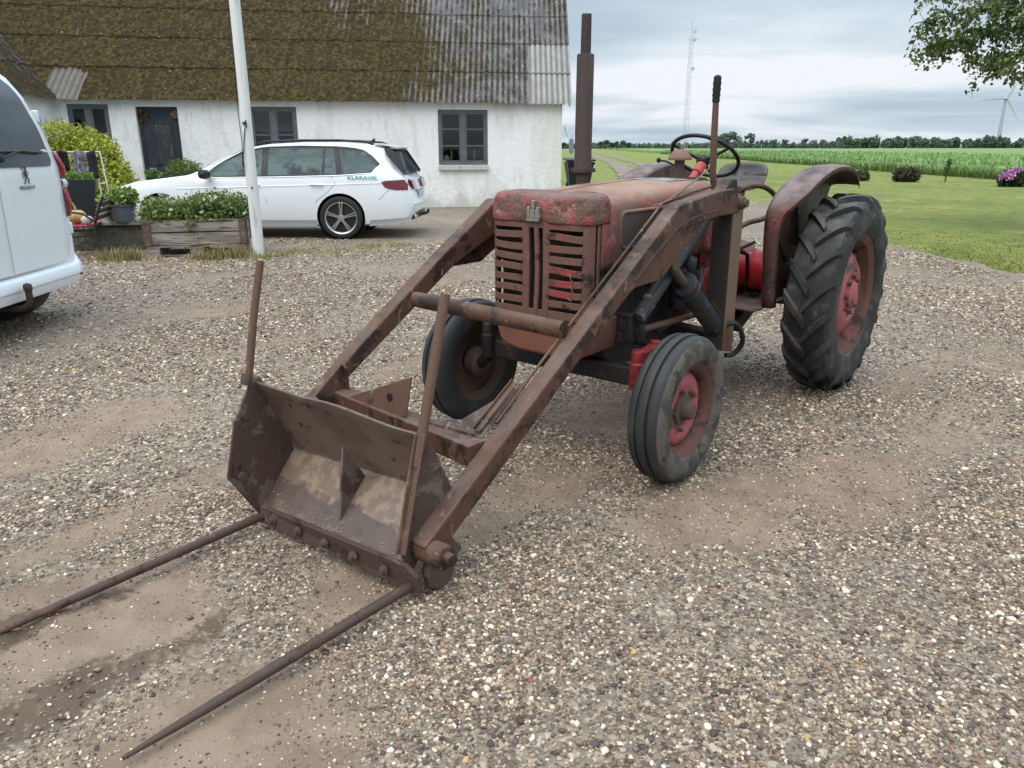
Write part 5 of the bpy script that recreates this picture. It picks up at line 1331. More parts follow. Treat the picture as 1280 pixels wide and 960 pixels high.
# ================================================================== loader
for s in (1, -1):
    dz = .0 if s > 0 else .085; y0, y1 = (.430, .510) if s > 0 else (-.450, -.530)
    top = [(3.47, .215), (3.12, .430), (2.59, .753), (2.10, 1.052), (1.72, 1.284), (1.28, 1.332), (1.10, 1.335), (1.03, 1.28)]
    low = [(1.03, 1.20), (1.28, 1.20), (1.58, 1.175), (1.72, 1.165), (2.10, .950), (2.59, .660), (3.08, .350), (3.38, .165), (3.44, .15)]
    if s < 0:
        top = [(3.46, .315), (3.16, .495), (2.93, .668), (2.40, 1.005), (1.94, 1.282), (1.62, 1.285), (1.10, 1.275), (1.03, 1.22)]
        low = [(1.03, 1.14), (1.28, 1.14), (1.60, 1.14), (1.86, 1.14), (2.28, .970), (2.58, .788), (3.01, .531), (3.36, .27), (3.42, .25)]
    else:
        pass
    a = MB().xz(top + low, y0, y1)
    ao = a.build('loader_arm', m_loader, T, smooth=0, bevel=.009, segs=2)
    g = MB()
    gp = [(2.20, .905), (2.09, .938), (1.86, .945), (1.76, 1.00), (1.62, 1.08), (1.38, 1.19), (1.58, 1.185), (1.72, 1.175), (2.10, .96)]
    if s < 0: gp = [(2.34, .945), (2.23, .955), (2.01, .955), (1.92, 1.00), (1.60, 1.15), (1.86, 1.15), (2.28, .98)]
    g.xz(gp, y1 - .006 * s, y1 - .024 * s)
    g.build('arm_gusset', m_loader, ao, smooth=0, bevel=.003)
    # weld bead along the arm
    yw = y1 + .001 * s; wl = MB(); wl.tube([(2.12, yw, .972 + dz), (1.90, yw, 1.095 + dz * .7), (1.75, yw, 1.175 + dz * .4), (1.58, yw, 1.215 + dz * .1), (1.30, yw, 1.235)], .004, 6); wl.build('weld', m_tine, ao)
    # knuckle block and post
    kz = 0 if s > 0 else -.05; kb = MB(); kb.xz([(1.20, 1.32 + kz), (1.09, 1.385 + kz), (1.03, 1.385 + kz), (.99, 1.28 + kz), (1.02, 1.20 + kz), (1.16, 1.20 + kz)], y0 - s * .012, y0 + s * .055); kb.build('arm_lug', m_loader, ao, smooth=0, bevel=.008)
    p = MB(); yo, yi = .505 * s, .385 * s
    p.prism([(1.075, yo, .43), (1.075, yi, .43), (.945, yi, .40), (.945, yo, .40)], (0.01, 0, .845))
    po = p.build('loader_post', m_post, T, smooth=0, bevel=.006)
    q = MB(); q.prism([(1.080, yo - s * .004, .435), (1.080, yi + s * .004, .435), (1.090, yi + s * .004, 1.27), (1.090, yo - s * .004, 1.27)], (.004, 0, 0)); q.build('post_shade_face', m_postshade, po, smooth=0)  # thin dark sheet: shade and dirt of the post's front as colour
    pin = MB(); pin.lathe([(0, .375 * s), (.034, .375 * s), (.034, .53 * s), (.022, .532 * s), (.022, .55 * s), (0, .55 * s)], (1.02, 0, 1.255), (0, 1, 0), 18); pin.build('pivot_pin', m_rimdark, po)
    sb = MB(); sb.bar((.99, .44 * s, .47), (1.0, .12 * s, .50), .10, .08); sb.build('post_bracket', m_engine, po, bevel=.006)
    # long blue brace to the front frame
    br_ = MB(); br_.tube([(1.17, .40 * s, 1.215), (1.86, .385 * s, .735)], .040, 18); br_.build('brace', m_blue, T)
    fb = MB(); fb.box((1.88, .33 * s, .69), (.07, .10, .15)); fb.box((1.84, .40 * s, .66), (.03, .03, .10)); fb.box((1.87, .25 * s, .64), (.10, .16, .06)); fb.build('brace_bracket', m_engine, T, bevel=.008)
    # lift ram
    A = Vector((1.69, .445 * s, 1.005)); B_ = Vector((.92, .44 * s, .455))
    d = (A - B_).normalized()
    cy = MB(); cy.tube([B_, B_ + d * .66], .054, 22); cy.tube([B_ + d * .63, B_ + d * .72], .063, 22); cy.build('lift_ram', m_bluedark, T)
    cr_ = MB(); cr_.tube([B_ + d * .72, A], .027, 14); cr_.lathe([(0, -.045), (.040, -.045), (.040, .045), (0, .045)], A, (0, 1, 0), 16); cr_.build('ram_rod', m_rimdark, T)
    cl = MB(); cl.lathe([(.064, -.010), (.070, 0), (.064, .010)], B_ + d * .71, d, 22); cl.lathe([(.064, -.010), (.069, 0), (.064, .010)], B_ + d * .65, d, 22); cl.build('ram_collar', m_blue, T)
    ey = MB(); e0 = B_ + d * .52 + Vector((0, s * .01, .055)); ey.tube([e0, e0 + Vector((-.04, 0, .06)), e0 + Vector((-.05, 0, .11)), e0 + Vector((-.02, 0, .12)), e0 + Vector((-.015, 0, .05)), e0], .008, 6); ey.build('ram_union', m_blue, T)
    hz = MB(); h0 = B_ + d * .16 + Vector((0, s * .05, .03)); hz.tube(bend([h0, h0 + Vector((-.03, s * .05, .01)), h0 + Vector((-.07, s * .075, -.045)), h0 + Vector((-.105, s * .07, -.12)), h0 + Vector((-.095, s * .03, -.185)), h0 + Vector((-.05, 0, -.19))]), .015, 10); hz.build('ram_hose', m_black, T, smooth=60)
# red pipe end and hose along the top of the near arm
hs_ = MB(); hs_.tube([(1.08, .36, 1.34), (1.45, .418, 1.325), (1.74, .420, 1.285), (2.0, .420, 1.125), (2.51, .420, .812), (2.77, .421, .652), (2.98, .424, .518)], .0065, 8); hs_.build('arm_hose', m_loader, T, smooth=60)
ct = MB(); ct.tube([(2.545, .428, .812), (2.56, -.449, .838)], .038, 22); ct.build('cross_tube', m_loader, T, smooth=60)
# control lever and its rod
lv = MB(); lv.tube([(.955, .335, 1.25), (1.02, .335, 1.40), (1.04, .335, 1.62), (1.05, .335, 1.80)], [.019, .019, .0185, .0165], 12); lo_ = lv.build('loader_lever', m_rod, T, smooth=60)
lg = MB(); lg.lathe([(r, z) for z, r in [(1.775, .017), (1.78, .021), (1.80, .019), (1.81, .022), (1.825, .0195), (1.84, .0225), (1.855, .0195), (1.87, .0225), (1.885, .0195), (1.90, .021), (1.91, .014), (1.913, 0)]], (1.05, .335, 0), (0, 0, 1), 16); lg.build('grip', m_black, lo_)
lt = MB(); lt.tube([(1.008, .335, 1.365), (1.026, .335, 1.445)], .0178, 12); lt.build('green_tape', M('tape_green', (0.02, 0.085, 0.06), rough=.5), lo_)
cb = MB(); cb.tube(bend([(1.04, .335, 1.52), (.98, .33, 1.475), (1.05, .31, 1.42), (1.25, .30, 1.345), (1.49, .315, 1.283), (1.70, .35, 1.27)]), .0045, 6); cb.build('control_cable', M('cable_tan', (0.20, 0.15, 0.11), rough=.6), T, smooth=60)

# ---- bucket
bk_ = MB()
def sheet(mb, quad, t):                                              # quad plate with thickness t along its normal
    q = [Vector(p) for p in quad]; n = (q[1] - q[0]).cross(q[-1] - q[0]).normalized() * t
    mb.prism(q, n)
TR, TLp = (3.478, -.4315, .640), (3.395, .422, .600); CR, CL = (3.325, -.4315, .300), (3.270, .422, .325); BR, BL = (3.515, -.4315, .085), (3.490, .422, .105)
nb = 14; P = []
for u in np.linspace(0, 1, nb):
    row = []
    tp_ = Vector(TR).lerp(Vector(TLp), u); cp = Vector(CR).lerp(Vector(CL), u); bp_ = Vector(BR).lerp(Vector(BL), u)
    tp_.z += -.012 * math.sin(u * 9) * (.6 if u > .3 else .2)
    for v in np.linspace(0, 1, 9):
        a = tp_.lerp(cp, v); row.append(tuple(a + Vector((-.010 * math.sin(v * PI), 0, 0))))
    for v in np.linspace(0, 1, 7)[1:]:
        row.append(tuple(cp.lerp(bp_, v)))
    P.append(row)
bk_.grid(P); bo = bk_.build('bucket', m_bucketin, T, smooth=50, recalc=False, solid=.010, bevel=.002)
sp = MB(); sp.prism([(3.455, -.4335, .656), (3.492, -.4335, .656), (3.590, -.4335, .495), (3.648, -.4335, .27), (3.52, -.4335, .055), (3.30, -.4335, .265), (3.295, -.4335, .30)], (0, -.012, 0)); s1 = sp.build('side_plate', m_bucket, bo, smooth=0, bevel=.003)
sp = MB(); sp.prism([(3.405, .4245, .615), (3.510, .4245, .20), (3.485, .4245, .07), (3.25, .4245, .30), (3.245, .4245, .335), (3.375, .4245, .615)], (0, .012, 0)); s2 = sp.build('side_plate', m_bucket, bo, smooth=0, bevel=.003)
bt_ = MB(); bt_.lathe([(.02, 0), (.02, .014), (0, .016)], (3.585, -.432, .26), (0, 1, 0), 8); bt_.build('bolt', m_rimdark, bo)
rb = MB(); rb.prism([(3.415, .012, .452), (3.318, .012, .300), (3.455, .012, .075), (3.462, .012, .10)], (0, .012, 0)); rb.build('divider', m_bucket, bo, smooth=0, bevel=.002)
eb_ = MB(); eb_.prism([(3.500, -.445, .100), (3.500, .455, .150), (3.485, .50, .11), (3.470, .50, .035), (3.506, -.445, .025)], (.022, 0, 0)); eb_.build('cutting_edge', m_bucket, bo, smooth=0, bevel=.004)
for k in range(5):
    u = .12 + .19 * k; y = -.445 + .90 * u
    b = MB(); b.lathe([(.021, 0), (.021, .008), (.013, .010), (.012, .022), (0, .022)], (3.521 - .005 * u, y, .064 + .03 * u), (1, 0, 0), 10); b.build('bolt', m_rimdark, bo)
# hay tines lying forward, tapering to points
def tine(p0, p1, tip):
    p0, p1 = Vector(p0), Vector(p1); pts = [p0.lerp(p1, t) for t in np.linspace(0, 1, 9)]
    m = MB(); m.tube(pts, [.019, .019, .0185, .018, .0175, .017, .0155, .012, .006], 12); o = m.build('tine', m_tine, bo, smooth=60)
    k = MB(); k.tube([p0 - (p1 - p0).normalized() * .02, p0 + (p1 - p0).normalized() * .09], .027, 12); k.build
    return o
tine((3.47, -.415, .062), (4.62, -.443, .014), 0); tine((3.46, .455, .055), (4.50, .424, .016), 0)
# upright marker rods
m = MB(); m.tube([(3.508, -.440, .630), (3.495, -.440, .70), (3.455, -.438, .90), (3.400, -.436, 1.12)], [.014, .016, .0155, .015], 10); m.build('marker_rod', m_rod, bo, smooth=60)
m = MB(); m.lathe([(.019, -.02), (.023, 0), (.019, .02)], (3.515, -.44, .655), (-.25, 0, 1), 10); m.build('rod_wire', m_rimdark, bo)
m = MB(); m.tube([(3.428, .441, .49), (3.394, .437, .59), (3.330, .433, .80), (3.252, .43, 1.068)], [.013, .0185, .0185, .0175], 12); m.build('marker_rod', m_rod, bo, smooth=60)
m = MB(); m.bar((3.398, .445, .605), (3.514, .445, .185), .028, .007, (1, 0, .3)); m.bar((3.409, .430, .603), (3.524, .430, .185), .007, .024, (1, 0, .3)); m.build('rod_channel', m_rod, bo, smooth=0, bevel=.003)
# pivot boss and worn disc at the near end
m = MB(); m.lathe([(0, .44), (.046, .44), (.046, .570), (.040, .574), (.024, .574), (.024, .60), (0, .602)], (3.425, 0, .178), (0, 1, 0), 24); m.build('pivot_boss', m_loader, T, smooth=40, bevel=.002)
m = MB(); m.lathe([(0, .500), (.066, .500), (.072, .494), (.074, .470), (.05, .46), (.05, .44)], (3.375, 0, .075), (0, 1, 0), 9); m.bar((3.40, .482, .075), (3.29, .482, .16), .022, .10); m.build('pivot_plate', m_rimdark, T, smooth=20, bevel=.006)
m = MB(); m.lathe([(0, -.44), (.046, -.44), (.046, -.570), (0, -.58)], (3.43, 0, .19), (0, 1, 0), 20); m.build('pivot_boss', m_loader, T, smooth=40)
# cross beam behind the bucket with its brackets
m = MB(); m.bar((3.07, -.449, .470), (3.10, .429, .430), .095, .085); cbo = m.build('cross_beam', m_loader, T, smooth=0, bevel=.006)
m = MB(); m.prism([(3.115, -.33, .500), (3.118, .05, .480), (3.060, .035, .650)], (-.010, 0, 0));  
m.build('hitch_bracket', m_loader, cbo, smooth=0, bevel=.003)
m = MB(); m.lathe([(0, 0), (.016, 0), (.016, .002), (0, .002)], (3.098, -.06, .555), (1, 0, .3), 12); m.build('bolt_hole', m_dark, cbo)
m = MB(); m.prism([(3.10, .10, .482), (3.06, .415, .475), (2.80, .415, .63), (2.86, .37, .59), (3.03, .28, .505)], (-.004, 0, .010)); m.build('gusset_plate', m_loader, cbo, smooth=0, bevel=.003)
m = MB(); m.xz([(3.215, .515), (3.06, .63), (3.05, .43), (3.10, .43)], -.418, -.408); m.prism([(3.06, -.418, .63), (3.05, -.418, .43), (3.05, -.38, .43), (3.06, -.38, .61)], (-.008, 0, 0)); m.build('gusset_plate', m_loader, cbo, smooth=0, bevel=.003)
m = MB(); m.bar((3.06, .392, .500), (2.84, .405, .648), .026, .007); m.bar((3.06, .379, .507), (2.84, .392, .655), .006, .020); m.build('angle_iron', m_loader, cbo, smooth=0, bevel=.002)
rs = np.random.RandomState(77)
spill = MB()
for k in range(70):
    u = rs.rand(); y = -.41 + .82 * u + 0; v = rs.rand() ** 2 * .35
    x = 3.497 - .16 * v - .025 * u; z = .108 + .015 * u + .17 * v; r = rs.uniform(.003, .0085)
    spill.lathe([(0, -r * .7), (r * .8, -r * .4), (r, 0), (r * .8, r * .4), (0, r * .7)], (x, y, z + r * .4), (rs.randn(), rs.randn(), 2), 6)
so_ = spill.build('gravel_spill', M('spilt_gravel', (0.26, 0.20, 0.15), [((0.12, 0.09, 0.07), 60, .45, .55), ((0.45, 0.39, 0.30), 90, .58, .62)], rough=.8), smooth=60)
so_.matrix_world = Matrix.Translation(T.location) @ Matrix.Rotation(T.rotation_euler[2], 4, 'Z')
tag(so_, 'soil and small stones lying along the lip of the bucket', 'gravel', kind='stuff')
GAIN = 1.0; SHARP = False
# ================================================================== vehicles
m_white = M('car_white_paint', (0.74, 0.76, 0.77), rough=.25, coat=.8)
m_vanwhite = M('van_white_paint', (0.73, 0.75, 0.76), [((0.66, 0.67, 0.67), 1.4, .5, .7)], rough=.28, coat=.7)
m_trim = M('car_black_trim', (0.018, 0.018, 0.019), rough=.4)
m_grey = M('car_grey_sill', (0.40, 0.41, 0.42), rough=.4)
m_cglass = glassmat('car_glass', (0.30, 0.36, 0.36), .16)
m_darkglass = M('dark_tinted_glass', (0.030, 0.034, 0.038), [((0.05, 0.055, 0.06), .8, .45, .6)], rough=.05, spec=.6)
m_sideglass = M('side_glass', (0.045, 0.075, 0.077), [((0.09, 0.135, 0.138), 1.4, .45, .62, (.5, 1, 1.6)), ((0.025, 0.034, 0.036), 2.2, .50, .62)], rough=.05, spec=.18)
m_lampred = M('tail_lamp_red', (0.26, 0.012, 0.022), rough=.12, coat=.8)
m_lampdark = M('tail_lamp_dark_red', (0.13, 0.012, 0.022), [((0.22, 0.03, 0.04), 9, .5, .65)], rough=.12, coat=.8)
m_alloy = M('alloy_bright', (0.55, 0.55, 0.55), rough=.3, metal=.9)
m_alloyd = M('alloy_dark', (0.03, 0.03, 0.032), rough=.4, metal=.3)
m_ctyre = M('car_tyre', (0.022, 0.022, 0.023), rough=.7)
m_chrome = M('chrome', (0.6, 0.6, 0.6), rough=.15, metal=1)
m_silverp = M('lamp_silver', (0.55, 0.57, 0.6), rough=.1, coat=.8)
m_dgrey = M('van_badge_grey', (0.10, 0.11, 0.115), rough=.35, metal=.4)
m_plate = M('plate_white', (0.6, 0.6, 0.58), rough=.5)
m_cabin = M('car_cabin', (0.03, 0.031, 0.033), [((0.10, 0.10, 0.10), 1.2, .5, .62)], rough=.8)

def lerp_tab(tab, x):
    xs_ = [t[0] for t in tab]; i = np.argsort(xs_); xs_ = np.array(xs_)[i]
    return [float(np.interp(x, xs_, np.array([t[k] for t in tab])[i])) for k in range(1, len(tab[0]))]
def smooth_tab(tab, x, w):
    """box-smoothed table so that the stations flow"""
    s = [lerp_tab(tab, x + d) for d in np.linspace(-w, w, 7)]
    return [sum(c) / len(c) for c in zip(*s)]
def car_body(name, tab, xs, mat, parent, w, belt):
    """tab rows: x, z bottom, half width, z belt, z top, half width of the top edge; returns mesh and a skin function"""
    def section(x):
        zb, hw, zl, zt, wt = smooth_tab(tab, x, w)
        up = max(zt - zl, .012); ru = min(.10, up * .45)
        pts = [(0, zb), (hw * .80, zb), (hw * .955, zb + .035), (hw * .985, zb + .12), (hw, zb + (zl - zb) * .45), (hw * .998, zb + (zl - zb) * .62), (hw * .985, zl - .10 * (zl - zb)), (hw * .965, zl)]
        e = (wt, zt - ru)
        for u in (.25, .5, .75): pts.append((hw * .965 + (e[0] - hw * .965) * u + .018 * math.sin(u * PI) * min(1, up / .3), zl + (e[1] - zl) * u))
        pts.append(e)
        for a in (25, 50, 72): pts.append((wt - .5 * ru * (1 - math.cos(R(a))) * 1.2 - .06 * math.sin(R(a)) ** 2, zt - ru + ru * .93 * math.sin(R(a))))
        pts += [(wt * .6, zt - .004), (0, zt)]
        return pts
    rings = []
    for x in xs:
        h = section(x); rings.append([(x, y, z) for y, z in h] + [(x, -y, z) for y, z in reversed(h[1:-1])])
    m = MB(); n = len(rings[0]); k = len(rings)
    m.add([p for r_ in rings for p in r_], [(i * n + j, i * n + (j + 1) % n, (i + 1) * n + (j + 1) % n, (i + 1) * n + j) for i in range(k - 1) for j in range(n)] + [tuple(range(n - 1, -1, -1)), tuple((k - 1) * n + j for j in range(n))])
    o = m.build(name, mat, parent, smooth=38)
    def skin(x, z):
        h = section(x)
        ys = [p[0] for p in h[2:12]]; zs = [p[1] for p in h[2:12]]
        return float(np.interp(z, zs, ys))
    def topz(x, y):
        h = section(x)[11:]; ys = [p[0] for p in h][::-1]; zs = [p[1] for p in h][::-1]
        return float(np.interp(abs(y), ys, zs))
    return o, skin, topz
def cut(o, cutters):
    for c in cutters:
        md = o.modifiers.new('cut', 'BOOLEAN'); md.object = c; md.operation = 'DIFFERENCE'; md.solver = 'EXACT'
    dg = bpy.context.evaluated_depsgraph_get(); dg.update()
    me = bpy.data.meshes.new_from_object(o.evaluated_get(dg)); o.modifiers.clear(); old = o.data; o.data = me
    me.polygons.foreach_set('use_smooth', [True] * len(me.polygons)); me.set_sharp_from_angle(angle=R(38))
    for c in cutters: bpy.data.objects.remove(c, do_unlink=True)
def side_patch(poly, skin, s, off, n=6):
    """patch lying on the skin: poly in (x,z), filled by a fan of subdivided rows between its lower and upper edges"""
    xs_ = sorted(set(np.round(np.linspace(min(p[0] for p in poly), max(p[0] for p in poly), 22), 4)))
    def span(x):
        zs = []
        for (x0, z0), (x1, z1) in zip(poly, poly[1:] + poly[:1]):
            if (x0 - x) * (x1 - x) <= 0 and abs(x1 - x0) > 1e-9: zs.append(z0 + (z1 - z0) * (x - x0) / (x1 - x0))
        return (min(zs), max(zs)) if zs else None
    P = []
    for x in xs_:
        sp = span(min(max(x, xs_[0] + 1e-4), xs_[-1] - 1e-4))
        if sp is None: continue
        P.append([(x, s * (skin(x, z) + off), z) for z in np.linspace(sp[0], sp[1], n)])
    return MB().grid(P)
def side_line(pts, skin, s, off, r):
    P = [(x, s * (skin(x, z) + off), z) for x, z in pts]
    return MB().tube(P, r, 5)
def text_mesh(name, txt, size, mat, parent, mtx, depth=.002, xs=1.0):
    cu = bpy.data.curves.new(name, 'FONT'); cu.body = txt; cu.size = size; cu.extrude = depth; cu.align_x = 'CENTER'; cu.offset = 0
    ob = bpy.data.objects.new(name, cu); col.objects.link(ob)
    dg = bpy.context.evaluated_depsgraph_get(); dg.update()
    me = bpy.data.meshes.new_from_object(ob.evaluated_get(dg)); bpy.data.objects.remove(ob, do_unlink=True)
    me.transform(Matrix.Scale(xs, 4, (1, 0, 0)) if xs != 1 else Matrix.Identity(4)); me.transform(mtx); me.materials.clear(); me.materials.append(mat)
    o = bpy.data.objects.new(name, me); col.objects.link(o); o.parent = parent
    return o
def car_wheel(parent, x, y, s, r=.335, rimr=.245, wd=.115, spokes=True):
    w = MB(); w.lathe([(q, s * z) for q, z in [(rimr, wd - .01), (rimr + .006, wd - .004), (rimr - .012, wd - .012), (rimr - .022, wd - .05), (rimr - .03, 0), (rimr - .02, -wd + .02), (rimr, -wd + .01)]], n=40)
    if spokes:
        for k in range(5):
            for d in (-.16, .16):
                a = k * 2 * PI / 5 + .35; a2 = a + d * .55
                p0 = Vector((math.cos(a + d * .9) * .055, s * (wd - .018), math.sin(a + d * .9) * .055)); p1 = Vector((math.cos(a2) * (rimr - .012), s * (wd - .010), math.sin(a2) * (rimr - .012)))
                w.bar(p0, p1, .019, .02, (0, s, 0))
        w.lathe([(.06, s * (wd - .02)), (.055, s * (wd - .006)), (.03, s * (wd - .004)), (0, s * (wd - .004))], n=18)
    wo = w.build('wheel', m_alloy, parent, smooth=40); wo.location = (x, y, r)
    b = MB(); b.lathe([(rimr - .02, s * (wd - .055)), (.04, s * (wd - .045)), (0, s * (wd - .045))], n=30); b.lathe([(.14, s * .02), (.15, s * .03), (.14, s * .04)], n=30); b.build('brake', m_alloyd, wo)
    t = MB(); t.lathe([(q, s * z) for q, z in [(rimr, wd - .008), (rimr + .02, wd + .002), (r - .035, wd + .004), (r - .012, wd - .008), (r, wd - .03), (r, -wd + .03), (r - .012, -wd + .008), (r - .035, -wd - .004), (rimr + .01, -wd), (rimr, -wd + .01)]], n=48); t.build('tyre', m_ctyre, wo, smooth=40)
    return wo

# ---- white estate car beside the house (origin under the rear axle, X forward)
CARA = R(178)
estate = empty('estate_car', (-2.93, 14.42, 0), CARA, label='white estate car with black roof rails and green lettering parked along the house', cat='car')
estate.scale = (1.13, 1.09, 1.09)
tab = [(3.74, .34, .62, .62, .66, .45), (3.70, .26, .72, .66, .71, .55), (3.58, .22, .80, .71, .79, .62), (3.3, .19, .875, .76, .88, .66), (2.8, .19, .905, .84, .94, .68), (2.42, .19, .912, .90, .985, .69), (2.25, .19, .912, .915, 1.05, .70), (1.9, .19, .912, .93, 1.245, .70), (1.5, .19, .912, .945, 1.40, .685), (1.15, .19, .912, .955, 1.465, .68), (.6, .19, .912, .97, 1.495, .675), (.0, .19, .912, .985, 1.492, .67), (-.4, .20, .905, .995, 1.465, .655), (-.62, .21, .893, 1.0, 1.43, .63), (-.72, .22, .885, .995, 1.39, .61), (-.80, .23, .875, .985, 1.25, .61), (-.98, .26, .845, .95, 1.00, .62), (-1.05, .30, .80, .86, .89, .62), (-1.09, .36, .76, .60, .66, .60), (-1.10, .40, .74, .54, .60, .60)]
xs_c = np.concatenate([np.linspace(3.74, 3.4, 10), np.linspace(3.35, -.5, 46), np.linspace(-.55, -1.10, 20)])
bod, skin, topz = car_body('body', tab, xs_c, m_white, estate, .045, None)
cutters = []
for x in (0, 2.79):
    for s in (1, -1):
        c = MB().lathe([(0, s * .60), (.372, s * .60), (.372, s * 1.05), (0, s * 1.05)], (x, 0, .345), (0, 1, 0), 40).build('cutter', m_trim); cutters.append(c)
for c in cutters: c.parent = estate
dgx = bpy.context.evaluated_depsgraph_get(); dgx.update()
cut(bod, cutters)
for x in (0, 2.79):
    for s in (1, -1):
        car_wheel(estate, x, s * .80, s)
        a = MB(); a.lathe([(.366, s * .60), (.366, s * .90)], (x, 0, .345), (0, 1, 0), 40); a.lathe([(0, s * .602), (.366, s * .602)], (x, 0, .345), (0, 1, 0), 40); a.build('wheel_arch', m_trim, estate, recalc=False)
greenhouse = [(2.18, .955), (1.86, 1.18), (1.52, 1.345), (1.18, 1.415), (.6, 1.435), (0, 1.425), (-.28, 1.395), (-.42, 1.35), (-.62, 1.16), (-.60, 1.10), (-.50, 1.03), (0, .995), (1.1, .968)]
wins = [('side_window', [(2.03, .975), (1.80, 1.175), (1.48, 1.325), (1.185, 1.385), (1.185, .985)]),
        ('side_window', [(1.085, .985), (1.085, 1.395), (.72, 1.407), (.25, 1.405), (.25, .998)]),
        ('side_window', [(.215, 1.0), (.215, 1.404), (.09, 1.402), (.03, 1.0)]),
        ('side_window', [(-.06, 1.003), (.0, 1.395), (-.27, 1.37), (-.39, 1.33), (-.575, 1.155), (-.565, 1.11), (-.47, 1.04)])]
for s in (1, -1):
    g = side_patch(greenhouse, skin, s, .004, 7); go = g.build('window_surround', m_trim, estate, smooth=60)
    for nm, p in wins: side_patch(p, skin, s, .009, 6).build(nm, m_darkglass if False else m_sideglass, estate, smooth=60)
    side_line([(2.16, .972)] + [(x, np.interp(x, [-.5, 0, 1.1, 2.1], [1.02, .985, .960, .950])) for x in np.linspace(2.1, -.5, 14)], skin, s, .008, .005).build('window_strip', m_chrome, estate)
    dl = MB()
    for p in ([(2.22, .88), (2.30, .70), (2.28, .45), (2.15, .27)], [(1.13, .96), (1.13, .6), (1.12, .27)], [(.12, .98), (.06, .86), (.20, .72), (.36, .60), (.52, .27)], [(-.60, .62), (-.72, .74), (-.78, .80)]):
        P = [(x, s * (skin(x, z) + .0005), z) for x, z in p]; dl.tube(P, .004, 5)
    dl.build('door_gap', M('door_gap_grey', (0.22, 0.23, 0.24), rough=.6), estate)
    cr = side_line([(x, np.interp(x, [-.75, 0, 1.1, 2.3], [.875, .85, .82, .785])) for x in np.linspace(2.5, -.75, 20)], skin, s, -.003, .011); cr.build('crease', m_white, estate, smooth=60)
    for x in (.33, 1.30):
        h = MB(); z = .845; h.tube([(x - .09, s * (skin(x, z) + .02), z), (x, s * (skin(x, z) + .034), z + .004), (x + .10, s * (skin(x, z) + .02), z + .006)], .013, 8); h.build('door_handle', m_white, estate)
    sl = side_patch([(2.42, .205), (2.42, .30), (.38, .30), (.38, .205)], skin, s, .010, 4); sl.build('sill', m_grey, estate, smooth=60)
    rr_ = MB(); rr_.tube([(1.25, s * .645, 1.46), (1.18, s * .645, 1.495), (.6, s * .645, 1.515), (0, s * .64, 1.515), (-.40, s * .63, 1.487), (-.50, s * .62, 1.45)], .017, 8); rr_.build('roof_rail', m_trim, estate)
    mi = MB(); mi.lathe([(0, -.10), (.055, -.085), (.075, -.03), (.07, .05), (0, .08)], (2.02, s * 1.0, 1.005), (.35, 1, .1), 16); mi.tube([(1.98, s * .88, .965), (2.0, s * .97, .985)], .018, 8); mi.build('mirror', m_trim, estate)
    hl = side_patch([(3.64, .60), (3.66, .66), (3.40, .745), (3.22, .76), (3.30, .64)], skin, s, .006, 5); hl.build('headlight', M('headlight_dark', (0.10, 0.115, 0.13), [((0.3, 0.32, 0.34), 6, .52, .62)], rough=.08, coat=1), estate, smooth=60)
    tl = side_patch([(-.70, .80), (-.64, .885), (-.70, .905), (-1.04, .925), (-1.075, .86), (-1.045, .765), (-.84, .765)], skin, s, .008, 5)
    tl.build('tail_lamp', m_lampdark, estate, smooth=60)
    lo_ = side_patch([(-.42, .205), (-.45, .30), (-1.0, .335), (-1.085, .38), (-1.06, .29), (-.8, .235)], skin, s, .006, 4); lo_.build('bumper_trim', m_grey, estate, smooth=60)
# rear: glass, tailgate, spoiler, plate, bumper
def tail_patch(y0, y1, x0, x1, off, nx=10, ny=12, f=lambda u: 1.0):
    P = []
    for x in np.linspace(x0, x1, nx):
        u = (x - x0) / (x1 - x0); P.append([(x - off, y * f(u), topz(x, y * f(u)) + off) for y in np.linspace(y0, y1, ny)])
    return MB().grid(P)
P = []
for z in np.linspace(1.375, 1.015, 9):
    xx = np.interp(z, [.95, 1.02, 1.25, 1.40], [-1.02, -.975, -.825, -.735]); hw = np.interp(z, [1.0, 1.375], [.665, .625])
    P.append([(xx - .016 - .02 * math.cos(v * 1.2), hw * v, z) for v in np.linspace(-1, 1, 13)])
MB().grid(P).build('rear_window', m_darkglass, estate, smooth=60)
rw_ = MB()
for s in (1, -1): rw_.prism([(-.66, s * .642, 1.415), (-.80, s * .662, 1.36), (-1.00, s * .735, 1.04), (-.975, s * .775, .99), (-.70, s * .70, 1.30)], (-.012, s * .012, 0))
rw_.build('rear_window_edge', m_trim, estate, smooth=0)
sp = MB(); sp.grid([[(x, y, z + .01 * (1 - (y / .6) ** 2)) for y in np.linspace(-.60, .60, 11)] for x, z in ((-.50, 1.462), (-.66, 1.44), (-.82, 1.405), (-.83, 1.385), (-.70, 1.39))]); sp.build('spoiler', m_white, estate, smooth=50)
sb_ = MB(); sb_.box((-.815, 0, 1.388), (.02, 1.10, .03)); sb_.build('spoiler_edge', m_trim, estate)
rb = MB(); rb.prism([(-1.05, -.74, .52), (-1.13, -.66, .52), (-1.15, 0, .52), (-1.13, .66, .52), (-1.05, .74, .52)], (0, 0, .05)); rb.build('bumper_ledge', m_white, estate, bevel=.012)
dif = MB(); dif.prism([(-.90, -.72, .26), (-1.09, -.66, .30), (-1.13, 0, .30), (-1.09, .66, .30), (-.90, .72, .26)], (0, 0, .10)); dif.build('diffuser', m_trim, estate, bevel=.012)
hk = MB(); hk.tube([(-1.06, 0, .33), (-1.17, 0, .34), (-1.22, 0, .36), (-1.23, 0, .41)], .022, 8); hk.build('tow_hook', m_trim, estate)
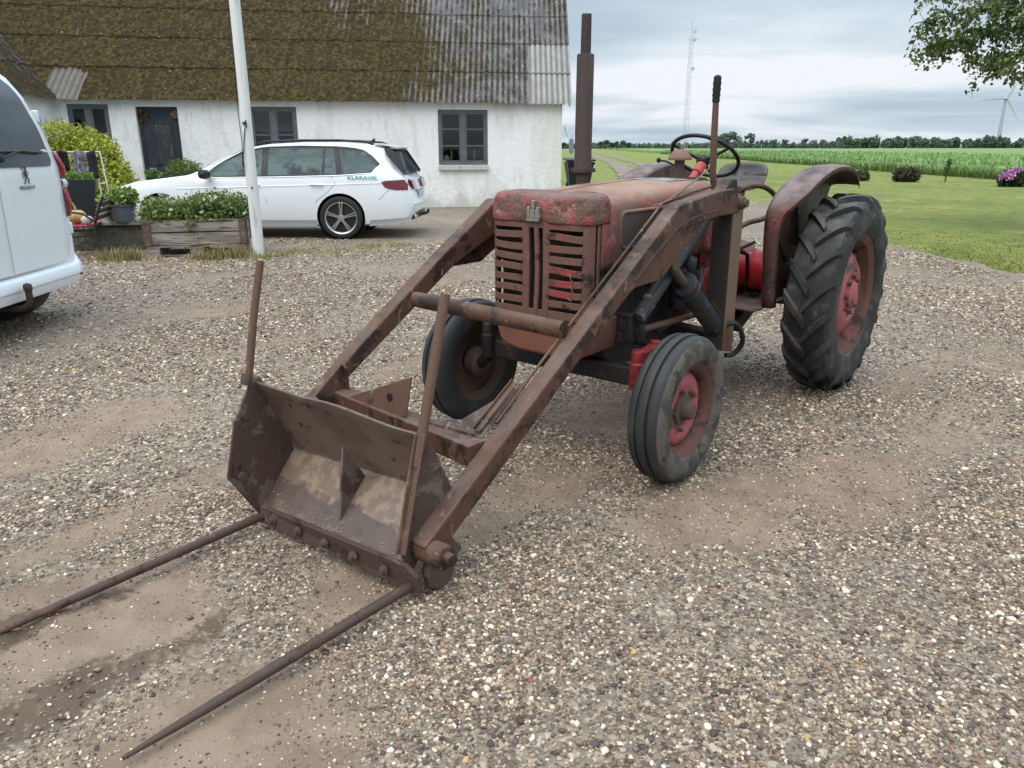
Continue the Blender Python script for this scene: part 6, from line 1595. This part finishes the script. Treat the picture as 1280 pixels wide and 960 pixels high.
for s in (1, -1): 
    exh = MB(); exh.box((-1.095, s * .55, .335), (.05, .17, .06)); exh.build('exhaust_trim', m_chrome, estate, bevel=.01)
    rt = MB(); rt.prism([(-1.075, s * .62, .77), (-1.072, s * .30, .77), (-1.035, s * .30, .90), (-1.035, s * .66, .91)], (-.035, 0, 0)); rt.build('tail_lamp', m_lampdark, estate, bevel=.006)
pl = MB(); pl.box((-1.118, 0, .665), (.012, .50, .115), (0, -.12, 0)); pl.build('number_plate', m_plate, estate)
rc = MB(); rc.box((-1.085, 0, .67), (.03, .62, .17), (0, -.12, 0)); rc.build('plate_recess', m_grey, estate)
an = MB(); an.prism([(-.22, -.012, 1.487), (-.40, -.012, 1.47), (-.41, -.012, 1.545), (-.385, -.012, 1.545), (-.33, -.012, 1.505)], (0, .024, 0)); an.build('antenna_fin', m_trim, estate, bevel=.005)
# windscreen
P = []
for x in np.linspace(2.22, 1.42, 10):
    hw = np.interp(x, [1.42, 2.22], [.62, .72]); P.append([(x + .010, hw * v, topz(x, hw * v) + .006) for v in np.linspace(-1, 1, 11)])
MB().grid(P).build('windscreen', m_darkglass, estate, smooth=60)
# green lettering along the rear flank
gx, gz = -.36, .925
txm = Matrix.Translation((gx, skin(gx, gz) + .010, gz)) @ Matrix.Rotation(PI, 4, 'Z') @ Matrix.Rotation(R(86), 4, 'X')
text_mesh('lettering', 'KLARAVIK', .082, M('lettering_green', (0.02, 0.30, 0.17), rough=.5), estate, txm, .0015, 1.22)

# ---- white van at the left edge, its rear towards the yard (origin below the middle of its rear face; X forward)
van = empty('van', (-4.16, 6.28, 0), R(181.5), label='white panel van at the left edge seen from its rear doors', cat='van')
van.scale = (1.10, 1.10, 1.05)
# local: +X forward is world -X; local +Y is world -Y (towards the camera)
VH = 2.13; VW = .97
vt = [(-.02, .40, .90, 1.30, 1.42, .80), (.0, .36, .945, 1.32, 1.50, .82), (.04, .34, .96, 1.33, 1.62, .80), (.12, .33, .968, 1.34, 1.86, .765), (.20, .32, .97, 1.34, 2.02, .745), (.30, .31, .97, 1.34, 2.10, .74), (.5, .31, .97, 1.34, VH, .745), (1.5, .30, .97, 1.33, VH + .01, .75), (3.0, .30, .97, 1.30, VH, .745), (3.5, .30, .965, 1.25, 2.02, .74), (4.1, .30, .955, 1.15, 1.45, .74), (4.4, .30, .94, 1.08, 1.28, .72), (5.0, .32, .85, .95, 1.08, .62), (5.15, .38, .74, .85, .92, .55)]
xs_v = np.concatenate([np.linspace(-.02, .6, 26), np.linspace(.7, 5.15, 40)])
vb_, vskin, vtop = car_body('body', vt, xs_v, m_vanwhite, van, .03, None)
cs_ = []
for x in (.62, 4.2):
    for s in (1, -1):
        c = MB().lathe([(0, s * .62), (.395, s * .62), (.395, s * 1.1), (0, s * 1.1)], (x, 0, .36), (0, 1, 0), 32).build('cutter', m_trim); c.parent = van; cs_.append(c)
bpy.context.evaluated_depsgraph_get().update(); cut(vb_, cs_)
for x in (.62, 4.2):
    for s in (1, -1):
        car_wheel(van, x, s * .84, s, .35, .215, .115)
        a = MB(); a.lathe([(.39, s * .62), (.39, s * .95)], (x, 0, .36), (0, 1, 0), 32); a.lathe([(0, s * .622), (.39, s * .622)], (x, 0, .36), (0, 1, 0), 32); a.build('wheel_arch', m_trim, van, recalc=False)
def vrear(z):                                                  # x of the rear face at height z
    return float(np.interp(z, [.3, .5, .95, 1.30, 1.62, 1.86, 2.02, 2.10], [.0, -.012, -.02, -.02, .045, .115, .20, .28]))
# underside
ub = MB(); ub.box((2.4, 0, .30), (4.6, 1.5, .10)); ub.box((.55, 0, .30), (.3, .9, .12)); ub.build('underside', m_trim, van)
# rear doors: two leaves with a rounded lower corner, proud of the body
for s, nm in ((-1, 'rear_door'), (1, 'rear_door')):
    P = []
    zs_ = np.concatenate([np.linspace(.505, .60, 6), np.linspace(.75, 1.30, 8), np.linspace(1.32, 2.06, 16)])
    for z in zs_:
        hw = np.interp(z, [.505, .52, .55, .61, .72, 1.30, 1.62, 1.90, 2.03, 2.06], [.74, .79, .82, .845, .862, .880, .835, .765, .715, .68])
        bow = .020; crease = .010 * math.exp(-((z - 1.13) / .03) ** 2)
        P.append([(vrear(z) - .020 + bow * (v * hw / .9) ** 2 - crease * (1 - v * .4) * .4, s * (.006 + (hw - .006) * v), z) for v in np.linspace(0, 1, 10)])
    dr = MB().grid(P).build(nm, m_vanwhite, van, smooth=50, recalc=False, solid=.014, bevel=.004)
    P = []
    for z in np.linspace(1.32, 2.0, 15):
        hw = np.interp(z, [1.32, 1.345, 1.62, 1.90, 1.97, 2.0], [.735, .77, .745, .685, .655, .60])
        P.append([(vrear(z) - .040 + .020 * (v * hw / .9) ** 2, s * (.045 + (hw - .045) * v), z) for v in np.linspace(0, 1, 10)])
    MB().grid(P).build('rear_window', m_darkglass, dr, smooth=60)
    hn = MB()
    for z in (.78, 1.72): hn.box((vrear(z) + .005, s * np.interp(z, [.78, 1.72], [.905, .852]), z), (.05, .035, .10))
    hn.build('hinge', m_vanwhite, dr, bevel=.008)
    # lamp cluster in three fields on the corner
    def lampP(z0, z1, mat, nm2):
        P = []
        for z in np.linspace(z0, z1, 8):
            e_ = .02 * math.sin((z - z0) / (z1 - z0) * PI)
            yk = np.interp(z, [.85, 1.3, 1.45], [.93, .925, .905])
            P.append([(vrear(z) - .012 - e_, s * (yk - .055 - e_ * .3), z), (vrear(z) - .014 - e_, s * (yk - .01), z), (vrear(z) + .012 - e_ * .3, s * (yk + .030 + e_ * .6), z), (vrear(z) + .07, s * (yk + .050 + e_ * .4), z), (vrear(z) + .15, s * (yk + .052), z)])
        return MB().grid(P).build(nm2, mat, van, smooth=60, recalc=False, solid=.01)
    lm = lampP(.885, 1.125, m_lampred, 'tail_lamp')
    l2 = lampP(1.125, 1.205, m_silverp, 'reversing_lamp'); l3 = lampP(1.205, 1.43, m_lampred, 'tail_lamp')
# bumper
P = []
for v in np.linspace(-1, 1, 31):
    a = abs(v); y = v * .985; xb = -.085 + .012 * a + (0 if a < .86 else .30 * ((a - .86) / .14) ** 2)
    y = math.copysign(min(a * 1.03, .985), v)
    up = .115 * float(sstep(.87, .93, a))
    P.append([(xb + .09, y * .97, .285), (xb + .030, y * .985, .305), (xb + .016, y, .345), (xb + .014, y, .385), (xb, y, .392), (xb, y, .455 + up * .7), (xb + .018, y * .995, .474 + up), (xb + .07, y * .98, .488 + up)])
bu = MB().grid(P).build('bumper', m_vanwhite, van, smooth=50, recalc=False, solid=.012)
for s in (1, -1):
    c_ = MB(); P = []
    for x in np.linspace(.14, .24, 4):
        P.append([(x, s * .965, .31), (x, s * .982, .36), (x, s * .985, .52), (x, s * .98, .60), (x, s * .968, .66 + .2 * (x - .2))])
    c_.grid(P).build('bumper_corner', m_vanwhite, bu, smooth=50, recalc=False, solid=.01)
    rf_ = MB(); rf_.box((-.055, s * .845, .385), (.02, .12, .045), (0, 0, s * .12)); rf_.build('reflector', m_lampdark, bu, bevel=.008)
th_ = MB(); th_.tube([(.15, .06, .25), (-.08, .06, .25), (-.135, .06, .28), (-.15, .06, .33), (-.15, .06, .39)], .024, 12); th_.lathe([(0, .37), (.018, .375), (.030, .40), (.032, .425), (.026, .445), (0, .455)], (-.15, .06, 0), (0, 0, 1), 16); th_.build('tow_ball', M('tow_rust', (0.05, 0.036, 0.03), rough=.6), van, smooth=60)
wi = MB(); wi.tube([(vrear(1.44) - .055, -.62, 1.425), (vrear(1.45) - .060, -.35, 1.440), (vrear(1.44) - .055, .05, 1.435)], .010, 6); wi.lathe([(0, -.02), (.03, -.02), (.028, .03), (0, .04)], (vrear(1.385) - .045, -.05, 1.385), (-1, 0, 0), 12); wi.tube([(vrear(1.385) - .065, -.05, 1.385), (vrear(1.44) - .065, -.30, 1.440)], .010, 6); wi.build('wiper', m_trim, van)
# emblem: an upright rampant animal outline in dark chrome, and the lettering under it
EY, EZ = -.34, 1.245
def rear_pt(y, z): return (vrear(z) - .030 + .020 * (y / .9) ** 2, y, z)
def estroke(mb, pts, r):
    mb.tube([tuple(Vector(rear_pt(EY - p[0] * 1.05, EZ + p[1])) + Vector((-.004, 0, 0))) for p in pts], [r * .62 * q for q in (np.linspace(1, .75, len(pts)))], 6)
lm = MB()
estroke(lm, [(-.034, .075), (-.030, .092), (-.010, .098), (.012, .090), (.024, .070), (.020, .050), (.006, .040)], .0075)
estroke(lm, [(-.036, .070), (-.020, .064), (-.012, .052), (-.030, .048)], .006)
estroke(lm, [(.012, .080), (.018, .052), (.016, .022), (.022, -.005)], .010)
estroke(lm, [(-.004, .042), (-.002, .018), (.010, -.004)], .009)
estroke(lm, [(.004, .030), (-.022, .026), (-.034, .012)], .006); estroke(lm, [(.002, .012), (-.022, .002), (-.032, -.014)], .006)
estroke(lm, [(.020, -.006), (.038, -.022), (.030, -.048), (.044, -.056)], .008); estroke(lm, [(.010, -.008), (-.006, -.030), (-.010, -.050), (-.026, -.056)], .008)
estroke(lm, [(.026, .006), (.044, .020), (.040, .042)], .005)
lm.build('emblem', m_dgrey, van, smooth=60)
tz = 1.145; yq = EY
tm = Matrix.Translation((vrear(tz) - .036, yq, tz)) @ Matrix.Rotation(-PI / 2, 4, 'Z') @ Matrix.Rotation(R(90), 4, 'X')
text_mesh('lettering', 'PEUGEOT', .040, m_dgrey, van, tm, .0015, 1.15)
# ================================================================== things around the yard
# ---- white painted pole
m_pole = M('pole_flaking_white', (0.66, 0.66, 0.64), [((0.44, 0.42, 0.39), 3, .52, .66, (2.5, 2.5, .25)), ((0.25, 0.22, 0.19), 9, .64, .74, (2, 2, .3))], rough=.75, bump=(25, .4))
pole = empty('flagpole', (-3.76, 11.36, 0), label='weathered white painted flagpole standing beside the wooden planter', cat='flagpole')
m = MB(); m.tube([(0, 0, -.1), (0, 0, 1.0), (.008, 0, 2.5), (.004, 0, 4.0), (0, 0, 9.0)], [.083, .080, .075, .071, .045], 20)
m.build('mast', m_pole, pole, smooth=60)
m = MB(); m.tube([(-.085, -.02, 2.45), (-.088, -.03, 2.0), (-.06, -.08, 1.62), (-.072, -.09, 1.34)], .006, 6); m.tube([(.005, -.088, 1.80), (-.03, -.088, 1.60), (-.07, -.092, 1.30)], .007, 6); m.tube([(-.084, -.02, 2.45), (-.08, -.02, 9)], .004, 4); m.build('halyard', m_black, pole)
m = MB(); m.bar((-.02, -.09, 1.86), (.03, -.09, 1.86), .03, .03); m.tube([(.028, -.10, 1.80), (.028, -.105, 1.90)], .012, 6); m.tube([(-.07, -.092, 1.34), (-.07, -.092, 1.27)], .014, 6); m.lathe([(0, 0), (.016, 0), (.012, .012), (0, .016)], (.02, -.082, .98), (0, -1, 0), 8); m.build('cleat', m_black, pole)

# ---- wooden planter on a pallet
m_wood = M('weathered_planks', (0.22, 0.185, 0.155), [((0.33, 0.29, 0.25), 4, .47, .58, (.35, 1, 2.5)), ((0.085, 0.065, 0.052), 9, .54, .62, (.25, 1, 3)), ((0.17, 0.12, 0.09), 3, .58, .7)], rough=.9, bump=(14, .6, .01))
m_woodend = M('weathered_planks_brown', (0.12, 0.075, 0.055), [((0.20, 0.16, 0.13), 6, .5, .7)], rough=.9, bump=(14, .6, .01))
PA = math.atan2(11.49 - 11.14, -4.05 + 5.43)
pt = empty('wooden_planter', (-4.74, 11.30 + .40, 0), PA, label='weathered plank planter box on a pallet, full of flowering greenery', cat='planter')
LXp, LYp = .70, .40
m = MB()
for j, z in enumerate((.255, .445)):
    h = .172
    for s in (-1, 1):
        m.box((0, s * (LYp - .014), z), (2 * LXp - .002, .028, h)); m.box((s * (LXp - .014), 0, z + .002), (.028, 2 * LYp - .060, h))
    m.box((.02, -LYp - .004, z + .01), (.004, .006, h))
po = m.build('plank_wall', m_wood, pt, smooth=0, bevel=.006)
for s in (-1, 1):
    for c_, d_ in (((s * (LXp - .05), -LYp - .012, .35), (.085, .02, .365)), ((s * (LXp + .012), -LYp + .05, .35), (.02, .085, .365)), ((s * (LXp + .012), LYp - .05, .37), (.022, .085, .40))):
        MB().box(c_, d_).build('corner_batten', m_woodend, po, smooth=0, bevel=.004)
m = MB()
for y in (-.36, 0, .36):
    m.box((0, y, .011), (1.36, .10, .020)); m.box((0, y, .145), (1.36, .10, .020))
    for x in (-.60, 0, .60): m.box((x, y, .078), (.16, .096, .112))
m.build('pallet', m_wood, pt, smooth=0, bevel=.005)
m = MB(); m.box((0, 0, .50), (2 * LXp - .06, 2 * LYp - .06, .03)); m.build('soil', M('soil', (0.045, 0.034, 0.026), rough=.95, bump=(30, .8, .02)), pt, smooth=0)
rs = np.random.RandomState(12)
bl = [((x, y, .63 + .06 * math.sin(x * 5) ), (.26, .26, .23)) for x in np.linspace(-.58, .58, 6) for y in (-.2, .18)] + [((-.05, -.40, .50), (.10, .07, .15)), ((.25, -.40, .56), (.2, .06, .08)), ((-.5, -.38, .56), (.2, .06, .07))]
P = blob_points(rs, bl, 9500, .35); P[:, 2] = np.maximum(P[:, 2], .38 + .13 * (np.abs(P[:, 1]) < .38))
V, F, C = leaf_quads(P, .052, rs, pick(rs, len(P), [(.14, .205, .05), (.105, .165, .042), (.19, .25, .07), (.075, .12, .035), (.23, .28, .09)]))
np_mesh('foliage', V, F, m_leaf, pt, cattr=C, smooth=False)
P = np.concatenate([blob_points(rs, [(b[0], tuple(q * 1.04 for q in b[1])) for b in bl[:12]], 190, .95)]); P = P[P[:, 2] > .60]
P = np.repeat(P, 6, 0) + rs.randn(len(P) * 6, 3) * .012
V, F, C = leaf_quads(P, .038, rs, pick(rs, len(P), [(.62, .62, .50), (.55, .58, .42), (.66, .66, .58)], .1)); np_mesh('blossom', V, F, m_leaf, pt, cattr=C, smooth=False)
m = MB()
for k in range(26):
    x, y = rs.uniform(-.1, .66), rs.uniform(-.3, .3); a = rs.uniform(-.6, .6); h = rs.uniform(.2, .36)
    m.tube([(x, y, .55), (x + a * .1, y, .55 + h * .7), (x + a * .3, y + .02, .55 + h * 1.1)], .0035, 4)
m.build('stalk', M('dry_stalk', (0.17, 0.17, 0.08), rough=.8), pt)

# ---- raised stone bed behind the bench
m_stone = M('mossy_stone_wall', (0.115, 0.105, 0.085), [((0.17, 0.155, 0.13), 5, .5, .66), ((0.055, 0.055, 0.035), 4, .5, .66), ((0.03, 0.028, 0.024), 12, .62, .74)], rough=.95, bump=(16, .7, .03))
m_cope = M('stone_coping', (0.24, 0.225, 0.20), [((0.12, 0.115, 0.10), 6, .48, .66), ((0.32, 0.31, 0.28), 14, .58, .72)], rough=.95, bump=(20, .6, .02))
bed = empty('raised_stone_bed', (-6.35, 12.05, 0), PA * .6, label='low raised bed of dark mossy stone with pale flat coping', cat='raised bed')
m = MB(); m.box((-.75, .55, .19), (2.7, 1.3, .38)); m.build('stone_side', m_stone, bed, smooth=0, bevel=.02)
m = MB()
for k, x in enumerate((-1.85, -1.18, -.52, .13)): m.box((x + .16, .53, .411 + .004 * (k % 2)), (.655, 1.40, .06))
m.build('coping', m_cope, bed, smooth=0, bevel=.012)
# ---- pot with plant on the bed
m_pot = M('pot_blue_grey', (0.115, 0.135, 0.155), rough=.55)
pot = empty('flower_pot', (-6.02, 12.02, .445), 0, label='round blue grey pot with a bushy light green plant on the stone bed', cat='plant pot')
m = MB(); m.lathe([(0, .0), (.15, .0), (.185, .22), (.20, .225), (.205, .26), (.185, .262), (.178, .225), (0, .215)], n=30, axis=(0, 0, 1)); m.build('pot', m_pot, pot, smooth=40)
P = blob_points(rs, [((0, 0, .36), (.23, .22, .16)), ((-.12, -.05, .30), (.18, .15, .12)), ((.14, -.03, .36), (.14, .14, .14))], 1900, .35); V, F, C = leaf_quads(P, .058, rs, pick(rs, 1900, [(.23, .31, .07), (.17, .24, .055), (.30, .37, .10), (.11, .16, .045)])); np_mesh('foliage', V, F, m_leaf, pot, cattr=C, smooth=False)
m = MB(); m.lathe([(0, .0), (.10, .0), (.135, .19), (.14, .2), (.12, .2), (0, .17)], n=22, axis=(0, 0, 1)); pb = m.build('plant_pot', M('pot_pale_stone', (0.36, 0.35, 0.29), [((0.2, 0.2, 0.15), 8, .5, .65)], rough=.8)); pb.location = (-6.30, 12.10, .445); tag(pb, 'small pale stone pot half hidden behind the blue grey pot', 'plant pot')
# ---- tall tapered dark planters with clipped greens
m_slate = M('planter_anthracite', (0.026, 0.028, 0.033), rough=.5)
def tall_planter(x, y, z, rz, w, h, label, green):
    p = empty('tall_planter', (x, y, z), rz, label=label, cat='planter', group='tall anthracite planters by the bench')
    a, b = w * .36, w * .5
    m = MB(); m.add([(-a, -a, 0), (a, -a, 0), (a, a, 0), (-a, a, 0), (-b, -b, h), (b, -b, h), (b, b, h), (-b, b, h), (-b + .03, -b + .03, h), (b - .03, -b + .03, h), (b - .03, b - .03, h), (-b + .03, b - .03, h), (-b + .03, -b + .03, h - .05), (b - .03, -b + .03, h - .05), (b - .03, b - .03, h - .05), (-b + .03, b - .03, h - .05)],
        [(3, 2, 1, 0), (0, 1, 5, 4), (1, 2, 6, 5), (2, 3, 7, 6), (3, 0, 4, 7), (4, 5, 9, 8), (5, 6, 10, 9), (6, 7, 11, 10), (7, 4, 8, 11), (8, 9, 13, 12), (9, 10, 14, 13), (10, 11, 15, 14), (11, 8, 12, 15), (12, 13, 14, 15)])
    m.build('tub', m_slate, p, smooth=0, bevel=.006)
    if green:
        P = np.stack([rs.uniform(-b * .92, b * .92, 1500), rs.uniform(-b * .92, b * .92, 1500), h - .03 + .12 * rs.rand(1500) ** .6], -1)
        V, F, C = leaf_quads(P, .035, rs, pick(rs, 1500, [(.16, .25, .04), (.12, .20, .03), (.20, .30, .06)])); np_mesh('foliage', V, F, m_leaf, p, cattr=C, smooth=False)
tall_planter(-6.86, 12.35, .44, .48, .56, .62, 'tall tapered anthracite planter with clipped bright greens in front of the clothes', True)
tall_planter(-7.75, 13.05, .44, .25, .62, .82, 'wide anthracite planter at the back, half hidden behind the van lamp', False)
# ---- clothes airer with washing
m_pale = M('airer_white', (0.60, 0.60, 0.58), rough=.4)
ai = empty('clothes_airer', (-7.42, 13.30, .44), .25, label='white tubular clothes airer standing before the yellow green conifer', cat='clothes airer')
m = MB()
for y in (0, .5):
    m.tube([(.42, y, 0), (.36, y, 1.02), (-.34, y, 1.02), (-.40, y, 0)], .014, 8)
for x in (-.3, -.1, .1, .3): m.tube([(x, 0, 1.02), (x, .5, 1.02)], .008, 6)
m.tube([(.39, 0, .5), (.39, .5, .5)], .010, 6); m.build('rack', m_pale, ai)
def cloth(name, x0, x1, y, ztop, zbot, mat, label):
    P = [[(x, y + .022 * math.sin(x * 40 + z * 3) + .012 * math.sin(z * 9), z + .01 * math.sin(x * 25)) for z in np.linspace(zbot, ztop, 9)] for x in np.linspace(x0, x1, 16)]
    o = MB().grid(P).build(name, mat, smooth=60, recalc=False, solid=.008); o.location = (-7.31, 13.27, .44); o.rotation_euler = (0, 0, .25); tag(o, label, 'washing')
cloth('hanging_garment', -.36, -.10, -.02, 1.03, .72, M('cloth_black', (0.012, 0.012, 0.014), rough=.95), 'black garment hanging at the left end of the airer')
cloth('hanging_garment', -.06, .17, -.02, 1.03, .52, M('cloth_grey_pattern', (0.20, 0.20, 0.21), [((0.06, 0.06, 0.065), 18, .48, .56), ((0.38, 0.38, 0.39), 22, .58, .66)], rough=.95), 'grey patterned garment hanging in the middle of the airer')
cloth('hanging_garment', .19, .32, -.02, 1.03, .58, M('cloth_charcoal', (0.022, 0.022, 0.026), rough=.95), 'charcoal garment hanging at the right end of the airer')
# ---- cast iron bench with pumpkins
m_iron = M('cast_iron', (0.026, 0.024, 0.025), [((0.07, 0.055, 0.05), 10, .56, .7)], rough=.5)
m_slat = M('bench_slat', (0.085, 0.07, 0.06), [((0.15, 0.13, 0.115), 6, .5, .7, (1, .3, 1))], rough=.8)
be = empty('garden_bench', (-6.24, 11.18, 0), R(14), label='old cast iron garden bench with slatted seat beside the van', cat='bench')
# local: X towards the backrest, Y away from the camera
for y in (0.0, 1.15):
    m = MB()
    m.tube([(.30, y, 0), (.235, y, .10), (.185, y, .26), (.175, y, .42), (.235, y, .60), (.32, y, .80), (.355, y, .86)], [.024, .021, .02, .02, .018, .018, .02], 8)
    m.tube([(-.34, y, 0), (-.29, y, .12), (-.25, y, .28), (-.26, y, .40)], .019, 8)
    m.tube([(-.26, y, .40), (-.05, y, .385), (.175, y, .42)], .019, 8)
    m.tube([(.20, y, .50), (.05, y, .62), (-.15, y, .655), (-.28, y, .62), (-.30, y, .55), (-.26, y, .42)], .016, 8)
    m.tube([(-.24, y, .28), (-.05, y, .30), (.16, y, .33), (.18, y, .42)], .013, 8)
    m.tube([(-.25, y, .20), (-.10, y, .16), (.04, y, .24), (.18, y, .20)], .012, 8)
    m.lathe([(.045, -.01), (.055, 0), (.045, .01)], (-.02, y, .26), (0, 1, 0), 16)
    m.build('bench_frame', m_iron, be, smooth=60)
for x in (-.24, -.16, -.08, 0, .08):
    m = MB(); m.box((x, .575, .415), (.062, 1.25, .025)); m.build('seat_slat', m_slat, be, smooth=0, bevel=.005)
for x, z in ((.225, .55), (.265, .65), (.305, .75)):
    m = MB(); m.box((x - .02, .575, z), (.022, 1.25, .07), (0, .38, 0)); m.build('back_slat', m_slat, be, smooth=0, bevel=.005)
def pumpkin(x, y, z, r, sq, mat, label, stalk=True):
    p = empty('pumpkin', (x, y, z), 0, label=label, cat='pumpkin')
    P = [[((1 - .09 * abs(math.sin(t * 4.5))) * r * math.cos(t) * math.sin(u), (1 - .09 * abs(math.sin(t * 4.5))) * r * math.sin(t) * math.sin(u), r * sq * (1 - math.cos(u)) * (1 - .12 * math.exp(-((u - PI) / .35) ** 2))) for u in np.linspace(0.02, PI - .02, 14)] for t in np.linspace(0, 2 * PI, 55)[:-1]]
    MB().grid(P, True).build('gourd', mat, p, smooth=70)
    if stalk: MB().tube([(0, 0, r * sq * 1.8), (-.01, 0, r * sq * 1.8 + .06), (-.04, 0, r * sq * 1.8 + .12)], [.025, .016, .012], 8).build('stalk', M('gourd_stalk', (0.24, 0.22, 0.10), rough=.8), p)
bz = .43
cth = MB(); cth.grid([[(x, y, 0.004 * math.sin(x * 30 + y * 20)) for x in np.linspace(-.14, .15, 8)] for y in np.linspace(-.02, .6, 10)]); co = cth.build('seat_cloth', M('cloth_red', (0.36, 0.06, 0.05), [((0.5, 0.42, 0.40), 14, .55, .64)], rough=.9), smooth=60, recalc=False, solid=.02); co.location = (-6.28, 11.22, .445); co.rotation_euler = (0, 0, R(14)); tag(co, 'red cloth spread on the bench seat under the pumpkins', 'cloth')
pumpkin(-6.40, 11.40, .462, .135, .78, M('pumpkin_tan', (0.46, 0.30, 0.11), [((0.52, 0.38, 0.17), 6, .5, .7)], rough=.5), 'large tan pumpkin with a green stalk on the bench seat')
pumpkin(-6.20, 11.30, .462, .085, .75, M('pumpkin_white', (0.60, 0.55, 0.49), rough=.5), 'small white pumpkin on the bench seat beside the tan one', False)
# ---- shrubs by the house
bl = []
rs2 = np.random.RandomState(31)
for k in range(20):
    a = rs2.rand() * 6.28; rr_ = math.sqrt(rs2.rand()); x = rr_ * 1.25 * math.cos(a); y = rr_ * .7 * math.sin(a); z = .42 + 1.15 * (1 - .55 * rr_ ** 2) * rs2.uniform(.35, 1)
    bl.append(((x, y, z), (.30 + .16 * rs2.rand(), .30, .24 + .12 * rs2.rand())))
shrub('conifer_shrub', -9.5, 16.6, 0, [((x * 1.15, y, z * 1.32), (a * 1.1, b_, c_ * 1.25)) for (x, y, z), (a, b_, c_) in bl] + [((0, 0, .6), (1.25, .6, .7)), ((.95, 0, .45), (.75, .5, .6)), ((1.15, 0, .9), (.4, .4, .4))], 36000, .065, [(.46, .47, .07), (.38, .40, .06), (.54, .52, .09), (.24, .28, .05), (.31, .36, .055)], 'big yellow green conifer shrub before the left window', 32, stems=9)
shrub('box_ball', -7.85, 18.9, .0, [((0, 0, 1.0), (.42, .36, .27)), ((0, 0, .6), (.36, .3, .4))], 7000, .034, [(.12, .19, .04), (.16, .24, .05), (.08, .13, .032)], 'clipped round box shrub by the door, behind the car bonnet', 33)
shrub('leafy_plant', -8.35, 18.4, 0, [((0, 0, .90), (.20, .2, .14)), ((-.1, 0, .5), (.15, .15, .3))], 420, .10, [(.14, .21, .06), (.10, .16, .05)], 'loose leafy plant before the door, left of the box shrub', 34, 'plant')
